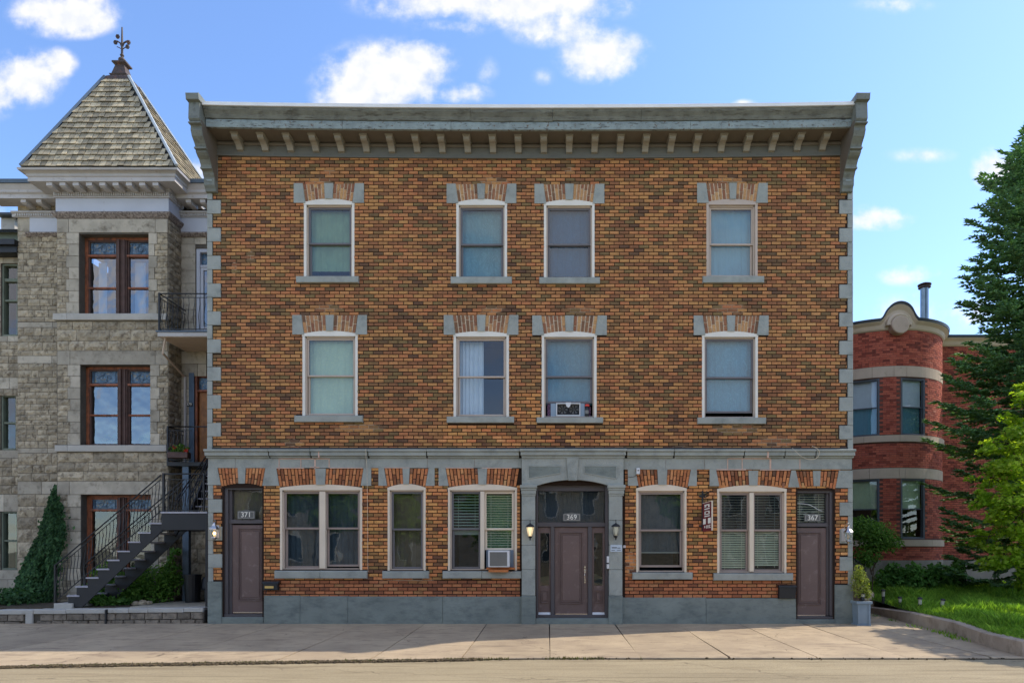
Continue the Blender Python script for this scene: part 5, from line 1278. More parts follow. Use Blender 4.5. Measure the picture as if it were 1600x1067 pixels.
# porch doors
def porch_door(px0, px1, y0, y1, lab, wood):
    mb = MB(); a, b = X(px0,YW), RWX-.1
    mb.box(a, a+.10, YW+.02, YW+.16, zw(y1), zw(y0)); mb.box(a+.1, b, YW+.02, YW+.16, zw(y0)-.10, zw(y0)); 
    zt = zw(y0+27); mb.box(a+.10, b, YW+.03, YW+.17, zt-.03, zt+.03)
    fr = mb.build('porch_door_frame', 'trimblue' if not wood else 'wood_w', sth, bev=.006)
    MB().add([(a+.1,YW+.12,zt+.03),(b,YW+.12,zt+.03),(b,YW+.12,zw(y0)-.1),(a+.1,YW+.12,zw(y0)-.1)],[(0,1,2,3)]).build('transom_pane', 'stained', fr)
    if wood:
        mb = MB(); mb.box(a+.11, a+.75, YW+.1, YW+.15, zw(y1), zt-.03); mb.box(a+.2, a+.66, YW+.085, YW+.1, zw(y1)+.15, zw(y1)+.7); mb.box(a+.2, a+.66, YW+.085, YW+.1, zw(y1)+.8, zt-.15); mb.build('porch_door', 'wood_door', sth, bev=.006)
        mb = MB(); mb.box(X(296,YW), X(304,YW), YW-.03, YW+.2, zw(y1), zw(y0)); mb.build('door_jamb', 'lead', sth)
    else:
        mb = MB(); mb.box(a+.1, a+.18, YW+.05, YW+.11, zw(y1), zt-.03); mb.box(a+.18, b, YW+.051, YW+.109, zt-.11, zt-.03); mb.box(a+.18, b, YW+.051, YW+.109, zw(y1), zw(y1)+.25); d = mb.build('porch_door', 'trimblue', sth)
        MB().add([(a+.18,YW+.08,zw(y1)+.25),(b,YW+.08,zw(y1)+.25),(b,YW+.08,zt-.11),(a+.18,YW+.08,zt-.11)],[(0,1,2,3)]).build('pane', 'glass_old', d)
    mb = MB(); mb.box(a, b, YW+.6, YW+.65, zw(y1), zw(y0)); mb.build('room_wall', 'interior', fr)
porch_door(306,330,388,523,'',False); porch_door(302,330,583,724,'',True)
tt = thing('house_number_plaque', 'small dark number plaque on the pale stone beside the wooden porch door', 'number plaque', (X(296,YW), YW, zw(636)))
mb = MB(); mb.box(X(291,YW), X(302.6,YW), YW-.045, YW-.02, zw(635.6), zw(630)); mb.build('plate', 'iron', tt)
text_mesh('digits', '379', X(296.8,YW), YW-.046, zw(632.4), .10, 'digit', tt, .002, 1.0)

# ---------- iron rail pieces
def belly(x, y, z0, z1, r=.008, b=.05, side=(0,-1)):
    L = z1-z0; pts = []
    for k, (f, o) in enumerate(((0,0),(.18,.55),(.34,1),(.52,.6),(.68,.1),(.8,-.35),(1,0))): pts.append((x+side[0]*o*b, y+side[1]*o*b, z0+L*f))
    return MB().tube(pts, r, 4)
def rail_run(parent, p, q, ztop, zbot, n, bel=.045, side=(0,-1), slope=0, mat='iron', r=.017, second=.10, me_cache={}):
    """horizontal or sloped rail between p and q (x,y,z of the walking line)"""
    p, q = Vector(p), Vector(q)
    up = Vector((0,0,1))
    MB().tube([p+up*ztop, q+up*ztop], r, 6).build('handrail', mat, parent)
    MB().tube([p+up*zbot, q+up*zbot], r*.8, 4).build('bottom_rail', mat, parent)
    if second: MB().tube([p+up*(ztop-second), q+up*(ztop-second)], r*.6, 4).build('second_rail', mat, parent)
    me = belly(0, 0, zbot, ztop-second, .008, bel, side).mesh('baluster', mat)
    for i in range(n):
        c = p.lerp(q, (i+.5)/n); link('baluster', me, parent, tuple(c))
def post(parent, x, y, z0, z1, w_=.02, mat='iron'): MB().box(x-w_, x+w_, y-w_, y+w_, z0, z1).build('post', mat, parent)

# upper balcony
bal = thing('balcony', 'small upper balcony with curled black iron railing over the porch', 'balcony', (X(285,1.55), 1.55, Z(517,1.55)))
BYf = 1.50; bx0, bx1 = X(246, BYf), -8.0
zd = Z(517.5, BYf)
mb = MB(); mb.box(bx0, bx1, BYf, YW-.02, zd-.13, zd-.02); mb.build('deck_edge', 'trimwhite', bal, bev=.006)
mb = MB(); mb.box(bx0-.03, bx1, BYf-.03, YW-.02, zd-.02, zd+.01); mb.build('deck', 'lead', bal)
me = None
for k in range(9):
    yy = BYf+.06+k*.135
    if me is None: me = MB().box(bx0+.04, bx1-.04, -.0625, .0625, -.012, 0).mesh('soffit_plank', 'bstone')
    link('soffit_plank', me, bal, (0, yy+.03, zd-.131))
rail_run(bal, (bx0+.03, BYf+.03, zd), (bx1, BYf+.03, zd), .96, .06, 14); rail_run(bal, (bx0+.03, BYf+.03, zd), (bx0+.03, YW-.08, zd), .96, .06, 9, side=(-1,0))
post(bal, bx0+.03, BYf+.03, zd, zd+.98); 
mb = MB()
for k in range(4):
    x = bx0+.25+k*.5; mb.tube([(x+.11*math.cos(t*.5)*(1-t*.06), BYf+.03, zd+.91+.05*math.sin(t*.5)*(1-t*.06)) for t in range(14)], .006, 4)
mb.build('scroll', 'iron', bal)
mb = MB(); mb.tube([(X(255,BYf), BYf+.1, zd-.14), (X(258,1.8), 1.7, zd-.5), (BXR+.12, YW-.04, zw(590))], .03, 5); mb.build('brace', 'bstone', bal)
mb = MB(); mb.tube([(BXR+.14, YW-.06, zw(590)), (BXR+.14, YW-.06, zw(760))], .035, 6); mb.build('downpipe', 'trimwhite', bal)

# staircase
st = thing('outdoor_staircase', 'charcoal steel outdoor staircase with curled black railings climbing to the stone porch', 'staircase', (-10.3, .7, .35))
SY0, SY1 = .30, 1.30
tx = [105.3,118.6,135.3,152,168.2,184.4,200.6,217,234]; tz = [929.6,915.3,901.5,888,874,860,845.6,831.2,816.4]
TR = []
for a, b in zip(tx, tz): TR.append((X(a,SY0), Z(b,SY0)))
run = TR[1][0]-TR[0][0]
for (x, z) in TR:
    m_ = MB().box(x-.01, x+.285, SY0-.02, SY1+.02, z-.035, z); m_.build('tread', 'tread', st, bev=.006)
gz = .38
lz = Z(800, SY0); lx0 = X(253.5, SY0); lx1 = -8.02
for yy in (SY0, SY1-.03):
    pts = []
    pts.append((TR[0][0]+.02, gz))
    for i, (x, z) in enumerate(TR):
        pts.append((x+.02, z-.036)); nx = TR[i+1][0]+.02 if i < 8 else lx0
        pts.append((nx, z-.036))
    pts += [(lx0, lz-.42), (TR[0][0]+.34, gz)]
    MB().prism(pts, yy, yy+.03).build('stringer', 'steelpaint', st, bev=.004)
mb = MB(); mb.box(X(86,SY0), X(105,SY0)+.15, SY0-.05, SY1+.05, .3, Z(942,SY0)); mb.build('base_step', 'stone_s', st, bev=.012)
mb = MB(); mb.box(lx0, lx1, SY0-.02, SY0+.03, lz-.42, lz-.03); mb.box(lx0, lx0+.04, SY0+.03, SY1, lz-.42, lz-.03); mb.box(lx0+.04, lx1, SY1-.04, SY1, lz-.42, lz-.03); mb.build('landing_beam', 'steelpaint', st, bev=.006)
mb = MB(); mb.box(lx0-.02, lx1, SY0-.04, SY1+.02, lz-.03, lz+.01); mb.build('landing', 'tread', st, bev=.005)
mb = MB(); mb.box(-8.06, -7.93, SY0-.06, SY0+.07, -.05, lz-.03); mb.box(-8.06,-7.97,SY1-.1,SY1-.01,.3,lz-.03); mb.build('support_post', 'steelpaint', st, bev=.006)
# first flight railings, front and back
s0 = (TR[0][0]-.30, SY0+.02, TR[0][1]-.22); s1 = (TR[8][0]+.25, SY0+.02, TR[8][1]+.20)
rail_run(st, s0, s1, .92, .08, 30); rail_run(st, (s0[0], SY1-.02, s0[2]), (s1[0], SY1-.02, s1[2]), .92, .08, 30)
MB().box(s0[0]-.02, s0[0]+.02, SY0, SY0+.04, .36, s0[2]+.94).build('post', 'iron', st); MB().box(s0[0]-.02, s0[0]+.02, SY1-.04, SY1, .36, s0[2]+.94).build('post', 'iron', st)
# landing rail
rail_run(st, (lx0+.02, SY0+.02, lz), (lx1, SY0+.02, lz), .90, .04, 11, mat='iron', second=.13)
post(st, lx0+.02, SY0+.02, lz, lz+.92, .022, 'steelpaint'); post(st, X(318,SY0), SY0+.02, lz, lz+.92, .018, 'steelpaint')
# second flight, going back to the porch
pz = Z(722, 2.0); n2 = 6
for k in range(n2):
    y = SY1 + k*.10 ; 
mbz = (pz - lz)
for k in range(1, 7):
    zz = lz + mbz*k/7; yy = .92 + k*.13
    MB().box(-8.72, -8.02, yy-.02, yy+.16, zz-.03, zz).build('tread', 'tread', st)
for xx in (-9.1, -8.74): pass
MB().prism([(.85, lz), (.85, lz+.12), (1.85, pz), (1.95, pz-.3), (1.1, lz)], -8.76, -8.72, 'x').build('stringer', 'steelpaint', st)
rail_run(st, (-9.05, .75, lz-.62), (-9.05, 2.3, pz-.62), .92, .06, 12, side=(-1,0)); rail_run(st, (-8.72, .75, lz-.55), (-8.72, 1.9, pz-.55), .92, .06, 10, side=(-1,0))
# porch deck
MB().box(X(262,2.0), -8.0, 1.95, YW-.02, pz-.10, pz).build('porch_deck', 'steelpaint', st)
rail_run(st, (X(262,2.0)+.02, 1.97, pz), (X(300,2.0), 1.97, pz), .92, .06, 6); rail_run(st, (X(262,2.0)+.02, 1.97, pz), (X(262,2.0)+.02, YW-.1, pz), .92, .06, 6, side=(-1,0))
MB().tube([(X(262,2.0)+.02,1.97,pz+.92),(-8.0,1.97,pz+.92)], .017, 6).build('handrail', 'iron', st)
post(st, X(262,2.0)+.02, 1.97, pz, pz+.94)
MB().box(X(285,2.0), X(285,2.0)+.16, 2.0, 2.12, .3, pz-.1).build('support_post', 'lead', st)
# flower box
fb_ = thing('flower_box', 'wooden flower box of green plants with red blooms on the porch edge', 'flower box', (X(280,1.9), 1.9, pz))
MB().box(X(266,1.85), X(297,1.85), 1.72, 1.90, Z(716,1.85)-.0, Z(707,1.85)).build('box', 'wood_dk', fb_, bev=.006)
mb = MB(); leafclump(mb, (X(281,1.8), 1.8, Z(702,1.8)), (.27,.1,.15), 200, .07); mb.build('leaves', 'bushleaf', fb_)
mb = MB(); leafclump(mb, (X(291,1.75), 1.72, Z(704,1.75)), (.07,.03,.06), 22, .05); leafclump(mb, (X(274,1.75), 1.72, Z(699,1.75)), (.06,.03,.05), 14, .045); mb.build('red_flowers', 'flower', fb_)
# bin
t = thing('rubbish_bin', 'round black plastic bin under the staircase landing', 'bin', (X(301,1.7), 1.7, .38))
mb = MB(); xb_, yb_ = X(301,1.7), 1.7; h_ = Z(897,1.7)-.36; mb.lathe([(0,0),(.17,0),(.20,h_*.95),(.215,h_*.95),(.215,h_),(0,h_)], (xb_,yb_,.36), 16); mb.build('body', 'bin', t, smooth=False)
t = thing('gas_meter', 'small grey gas meter half hidden at the foot of the porch post', 'meter', (X(322,1.9), 1.9, .38))
mb = MB(); mb.lathe([(0,0),(.09,.01),(.11,.08),(.09,.28),(.05,.34),(0,.35)], (X(321,1.9), 1.9, Z(922,1.9)), 12); mb.build('dome', 'winframe_g', t, smooth=True)
MB().tube([(X(321,1.9),1.9,.36),(X(321,1.9),1.9,Z(920,1.9))], .025, 6).build('pipe', 'galv', t)
# garden retaining wall
gw = thing('garden_wall', 'low retaining wall of grey concrete blocks along the pavement', 'wall', (X(160), 0, 0))
def gtop(px): return 952.5 - 4*px/320
mb = MB(); mb.box(X(-60), X(318), .03, .35, -.2, .33); mb.build('wall_core', 'mortar_s', gw)
for x0_, x1_ in ((-60,-8),(-8,53),(53,104),(104,166),(169,202),(202,232),(232,288),(288,318)):
    mb = MB(); mb.box(X(x0_)+.004, X(x1_)-.004, -.03, .34, Z(gtop(x0_)+7), Z(gtop(x0_))); mb.build('cap_stone', 'stone_s', gw, bev=.012)
for r_, (d0, d1) in enumerate(((7.4, 17.6), (17.9, 27.5))):
    x = -60
    while x < 317:
        w_ = RN.uniform(20, 27) if r_ == 0 else RN.uniform(15, 25)
        e = min(x+w_, 318)
        if not (30 < x < 52 and r_ < 2) :
            mm = MB(); xa, xb, z1_, z0_ = X(x)+.005, X(e)-.005, Z(gtop(x)+d0), Z(gtop(x)+d1)
            f = RN.uniform(-.012, .012)
            mm.add([(xa,.02,z0_),(xb,.02,z0_),(xb,.02,z1_),(xa,.02,z1_),(xa+.012,-.015+f,z0_+.01),((xa+xb)/2,-.028+f,z0_+.012),(xb-.012,-.015+f,z0_+.01),(xb-.012,-.012+f,z1_-.01),((xa+xb)/2,-.025+f,z1_-.01),(xa+.012,-.012+f,z1_-.01)],
                   [(4,5,8,9),(5,6,7,8),(0,1,6,5,4),(1,2,7,6),(2,3,9,8,7),(3,0,4,9)])
            mm.build('wall_block', 'wallblock', gw)
        x = e
MB().box(X(41), X(52), -.035, .02, Z(980), Z(958.5)).build('concrete_pier', 'stone_s', gw, bev=.01)
MB().box(X(166.3), X(168.6), -.06, .0, Z(979), Z(952)).build('iron_stake', 'iron', gw)

# far-left neighbour
nb = thing('neighbour_stone_house', 'shaded stone house with faded green window frames at the left edge', 'house', (X(0,3.1), 3.1, 0))
YN = 3.1; zn = lambda p: Z(p, YN); nx0, nx1 = X(-60,YN), X(35,YN)-.02
nh = [(X(2,YN), X(28,YN), zn(525), zn(412)), (X(1,YN), X(25,YN), zn(703), zn(617)), (X(1,YN), X(27,YN), zn(890), zn(799))]
mb = MB(); wall_grid(mb, nx0, nx1, -.2, zn(398), nh, YN, YN+.4); mb.add([(nx1,YN,-.2),(nx1,10,-.2),(nx1,10,9.8),(nx1,YN,9.8)],[(0,1,2,3)]); mb.add([(nx0,YN,-.2),(nx0,10,-.2),(nx0,10,9.8),(nx0,YN,9.8)],[(0,1,2,3)]); mb.add([(nx0,YN,9.8),(nx1,YN,9.8),(nx1,10,9.8),(nx0,10,9.8)],[(0,1,2,3)]); mb.build('wall', 'mortar_s', nb)
STONES = []
for (y0,y1,n,rough,wmin,wmax) in ((398,412,1,False,.3,.6),(412,525,10,True,.2,.4),(525,534,1,False,.5,1),(534,590,5,True,.25,.5),(590,608,1,False,.4,.6),(608,703,9,True,.2,.4),(703,716,1,False,.4,.6),(716,772,4,True,.25,.5),(772,799,1,False,.5,.8),(799,890,7,True,.2,.4),(890,905,1,False,.6,1.),(905,975,3,False,.3,.6)):
    hs = (y1-y0)/n
    for k in range(n): course(nx0, nx1, zn(y0+(k+1)*hs), zn(y0+k*hs), YN, rough, wmin, wmax, nh)
for _, p, r_ in STONES: p.build('stone_block', 'stone_r1' if r_ else 'stone1', nb)
for (a,b,c,d_) in ((2,28,412,525),(1,25,617,703),(1,27,799,890)):
    q = lambda mb, e, f, g, h, o: mb.box(X(e,YN), X(f,YN), YN+o, YN+.25, zn(h), zn(g))
    mb = MB(); q(mb, a-1, a+2.5, c-1, d_+1, .03); q(mb, b-2.5, b+1, c-1, d_+1, .03); q(mb, a+2.5, b-2.5, c-1, c+2.5, .03); q(mb, a+2.5, b-2.5, d_-3, d_+1, .02); m_ = (c+d_)/2; q(mb, a+2.5, b-2.5, m_-1.5, m_+1.5, .06)
    if c < 500: q(mb, a+2.5, b-2.5, c+22, c+27, .05)
    w_ = mb.build('window', 'greenframe', nb, bev=.005)
    MB().add([(X(a+2,YN),YN+.12,zn(d_-3)),(X(b-2,YN),YN+.12,zn(d_-3)),(X(b-2,YN),YN+.12,zn(c+2)),(X(a+2,YN),YN+.12,zn(c+2))],[(0,1,2,3)]).build('pane', 'glass_dim', w_)
    MB().box(X(a,YN), X(b,YN), YN+.5, YN+.55, zn(d_), zn(c)).build('curtain', 'bl1', w_)
# its little wooden eave and dormer
mb = MB(); mb.box(nx0, X(33,2.9), 2.75, 3.3, Z(398,2.9), Z(388,2.9)); mb.box(nx0, X(34,2.9), 2.65, 3.3, Z(388.2,2.9), Z(380,2.9)); mb.build('cornice', 'rubber', nb)
mb = MB(); mb.box(nx0, X(30,3.0), 3.0, 3.4, Z(380,3.0), Z(363,3.0)); mb.build('dormer_front', 'greenframe', nb)
mb = MB(); mb.prism([(2.8, Z(363,2.9)), (2.8, Z(361,2.9)), (4.2, Z(330,2.9)), (4.2, Z(333,2.9))], nx0, X(33,2.9), 'x'); mb.build('roof', 'slatebase', nb)
mb = MB(); mb.box(nx0, X(27,4.5), 4.4, 5, Z(362,4.5), Z(337,4.5)); mb.build('attic_wall', 'stone_s', nb)
mb = MB(); mb.box(nx0, X(28.5,4.3), 4.2, 5, Z(338,4.3), Z(334.5,4.3)); mb.build('attic_flashing', 'tar', nb)
mb = MB(); mb.tube([(X(33.5,2.95), 2.95, -.1), (X(33.5,2.95), 2.95, Z(405,2.95))], .04, 8); tag(mb.build('drainpipe', 'iron'), 'slim dark drainpipe between the two stone houses', 'drainpipe')

# ---------- planting on the left
def leafmass(name, label, cat, boxes, n, size, mat, shape='broad', nrm=None, stems=None, stemmat='bark'):
    """boxes: list of (centre, radii, weight)"""
    base = boxes[0][0]
    t = thing(name, label, cat, (base[0], base[1], stems[0][0][2] if stems else base[2]-boxes[0][1][2]))
    mb = MB(); tot = sum(b[2] for b in boxes)
    for c, r_, w_ in boxes:
        for _ in range(int(n*w_/tot)):
            d = rndvec()*(RN.random()**.45)
            q = 1 + .25*noise.noise(Vector((c[0]+d.x*2, c[1]+d.y*2, c[2]+d.z*2))*2)
            p = Vector((c[0]+d.x*r_[0]*q, c[1]+d.y*r_[1]*q, c[2]+d.z*r_[2]*q))
            nn_ = (Vector((d.x*.6, d.y*.6-.25, .55)) + rndvec()*.75).normalized() if nrm is None else (Vector(nrm)+rndvec()*.55).normalized()
            leaf(mb, p, size*RN.uniform(.6, 1.25), shape, nn_)
    mb.build('leaves', mat, t)
    if stems:
        mb = MB()
        for s_ in stems: mb.tube(s_, .022, 5, .006)
        mb.build('stems', stemmat, t)
    return t
# ivy climbing on the corner of the bay: a thick skin over the wall, wide at the foot
t = thing('climbing_ivy', 'dark green ivy climbing in a tall wedge up the stone corner', 'ivy', (X(62,2.2), 1.9, .38))
mb = MB(); edge = [(755,70,88),(770,65,91),(790,59,103),(831,48,110),(870,32,105),(910,19,99),(951,6,97)]
for _ in range(13000):
    py_ = 755 + 195*RN.random()**.62
    for (a, b) in zip(edge, edge[1:]):
        if a[0] <= py_ <= b[0]: f = (py_-a[0])/(b[0]-a[0]); l_, r_ = a[1]+(b[1]-a[1])*f, a[2]+(b[2]-a[2])*f; break
    px_ = l_ + (r_-l_)*RN.random() + RN.gauss(0, 1.6 if RN.random() < .9 else 5.5)
    front = 2.1 if px_ > 89 else 2.55
    th = (.10 + .75*((py_-755)/195)**1.5)
    cc = (px_-l_)/(r_-l_); th *= max(.15, 1-abs(cc-.5)*1.3)
    lump = .5+.9*noise.noise(Vector((px_*.07, py_*.07, 2)))
    yy = front - th*(.55+.45*RN.random())*(.75+.5*lump)
    leaf(mb, Vector((X(px_,2.2), yy, Z(py_,2.0))), RN.uniform(.06,.11), 'broad', (Vector((0,-.8,.45))+rndvec()*.6).normalized(), Vector((0,-.2,-1)))
mb.build('leaves', 'ivy', t)
mb = MB()
for k in range(5): mb.tube([(X(78+k*2,2.2), 2.1, .36), (X(74+k*3,2.2), 2.35, 1.6), (X(78+k,2.2), 2.6, 3.2)], .02, 5, .008)
mb.build('stems', 'bark', t)
leafmass('ground_ivy', 'dark ivy creeping over the bed at the left edge', 'ivy', [((X(8,1.3),1.3,.5),(.9,.9,.28),1)], 1600, .09, 'ivy', stems=[[(X(10,1.4),1.4,.36),(X(6,1.3),1.3,.7)]])
leafmass('leafy_shrub', 'dense green shrub growing under the outdoor staircase', 'shrub', [((X(235,1.75),1.72,.75),(.62,.42,.62),1),((X(205,1.6),1.6,.6),(.6,.4,.42),.8),((X(262,1.8),1.85,.95),(.35,.3,.5),.5),((X(170,1.7),1.75,.85),(.55,.3,.6),.6),((X(150,1.7),1.8,.6),(.4,.3,.4),.4)], 5200, .085, 'bushleaf', stems=[[(X(235,1.7),1.7,.36),(X(240,1.7),1.75,1.1)],[(X(205,1.6),1.6,.36),(X(198,1.6),1.6,.9)],[(X(262,1.8),1.8,.36),(X(270,1.8),1.8,1.5)]])
leafmass('sapling', 'thin sapling with light compound leaves beside the porch wall', 'sapling', [((X(275,1.9),1.9,Z(862,1.9)),(.16,.12,.10),1),((X(270,1.9),1.9,Z(885,1.9)),(.22,.14,.1),1),((X(278,1.9),1.9,Z(905,1.9)),(.2,.14,.1),1),((X(268,1.9),1.9,Z(872,1.9)),(.12,.1,.08),.6)], 220, .10, 'lowshrub', stems=[[(X(273,1.9),1.9,.36),(X(272,1.9),1.9,1.0),(X(276,1.9),1.9,1.75)]])
leafmass('low_fern_patch', 'low bright fronds at the foot of the staircase', 'ferns', [((X(165,.9),.9,.46),(.35,.25,.12),1),((X(150,1.0),1.0,.5),(.25,.2,.16),.8),((X(192,1.0),1.0,.46),(.22,.2,.10),.5)], 520, .10, 'lowshrub', stems=[[(X(165,.9),.9,.37),(X(165,.9),.9,.46)]])
mb = MB()
for (x, y, r_) in ((X(213,.9),.9,.10),(X(222,.95),.95,.13),(X(232,1.0),1.0,.09)): mb.ball((x,y,.42), r_, 8, .6, .35)
tag(mb.build('garden_rock', 'stone_r'), 'rough grey rocks lying under the staircase', 'rocks')
# ================================================================ THE RED BRICK HOUSE (round bow, set back)
BCX, BCY, BRr = 11.85, 9.45, 2.42
YR = 8.8
zr = lambda p: Z(p, 7.05)
rd = thing('red_brick_house', 'red brick house with a rounded bow, beige stone belts and a cream cornice', 'house', (BCX, BCY, .3))
def bp(a, r_, z): a_ = rad(a); return (BCX + r_*math.sin(a_), BCY - r_*math.cos(a_), z)
WA = [(-27.5, 11.2), (10.5, 11.2), (48.5, 9)]
floors = [(zr(680), zr(590)), (zr(842), zr(747))]
GZ = .2
ztopR = zr(512)
def bowgrid(mb, a0, a1, z0, z1, holes, r_, na=2.5):
    as_ = set([a0, a1]); x = a0
    while x < a1: as_.add(round(x,3)); x += na
    for h in holes: as_.update([h[0], h[1]])
    as_ = sorted(as_); zs = sorted({z0, z1, *[h[2] for h in holes], *[h[3] for h in holes]})
    for i in range(len(as_)-1):
        for j in range(len(zs)-1):
            ca, cz = (as_[i]+as_[i+1])/2, (zs[j]+zs[j+1])/2
            if any(h[0] < ca < h[1] and h[2] < cz < h[3] for h in holes): continue
            mb.add([bp(as_[i],r_,zs[j]), bp(as_[i+1],r_,zs[j]), bp(as_[i+1],r_,zs[j+1]), bp(as_[i],r_,zs[j+1])], [(0,1,2,3)])
bh = [(a-w_/1, a+w_/1, z0, z1) for a, w_ in ((-27.5,10.9),(10.5,10.9)) for z0, z1 in floors]
mb = MB(); bowgrid(mb, -110, 100, GZ, ztopR, bh, BRr)
# flat walls either side, rear and roof
xw0, xw1 = BCX+.5, 24.0
mb.add([(BCX+1.9,YR,GZ),(xw1,YR,GZ),(xw1,YR,ztopR-.02),(BCX+1.9,YR,ztopR-.02)],[(0,1,2,3)]); mb.add([(xw1,YR,GZ),(xw1,18,GZ),(xw1,18,ztopR),(xw1,YR,ztopR)],[(0,1,2,3)])
mb.add([(7.5,BCY+.3,GZ),(BCX-1.9,BCY+.3,GZ),(BCX-1.9,BCY+.3,ztopR),(7.5,BCY+.3,ztopR)],[(0,1,2,3)]); mb.add([(7.5,BCY+.3,GZ),(7.5,18,GZ),(7.5,18,ztopR),(7.5,BCY+.3,ztopR)],[(0,1,2,3)])
mb.add([(7.5,18,GZ),(xw1,18,GZ),(xw1,18,ztopR),(7.5,18,ztopR)],[(0,1,2,3)])
mb.add([(7.5,BCY,ztopR),(xw1,BCY,ztopR),(xw1,18,ztopR),(7.5,18,ztopR)],[(0,1,2,3)])
mb.add([bp(a,BRr,ztopR) for a in range(-90,91,10)], [tuple(range(19))])
mb.build('wall', 'mortar_r', rd)
# bricks
ch = .0745; bl = .215
belts = [(zr(588.5), zr(572)), (zr(690), zr(680)), (zr(747), zr(731)), (zr(853), zr(843))]
mb = MB(); z = zr(875); row = 0; ring = []
while z < ztopR - .02:
    zc = z+ch/2
    if not any(a-.02 < zc < b+.02 for a, b in belts):
        da = math.degrees(bl/BRr); a = -60 + (row % 2)*da/2
        head = row % 6 == 5
        if head: da /= 2
        while a < 78:
            if not any(h[0]-da*.4 < a+da/2 < h[1]+da*.4 and h[2] < zc < h[3] for h in bh):
                aa, ab = a+.13, a+da-.13; pr = BRr+.008+RN.random()*.007
                p = [bp(aa,BRr-.004,z+.006), bp(ab,BRr-.004,z+.006), bp(ab,BRr-.004,z+ch-.006), bp(aa,BRr-.004,z+ch-.006), bp(aa,pr,z+.006), bp(ab,pr,z+.006), bp(ab,pr,z+ch-.006), bp(aa,pr,z+ch-.006)]
                mb.add(p, [(4,5,6,7),(0,1,5,4),(1,2,6,5),(2,3,7,6),(3,0,4,7)])
            a += da
    z += ch; row += 1
z = zr(875); row = 0
while z < ztopR - .03:
    x = BCX+2.1+(row%2)*bl/2
    while x < 19.5:
        brick_geo(mb, x+.006, x+bl-.006, z+.006, z+ch-.006, YR-.008-RN.random()*.007, YR+.004); x += bl
    z += ch; row += 1
mb.build('bricks', 'red', rd, kind='stuff')
# belts cut into stones, each a curved block
def bowblock(a0, a1, z0, z1, out, mat, name, parent=rd, inn=.03):
    mb = MB(); n = max(2, int((a1-a0)/4)); o = []
    for i in range(n+1):
        a = a0+(a1-a0)*i/n; mb.v += [bp(a,BRr-inn,z0), bp(a,BRr+out,z0), bp(a,BRr+out,z1), bp(a,BRr-inn,z1)]
    for i in range(n):
        for j in range(4): mb.f.append((4*i+j, 4*i+(j+1)%4, 4*i+4+(j+1)%4, 4*i+4+j)); mb.mi.append(0)
    mb.f += [(0,1,2,3), (4*n,4*n+1,4*n+2,4*n+3)]; mb.mi += [0,0]
    return mb.build(name, mat, parent)
for (z0, z1), out, cuts_ in ((belts[0], .02, [-60,-22,-6,4,40,75]), (belts[1], .07, [-60,-28,-2,22,48,75]), (belts[2], .02, [-60,-24,-2,3,40,75]), (belts[3], .07, [-60,-30,0,28,52,75])):
    for a, b in zip(cuts_, cuts_[1:]): bowblock(a+.12, b-.12, z0, z1, out, 'bstone', 'belt_stone')
bowblock(-100, 78, GZ, zr(875), .03, 'found', 'foundation')
MB().box(BCX+2.0, xw1, YR-.03, YR+.02, GZ, zr(876)).build('foundation', 'found', rd)
MB().box(X(1405,7.1), X(1425,7.1), BCY-BRr-.05, BCY-BRr+.3, zr(900), zr(889)).build('basement_window', 'rubber', rd)
# cornice with the hump over the roundel
def hump(a):  # extra height
    d_ = abs(a+3)
    R0 = 15.5
    if d_ < 10: return .54*math.sqrt(max(0, 1-(d_/10.9)**2))
    if d_ < 14: return .54*.398*((14-d_)/4)**1.6
    return 0
mb = MB(); mt = MB(); N = 240; k = 6
for i in range(N+1):
    a = -100+178*i/N; h_ = hump(a); zb_ = ztopR-.09
    base = [(.02, zb_), (.06, zb_+.04), (.10, zb_+.16+h_*.9), (.20, zb_+.25+h_), (.20, zb_+.27+h_), (-.05, zb_+.27+h_)]
    for o_, z_ in base: mb.v.append(bp(a, BRr+o_, z_))
    for o_, z_ in [(.22, zb_+.271+h_), (.24, zb_+.36+h_), (-.05, zb_+.37+h_), (-.05, zb_+.271+h_)]: mt.v.append(bp(a, BRr+o_, z_))
for i in range(N):
    for j in range(k): mb.f.append((k*i+j, k*i+(j+1)%k, k*i+k+(j+1)%k, k*i+k+j)); mb.mi.append(0)
    for j in range(4): mt.f.append((4*i+j, 4*i+(j+1)%4, 4*i+4+(j+1)%4, 4*i+4+j)); mt.mi.append(0)
mb.build('cornice', 'cream', rd); mt.build('roof_edge', 'tar', rd)
zb_ = ztopR-.09
MB().prism([(YR-.02,zb_),(YR-.06,zb_+.04),(YR-.10,zb_+.16),(YR-.20,zb_+.25),(YR-.20,zb_+.27),(YR+.1,zb_+.27),(YR+.1,zb_)], BCX+2.2, xw1, 'x').build('cornice', 'cream', rd)
MB().prism([(YR-.22,zb_+.271),(YR-.24,zb_+.36),(YR+.1,zb_+.37),(YR+.1,zb_+.271)], BCX+2.3, xw1, 'x').build('roof_edge', 'tar', rd)
rx_, ry_, rz_ = bp(-3.5, BRr+.10, zr(512))
mb = MB(); mb.lathe([(0,-.16),(.27,-.16),(.30,-.13),(.30,.14)], (rx_, ry_, rz_+.02), 28, 'y'); mb.build('roundel', 'bstone', rd)
mb = MB(); mb.lathe([(.31,-.10),(.36,-.12),(.42,-.07),(.42,.1)], (rx_, ry_, rz_+.02), 24, 'y', 0, math.pi); mb.build('roundel_hood', 'cream', rd)
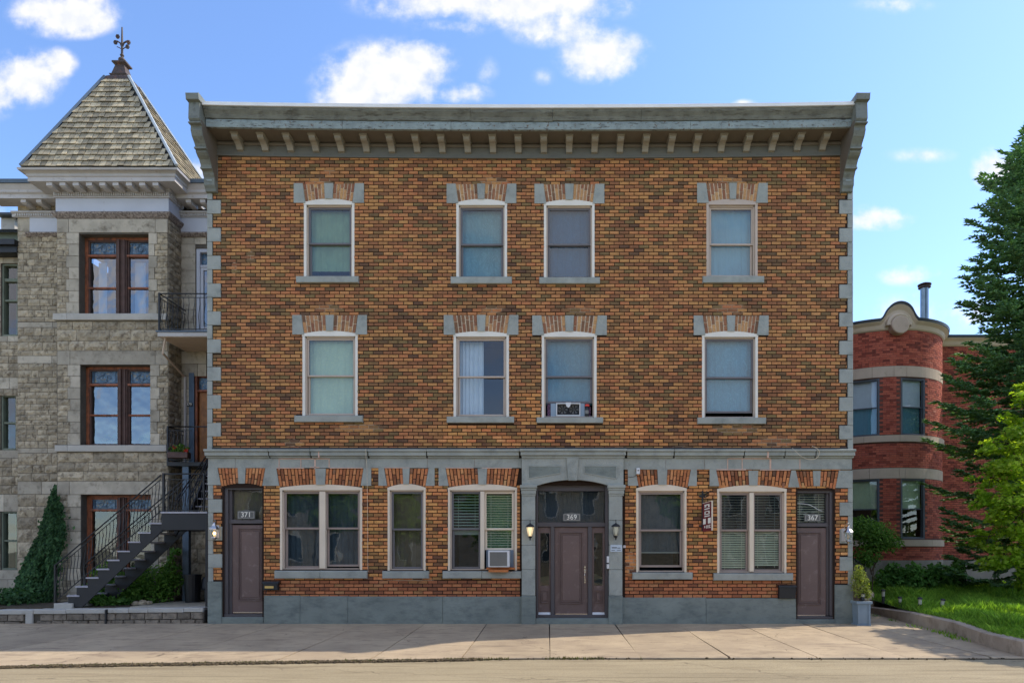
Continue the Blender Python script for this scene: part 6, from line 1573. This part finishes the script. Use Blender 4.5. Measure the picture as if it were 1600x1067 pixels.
# windows on the bow
for (a, w_) in ((-27.5,10.9),(10.5,10.9)):
    for fi, (z0, z1) in enumerate(floors):
        mid = Vector(bp(a, BRr*math.cos(rad(w_))-.02, 0)); tv = Vector((math.cos(rad(a)), math.sin(rad(a)), 0)); nv = Vector((math.sin(rad(a)), -math.cos(rad(a)), 0)); hw = BRr*math.sin(rad(w_))
        M_ = Matrix((( tv.x, -nv.x, 0, mid.x), (tv.y, -nv.y, 0, mid.y), (0,0,1,0), (0,0,0,1)))
        def put(mb, name, mat, par):
            mb.v = [tuple(M_ @ Vector(v)) for v in mb.v]; return mb.build(name, mat, par)
        fwd = .055
        mb = MB(); mb.box(-hw, -hw+fwd, -.02, .10, z0, z1); mb.box(hw-fwd, hw, -.02, .10, z0, z1); mb.box(-hw+fwd, hw-fwd, -.02, .10, z1-fwd, z1); mb.box(-hw+fwd, hw-fwd, -.04, .10, z0, z0+fwd)
        w1 = put(mb, 'window', 'winframe_g', rd)
        zm = (z0+z1)/2
        for (c, d_, off) in ((zm-.02, z1-fwd, .02), (z0+fwd, zm+.02, .05)):
            mb = MB(); s_ = .03; xa, xb = -hw+fwd, hw-fwd
            mb.box(xa, xa+s_, off, off+.03, c, d_); mb.box(xb-s_, xb, off, off+.03, c, d_); mb.box(xa+s_, xb-s_, off+.001, off+.029, c, c+s_); mb.box(xa+s_, xb-s_, off+.001, off+.029, d_-s_, d_); put(mb, 'sash', 'winframe_g', w1)
            put(MB().add([(xa+s_,off+.015,c+s_),(xb-s_,off+.015,c+s_),(xb-s_,off+.015,d_-s_),(xa+s_,off+.015,d_-s_)],[(0,1,2,3)]), 'pane', 'glass', w1)
        lo = z0+.05 if fi == 0 else zm
        if fi == 0:
            put(MB().box(-hw+.08, hw-.08, .12, .125, zm, z1-.06), 'blind', 'curtain', w1); put(MB().box(-hw+.08, hw-.08, .14, .145, z0+.06, zm), 'blind', 'bl7' if a > 0 else 'bl4', w1)
        else: put(MB().box(-hw+.08, hw-.08, .12, .125, zm, z1-.06), 'blind', 'bl5', w1)
        put(MB().box(-hw, hw, .8, .85, z0, z1), 'room_wall', 'interior', w1)
        put(MB().box(-hw, hw, .10, .30, z0-.02, z0), 'inner_sill', 'winframe_g', w1)
# flue
fl = thing('chimney_flue', 'galvanised metal flue with a rain cap on the red brick house roof', 'flue', (X(1444,10), 10, ztopR))
fxx = X(1444.5,10); z0_, z1_ = ztopR, Z(446,10)
mb = MB(); mb.lathe([(.145,0),(.145,z1_-z0_-.12),(.13,z1_-z0_-.12)], (fxx,10,z0_), 16); mb.lathe([(.155,.5),(.155,.53)], (fxx,10,z0_), 16); mb.build('pipe', 'galv', fl, smooth=False)
mb = MB(); mb.lathe([(.13,-.12),(.22,-.10),(.22,-.06),(.15,-.05),(.15,-.02),(.24,0),(.24,.03),(.1,.09),(0,.1)], (fxx,10,z1_), 16); mb.build('rain_cap', 'rust', fl)
mb = MB()
for s_ in (-1, 1): mb.tube([(fxx+s_*.13,10,z0_+.9), (fxx+s_*.62,10.1,z0_)], .012, 4)
mb.build('stay', 'galv', fl)

# ---------- entry steps beside the bow
es = thing('entry_steps', 'concrete entry steps with a dark iron rail beyond the planter', 'steps', (8.2, 3.4, 0))
MB().prism([(2.6,.0),(2.6,.55),(3.2,.75),(4.4,1.15),(4.4,0)], 8.42, 8.72, 'x').build('cheek_wall', 'bstone', es, bev=.015)
for k in range(5): MB().box(7.3, 8.41, 3.0+k*.3, 4.6, .15*k-.05, .15*(k+1)).build('step', 'found', es, bev=.01)
rail_run(es, (8.56, 2.75, .62), (8.56, 4.4, 1.2), .62, .06, 11, bel=0, side=(0,0), second=.0)
post(es, 8.56, 2.75, .5, 1.26); post(es, 8.56, 4.4, 1.1, 1.84)
# ---------- planter
pt = thing('planter_box', 'tall grey-blue wooden planter box at the right corner of the brick building', 'planter', (X(1344,-.25), -.25, 0))
pxc, pyc = X(1345.5,-.2), -.2
mb = MB()
def tap(mb, h0, h1, z0, z1): mb.add([(pxc-h0,pyc-h0,z0),(pxc+h0,pyc-h0,z0),(pxc+h0,pyc+h0,z0),(pxc-h0,pyc+h0,z0),(pxc-h1,pyc-h1,z1),(pxc+h1,pyc-h1,z1),(pxc+h1,pyc+h1,z1),(pxc-h1,pyc+h1,z1)],[(0,3,2,1),(4,5,6,7),(0,1,5,4),(1,2,6,5),(2,3,7,6),(3,0,4,7)])
tap(mb, .155, .155, -.02, .05); tap(mb, .13, .145, .051, .50); mb.build('box', 'planter', pt, bev=.006)
mb = MB(); tap(mb, .175, .175, .501, .565); mb.build('rim', 'planter', pt, bev=.006)
mb = MB(); 
for dx in (-.115, .115): mb.box(pxc+dx-.022, pxc+dx+.022, pyc-.158, pyc-.14, .05, .50)
mb.build('corner_batten', 'planter', pt)
MB().box(pxc-.13, pxc+.13, pyc-.13, pyc+.13, .55, .575).build('soil', 'soil', pt)
leafmass('planter_shrub', 'yellow-green shrub growing in the grey planter', 'shrub', [((pxc-.02,pyc,.95),(.20,.18,.34),1),((pxc-.05,pyc,1.2),(.12,.12,.22),.35),((pxc+.1,pyc-.02,.72),(.13,.12,.14),.35)], 1500, .05, 'yshrub', 'diamond', stems=[[(pxc,pyc,.56),(pxc-.03,pyc,1.2)],[(pxc+.03,pyc,.56),(pxc+.12,pyc,1.0)],[(pxc-.03,pyc,.56),(pxc-.12,pyc,1.05)]])

# ---------- lawn, its wall
def lawnz(x, y):
    f = max(0, min(1, (y+4)/11)); return .17 + .36*f + .05*noise.noise(Vector((x*.5, y*.5, 0)))
wallpath = [(8.52,2.6,.20),(8.5,2.0,.22),(8.38,1.0,.26),(8.28,.08,.29),(8.22,-.9,.28),(8.17,-1.81,.265),(8.02,-2.5,.24),(7.88,-3.1,.225),(7.76,-3.8,.23),(7.70,-4.36,.235)]
ec = thing('lawn_edging_wall', 'low curving concrete wall holding the lawn above the pavement', 'wall', (8.2, -.9, 0))
for i in range(0, len(wallpath)-1):
    a, b = wallpath[i], wallpath[i+1]
    mb = MB(); q = []
    for (x, y, z) in (a, b): q += [(x,y,-.1),(x-.01,y,z-.02),(x+.03,y,z),(x+.17,y,z+.005),(x+.17,y,-.1)]
    mb.v = q; mb.f = [(0,1,6,5),(1,2,7,6),(2,3,8,7),(3,4,9,8),(0,1,2,3,4),(5,6,7,8,9)]; mb.mi = [0]*6
    mb.build('wall_section', plain('weathered_concrete_wall', srgb(170,154,136), .85, .14, 3, .012, 20, dirt=srgb(112,98,80), dthr=(.5,.72), dscale=3) if i == 0 else bpy.data.materials['weathered_concrete_wall'], ec)
mb = MB(); NX, NY = 40, 44
def lx_edge(y):
    for (a, b) in zip(wallpath, wallpath[1:]):
        if b[1] <= y <= a[1]: f = (y-a[1])/(b[1]-a[1]); return a[0]+(b[0]-a[0])*f
    return wallpath[0][0] if y > 2.6 else wallpath[-1][0]
for j in range(NY+1):
    y = -4.36 + (8.9+4.36)*j/NY; xl = lx_edge(y)+.1
    for i in range(NX+1):
        x = xl + (22-xl)*(i/NX)**1.3; mb.v.append((x, y, lawnz(x, y)))
for j in range(NY):
    for i in range(NX): mb.f.append((j*(NX+1)+i, j*(NX+1)+i+1, (j+1)*(NX+1)+i+1, (j+1)*(NX+1)+i)); mb.mi.append(0)
mb.build('lawn_soil', plain('mossy_soil', srgb(70,92,40), .95, .3, 3, .02, 30), kind='structure', smooth=True)
mb = MB()
def blade(mb, x, y, z, h_, mat=None):
    a = RN.uniform(0, 6.283); w_ = .006+h_*.035; dx, dy = math.cos(a)*w_, math.sin(a)*w_; lx_, ly_ = RN.gauss(0,.35)*h_, RN.gauss(0,.35)*h_
    o = len(mb.v); mb.v += [(x-dx,y-dy,z-.01),(x+dx,y+dy,z-.01),(x+dx*.6+lx_*.4,y+dy*.6+ly_*.4,z+h_*.6),(x+lx_,y+ly_,z+h_)]; mb.f.append((o,o+1,o+2,o+3)); mb.mi.append(0)
for _ in range(95000):
    y = -4.3+11.2*RN.random()**1.15; xl = lx_edge(y)+.12; xm = 11.2+(y+4)*.62
    x = xl+(xm-xl)*RN.random()
    tuft = max(0, noise.noise(Vector((x*1.4, y*1.4, 5)))+.1)
    blade(mb, x, y, lawnz(x,y), RN.uniform(.06,.13)*(1+2.6*tuft))
mb.build('grass', 'grassblade', kind='stuff')
# weeds in the joints and along the wall foot
mb = MB()
for (x0_,y0_,n_) in ((8.3,1.6,50),(8.2,.5,40),(8.12,-.6,30),(8.1,-1.5,60),(7.95,-2.3,60),(8.35,2.2,50)):
    for _ in range(n_):
        x, y = x0_+RN.gauss(-.06,.05), y0_+RN.gauss(0,.18); blade(mb, x, y, 0, RN.uniform(.03,.10))
tag(mb.build('wall_foot_weeds', 'grassblade'), 'small weeds along the foot of the curved lawn wall', 'weeds', kind='stuff')
# path lights
def pathlight(px, yt, yb, tilt, label, Yp, zg=None):
    x = X(px, Yp); z0 = zg if zg is not None else lawnz(x, Yp); H = (yb-yt)*(Yp+15)/FPX*1.05
    t = thing('garden_light', label, 'garden light', (x, Yp, z0), 'solar garden lights along the lawn edge')
    mb = MB(); mb.lathe([(0,0),(.032,0),(.040,.04),(.036,H*.5),(.046,H*.52),(0,H*.52)], (0,0,0), 10); m1 = mb
    m2 = MB().lathe([(.036,H*.52),(.04,H*.86),(0,H*.86)], (0,0,0), 10)
    m3 = MB().lathe([(.055,H*.86),(.055,H*.93),(.03,H),(0,H)], (0,0,0), 10)
    R_ = Matrix.Translation((x,Yp,z0-.01)) @ Matrix.Rotation(tilt, 4, 'Y')
    for m_, nme, mt_ in ((m1,'body','rubber'),(m2,'lens','lens'),(m3,'cap','rubber')):
        m_.v = [tuple(R_ @ Vector(v)) for v in m_.v]; m_.build(nme, mt_, t)
pathlight(1380, 929, 951, 0, 'garden light standing closest to the entry steps', 1.75)
pathlight(1407, 933, 950, -.05, 'garden light second from the entry steps', .95)
pathlight(1437.5, 935, 957, 0, 'garden light standing upright above the middle of the lawn wall', .15)
pathlight(1470, 938, 959, .18, 'garden light leaning to the right on the lawn', .05)
pathlight(1348, 924, 936, .05, 'garden light stuck in the planter box', -.28, .575)
# ---------- shrubs and trees on the right
leafmass('small_tree', 'round bushy small tree in front of the lower bow windows', 'small tree', [((X(1370,3.9),4.0,Z(838,3.9)),(.62,.5,.52),1),((X(1345,3.9),4.0,Z(825,3.9)),(.5,.45,.40),.6),((X(1388,3.9),3.9,Z(848,3.9)),(.42,.4,.30),.4),((X(1355,3.9),4.0,Z(870,3.9)),(.45,.4,.35),.5)], 5200, .075, 'bushleaf', stems=[[(X(1362,4),4.0,.4),(X(1365,4),4.0,1.2),(X(1372,4),4.0,2.3)],[(X(1362,4),4.0,1.0),(X(1345,4),4.0,2.4)],[(X(1362,4),4.0,1.1),(X(1388,4),3.95,2.1)]])
HYD = []
for k, (px, lab) in enumerate(((1388,'broad-leaved green shrub beside the entry steps'),(1420,'broad-leaved green shrub under the basement window'),(1452,'broad-leaved green shrub in the middle of the low hedge row'),(1486,'broad-leaved green shrub at the spruce end of the hedge row'))):
    leafmass('low_shrub', lab, 'shrub', [((X(px,5.2),5.2,Z(905,5.2)),(.46,.40,.40),1),((X(px+6,5.2),5.1,Z(893,5.2)),(.25,.25,.30),.4)], 900, .13, 'lowshrub', stems=[[(X(px,5.2),5.2,.45),(X(px,5.2),5.2,1.0)]])['group'] = 'shrubs along the red brick house'
# spruce
def spruce(x, y, zg, H, Rm, label):
    t = thing('spruce_tree', label, 'spruce tree', (x, y, zg))
    MB().tube([(x,y,zg-.1),(x,y,zg+H*.5),(x+.02,y,zg+H)], .20, 8, .015).build('trunk', 'bark', t)
    br = MB(); nd = MB(); V = nd.v; Fc = nd.f; UP_ = Vector((0,0,1)); R_ = RN.random
    def twig(p, d, tl, w_):
        q = p + d*tl; sd_ = d.cross(UP_)
        if sd_.length < .1: sd_ = Vector((1,0,0))
        sd_.normalize(); u_ = sd_.cross(d); m1 = p+d*tl*.4; o = len(V)
        V.extend((tuple(p), tuple(m1+sd_*w_), tuple(m1+u_*w_*.9), tuple(m1-sd_*w_), tuple(m1-u_*w_*.5), tuple(q)))
        Fc.extend(((o,o+1,o+2),(o,o+2,o+3),(o,o+3,o+4),(o,o+4,o+1),(o+5,o+2,o+1),(o+5,o+3,o+2),(o+5,o+4,o+3),(o+5,o+1,o+4)))
        for _n in range(3):
            c0 = p+d*tl*(.2+.8*R_()); rd_ = (d*.8+sd_*(R_()*2-1)+u_*(R_()*2-1)); e = c0+rd_*.06; wv = sd_*.007; o = len(V)
            V.extend((tuple(c0-wv), tuple(c0+wv), tuple(e))); Fc.append((o,o+1,o+2))
    def dress(p0, p1, tl, st_):
        L_ = (p1-p0).length; n = max(1, int(L_/st_)); ax = (p1-p0)/max(L_,1e-4); sd_ = ax.cross(UP_)
        if sd_.length < .1: sd_ = Vector((1,0,0))
        sd_.normalize()
        for i in range(n):
            p = p0 + ax*(L_*(i+.5)/n)
            for s_ in (-1, 1):
                d = (ax*.8 + sd_*s_*.75 + UP_*(R_()*.45-.25)).normalized(); twig(p, d, tl*(.7+.6*R_()), .040+.018*R_())
            if R_() < .4: twig(p, (ax*.8+UP_*.5).normalized(), tl*.7, .024)
        twig(p1-ax*.02, ax, tl*1.1, .026)
    z = zg+.7
    while z < zg+H-.12:
        f = (z-zg)/H; L = Rm*((1-f)**.50) * min(1, .25+(1-f)*7) + .05
        nb_ = 10 if f < .8 else 6; a0 = R_()*6.28
        for k in range(nb_):
            a = a0 + 2*math.pi*k/nb_ + RN.uniform(-.25,.25)
            if math.sin(a) > .45 and f < .85: continue         # the far side is never seen, keep it light
            if math.cos(a) > .6 and f < .6: continue
            Lk = L*RN.uniform(.66,1.14); dx, dy = math.cos(a), math.sin(a)
            droop = .40*(1-f)+.02
            n = max(3, int(Lk/.20)); pts = []
            for i in range(n+1):
                u = i/n; pts.append(Vector((x+dx*Lk*u, y+dy*Lk*u, z + Lk*(.3*u*(f>.75) - droop*u + (droop*.6+.20)*u**2.2))))
            br.tube(pts, .016*(1-f)+.006, 3, .004)
            for i in range(n):
                p0, p1 = pts[i], pts[i+1]; u = (i+.5)/n; ax = (p1-p0).normalized(); side = Vector((-dy,dx,0))
                dress(p0, p1, .16, .075)
                if f > .9: continue
                sl = .36*Lk*(1-u)**.8*(.5+.5*min(1,u*3))+.10
                if u < .22 and Lk > 1: continue
                for s_ in (-1, 1):
                    d = (ax*.8+side*s_*RN.uniform(.6,1.0)+UP_*RN.uniform(-.28,.05)).normalized(); sll = sl*RN.uniform(.7,1.2); q0 = p0.lerp(p1, R_()); dress(q0, q0+d*sll, .15, .095)
        z += (.20 + .10*(1-f))*RN.uniform(.8,1.2)
    for k in range(3):
        e = Vector((x+.02+RN.uniform(-.14,.14), y, zg+H+RN.uniform(-.1,.15))); twig(Vector((x+.02,y,zg+H-.35)), (e-Vector((x+.02,y,zg+H-.35))).normalized(), .5, .025)
    nd.mi = [0]*len(Fc)
    br.build('branches', 'bark', t); nd.build('needles', 'spruce', t)
spruce(X(1606,5.4), 5.4, .4, Z(196,5.4)-.4, 3.1, 'tall dark green spruce rising against the sky at the right edge')
# maple
def crown_tree(name, label, cat, base, H, clumps, nleaf, size, mat, shape, trunk_r=.09, group=None, limbs=True, asym=None):
    t = thing(name, label, cat, base, group)
    B0 = Vector(base); top = B0+Vector((0,0,H*.45))
    mb = MB(); mb.tube([B0-Vector((0,0,.1)), B0+Vector((.04,.02,H*.25)), top], trunk_r, 8, trunk_r*.6)
    lf = MB()
    for (c, r_) in clumps:
        c = Vector(c); mb.tube([top-Vector((0,0,H*.12*RN.random())), (top+c)/2+rndvec()*.15, c], trunk_r*.4, 5, .012)
        for _ in range(int(3+r_*4)):
            e = c+rndvec()*r_*.85; mb.tube([c, e], .012, 3, .004)
    tot = sum(r_**2.2 for _, r_ in clumps)
    for (c, r_) in clumps:
        c = Vector(c); nn_ = int(nleaf*r_**2.2/tot)
        subs = [c+rndvec()*r_*RN.uniform(.5,1.0) for _ in range(max(6,int(r_*26)))]
        for _ in range(nn_):
            s_ = RN.choice(subs); p = s_ + rndvec()*(r_*.34*RN.random()**.5)*Vector((1,1,.55)).length/1.3; p.z = s_.z+(p.z-s_.z)*.6
            out = (p-c).normalized()
            leaf(lf, p, size*RN.uniform(.6,1.25), shape, (out*.35+Vector((0,-.15,.75))+rndvec()*.6).normalized())
    mb.build('trunk', 'bark', t, smooth=True); lf.build('leaves', mat, t); return t
MY = 1.6; mp = lambda px, py, dy=0: (X(px,MY+dy), MY+dy, Z(py,MY+dy))
mc = [(mp(1600,640),.55),(mp(1572,690),.55),(mp(1548,745),.5),(mp(1590,720,-.5),.6),(mp(1640,690,-.3),.8),(mp(1560,800),.55),(mp(1545,838,.2),.45),(mp(1598,800,-.6),.75),(mp(1650,780,-.4),.9),(mp(1570,868,-.1),.5),(mp(1620,868,-.5),.65),(mp(1680,860,0),.8),(mp(1615,606,.2),.35),(mp(1700,720,.4),.9),(mp(1640,620,.5),.6),(mp(1530,780,.3),.3),(mp(1590,900,0),.4),(mp(1640,750,.9),.9),(mp(1700,640,1.2),.8)]
crown_tree('maple_tree', 'bright green young maple spreading over the lawn at the right edge', 'maple tree', (X(1655,MY), MY, .35), 4.6, mc, 15000, .125, 'maple', 'maple', .08)
# neighbours of the spruce beyond the frame: a street tree whose shade dapples the pavement
crown_tree('street_tree', 'broad leafy street tree standing past the right edge', 'tree', (13.2, -.9, .2), 7.0, [((12.3,-.7,5.4),.9),((13.0,-1.7,6.1),.9),((12.0,-1.5,4.9),.6),((13.6,-.3,6.6),1.0),((12.8,.2,6.1),.7),((11.7,-.9,4.6),.45),((12.7,-2.9,5.6),.85),((11.8,-2.5,4.5),.55),((13.4,-2.2,6.8),.8)], 4200, .22, 'farleaf', 'broad', .16)

# ================================================================ GROUND
def kerb_y(x):
    if x > -0.2: return -4.43
    if x > -8.3: return -4.43 - .77*((-.2-x)/8.1)**1.1
    return -5.2-.06*(-8.3-x)
mats_slab = NM('concrete_pavement')
c = mats_slab.mix(mats_slab.range(mats_slab.noise(.9,5), .3,.7), srgb(164,146,122), srgb(192,172,142))
c = mats_slab.mix(1.0, c, mats_slab.ramp(mats_slab.objrand(), [(0,(.86,)*3),(1,(1.05,)*3)]), 'MULTIPLY')
c = mats_slab.mix(mats_slab.range(mats_slab.noise(3.2,7,.68,stretch=(1,1.6,1),off=4),.52,.72,0,.55), c, srgb(120,104,90))
c = mats_slab.mix(mats_slab.range(mats_slab.noise(70,4,.7),.62,.75,0,.4), c, srgb(120,108,98))
_v = mats_slab.n('ShaderNodeTexVoronoi', feature='DISTANCE_TO_EDGE'); _v.inputs['Scale'].default_value = .55
_w = mats_slab.n('ShaderNodeTexNoise'); _w.inputs['Scale'].default_value = 3.0; _w.inputs['Detail'].default_value = 6; mats_slab.l(mats_slab.pos(), _w.inputs['Vector'])
_a = mats_slab.n('ShaderNodeVectorMath', operation='MULTIPLY_ADD'); mats_slab.l(_w.outputs['Color'], _a.inputs[0]); _a.inputs[1].default_value = (.5,.5,0); mats_slab.l(mats_slab.pos(), _a.inputs[2]); mats_slab.l(_a.outputs[0], _v.inputs['Vector'])
_cr = mats_slab.math('MULTIPLY', mats_slab.range(_v.outputs['Distance'], 0, .006, 1, 0), mats_slab.range(mats_slab.noise(.5,2,off=7), .50, .56), True)
c = mats_slab.mix(mats_slab.math('MULTIPLY', _cr, .7, True), c, srgb(70,60,50))
c = mats_slab.mix(mats_slab.range(mats_slab.noise(1.1,6,.7,stretch=(.6,2.5,1),off=11),.56,.66,0,.5), c, srgb(116,100,84))
c = mats_slab.mix(mats_slab.range(mats_slab.noise(26,2,.5,off=3),.70,.74,0,.6), c, srgb(64,54,46))
mats_slab.principled(c, .85, 0, mats_slab.math('ADD', mats_slab.noise(60,5,.7), mats_slab.math('MULTIPLY', mats_slab.noise(7,4), .8)), .012, .3)
MB_['pave'] = mats_slab.m
pv = bpy.data.objects.new('pavement', None); COL.objects.link(pv); pv['kind'] = 'structure'
mb = MB()
XS = [-30+i*.5 for i in range(0, 100)]
v0 = 0
for x in XS: mb.v += [(x, kerb_y(x)+.02, -.055), (x, 3.0, -.012)]
for i in range(len(XS)-1): mb.f.append((2*i, 2*i+2, 2*i+3, 2*i+1)); mb.mi.append(0)
mb.build('pavement_bed', plain('dark_joint', srgb(74,64,54), .95, .3, 6, .01, 40), pv)
# slab joints: straight across, a little irregular
jx = []
x = -0.02
jx = [X(859)+.0]
xx = jx[0]
while xx > -26: xx -= RN.uniform(1.38,1.9) if xx < -3 else 1.43; jx.append(xx)
jx = jx[::-1]; xx = jx[-1]
while xx < 12: xx += 1.42+RN.uniform(-.06,.06); jx.append(xx)
def pz_(y): return 0.0 + (.03 if y > 0 else 0) + y*.006
for i, (a, b) in enumerate(zip(jx, jx[1:])):
    yb_ = 0.02 if (a > XL and b < XR+1) else .04
    rows = [(-9, yb_)]
    if a > 6.0: rows = [(-9, .1), (.12, 1.6), (1.62, 3.1)]
    for r_ in rows:
        g = .009; n = 5; m_ = MB()
        ang = RN.uniform(-.008,.008)
        for k in range(n+1):
            x = a+g+(b-a-2*g)*k/n; yk = kerb_y(x)+.03 if r_[0] == -9 else r_[0]
            h_ = RN.uniform(-.001,.001)
            for (yy, dz) in ((yk-.008,-.07),(yk+.01,-.012),(yk+.05,0),((yk+r_[1])/2,0),(r_[1],0)):
                m_.v.append((x+ang*(yy+2), yy, pz_(yy)+dz+h_))
        for k in range(n):
            for j in range(4): m_.f.append((5*k+j, 5*k+5+j, 5*k+6+j, 5*k+1+j)); m_.mi.append(0)
        # the two joint faces
        m_.f += [(4,3,2,1,0), tuple(5*n+j for j in range(5))]; m_.mi += [0,0]
        m_.build('paving_slab', 'pave', pv)
# garden floor on the left
mb = MB(); mb.box(-20, -7.9, .33, 3.1, .2, .37); mb.build('garden_bed', 'soil', kind='structure')
mb = MB()
for k, (a, b) in enumerate(((-9.9,-9.2),(-9.18,-8.6),(-8.58,-8.0))): mb.box(a, b, .36, 2.0, .36, .385)
mb.build('garden_paving', 'stone', kind='structure')
# road
s = NM('worn_asphalt')
c = s.mix(s.range(s.noise(.6,5,.6,stretch=(.35,1.4,1)),.3,.7), srgb(152,139,112), srgb(176,161,130))
c = s.mix(s.range(s.noise(3.0,7,.7,stretch=(.30,2.2,1),off=2),.50,.66,0,.45), c, srgb(128,114,88))
c = s.mix(s.range(s.noise(160,3,.7),.55,.72,0,.45), c, srgb(120,108,92))
w_ = s.n('ShaderNodeTexVoronoi', feature='DISTANCE_TO_EDGE'); mp_ = s.n('ShaderNodeMapping'); mp_.inputs['Scale'].default_value = (.16,.9,1); 
wn_ = s.n('ShaderNodeTexNoise'); wn_.inputs['Scale'].default_value = 2.5; s.l(s.pos(), wn_.inputs['Vector'])
ad = s.n('ShaderNodeVectorMath', operation='MULTIPLY_ADD'); s.l(wn_.outputs['Color'], ad.inputs[0]); ad.inputs[1].default_value = (.9,.5,0); s.l(s.pos(), ad.inputs[2])
s.l(ad.outputs[0], mp_.inputs[0]); s.l(mp_.outputs[0], w_.inputs['Vector']); w_.inputs['Scale'].default_value = 1.0
cr = s.range(w_.outputs['Distance'], 0, .010, 1, 0)
c = s.mix(s.math('MULTIPLY', cr, .55, True), c, srgb(104,92,74))
c = s.mix(s.range(s.noise(38,5,.75,off=8),.50,.62,0,.35), c, srgb(92,82,66))
c = s.mix(s.range(s.noise(1.4,7,.75,stretch=(.12,3.2,1),off=5),.53,.60,0,.5), c, srgb(120,106,82))
s.principled(c, .9, 0, s.math('SUBTRACT', s.noise(130,4), s.math('MULTIPLY', cr, .8, True)), .008, .3)
MB_['road'] = s.m
mb = MB()
for x in XS: mb.v += [(x, kerb_y(x)+.015, -.058), (x, -14.5, -.05)]
for i in range(len(XS)-1): mb.f.append((2*i, 2*i+2, 2*i+3, 2*i+1)); mb.mi.append(0)
mb.v = [v for v in mb.v]
rd_ = mb.build('road', 'road', kind='structure')
mb = MB(); mb.add([(-400,-400,-.075),(400,-400,-.075),(400,400,-.075),(-400,400,-.075)], [(0,1,2,3)]); mb.build('ground', plain('far_ground', srgb(150,148,120), .95, .2, .1), kind='structure')
mb = MB(); mb.box(-30, 20, -18, -14.5, -.07, .06); mb.build('opposite_pavement', 'pave', kind='structure')
mb = MB(); n_ = 0
for i in range(420):
    x = -10+i*.046; k_ = kerb_y(x); w1_, w2_ = .012+.022*noise.noise(Vector((x*3,0,1)))+.012*noise.noise(Vector((x*14,0,1))), .018+.02*noise.noise(Vector((x*4,3,1)))+.014*noise.noise(Vector((x*17,5,1)))
    mb.v += [(x, k_-max(.004,w1_)-.004, -.0495), (x, k_+.02+max(0,w2_)*.3, -.0495)]
for i in range(419): mb.f.append((2*i, 2*i+2, 2*i+3, 2*i+1)); mb.mi.append(0)
mb.build('gutter_seam', plain('dark_gutter_dirt', srgb(58,48,36), .95, .3, 30, .01, 60), kind='structure')
# crumbled gutter: gravel and weeds along the kerb line
mb = MB()
for _ in range(9000):
    x = RN.uniform(-9.6, 1.5) if RN.random() < .86 else RN.uniform(2.5, 9)
    dens = 1 if -9 < x < -1 else .35
    if RN.random() > dens: continue
    if x > -1.2 and RN.random() < .93: continue
    y = kerb_y(x)+RN.gauss(-.01,.04); r_ = RN.uniform(.006,.026)
    mb.ball((x,y,-.05+r_*.4), r_, 4, .7, .5)
mb.build('gutter_gravel', plain('gutter_gravel_mix', srgb(104,90,66), .9, .4, 40, isl=.6), kind='stuff')
mb = MB()
for _ in range(2600):
    x = RN.uniform(-9.6, 1.5); y = kerb_y(x)+RN.gauss(0,.025)
    if noise.noise(Vector((x*1.3,0,0))) < -.15: continue
    blade(mb, x, y, -.05, RN.uniform(.015,.05))
mb.build('gutter_weeds', leafmat('dry_weeds', (.10,.09,.04), (.14,.13,.06), (.12,.16,.05)), kind='stuff')
# across the street: what the windows mirror
def row_house(x0, x1, h_, y, mat, label, name='row_house'):
    t = thing(name, label, 'house', ((x0+x1)/2, y, 0), 'row houses across the street')
    MB().box(x0, x1, y-9, y, -.05, h_).build('wall', mat, t)
    MB().box(x0-.1, x1+.1, y-9.1, y+.35, h_, h_+.35).build('cornice', 'trimwhite', t)
    for fz in (1.0, 4.2, 7.2):
        if fz+2 > h_: continue
        for k in range(int((x1-x0)/2.6)):
            cx_ = x0+1.3+k*2.6
            w__ = MB().box(cx_-.55, cx_+.55, y, y+.06, fz, fz+1.9).build('window', 'alu_w', t); MB().box(cx_-.46, cx_+.46, y+.061, y+.07, fz+.1, fz+1.8).build('pane', 'bldb', w__)
row_house(-30,-17,8.2,-31,'stone_r','grey stone row house across the street'); row_house(-16.8,-4,7.4,-31,'bl1' if False else 'found','pale rendered row house across the street'); row_house(-3.8,9,8.0,-31,MB_['stone_r'],'grey-brown row house across the street'); row_house(9.2,24,7.6,-31,'found','beige row house across the street')
for k, (x, h_) in enumerate(((-13,8.5),(-3.2,6.5),(7.5,8.0),(-8,6.0))):
    crown_tree('street_tree', ['leafy street tree across the road facing the stone house','leafy street tree across the road facing the entrance','leafy street tree across the road facing door 367','smallest leafy street tree across the road'][k], 'tree', (x, -21.5, 0), h_, [((x+RN.uniform(-1.6,1.6), -21.5+RN.uniform(-1.2,1.2), h_*.5+RN.uniform(-.6,1.4)), RN.uniform(.8,1.2)) for _ in range(6)], 3800, .28, 'farleaf', 'broad', .15, group='trees across the road')
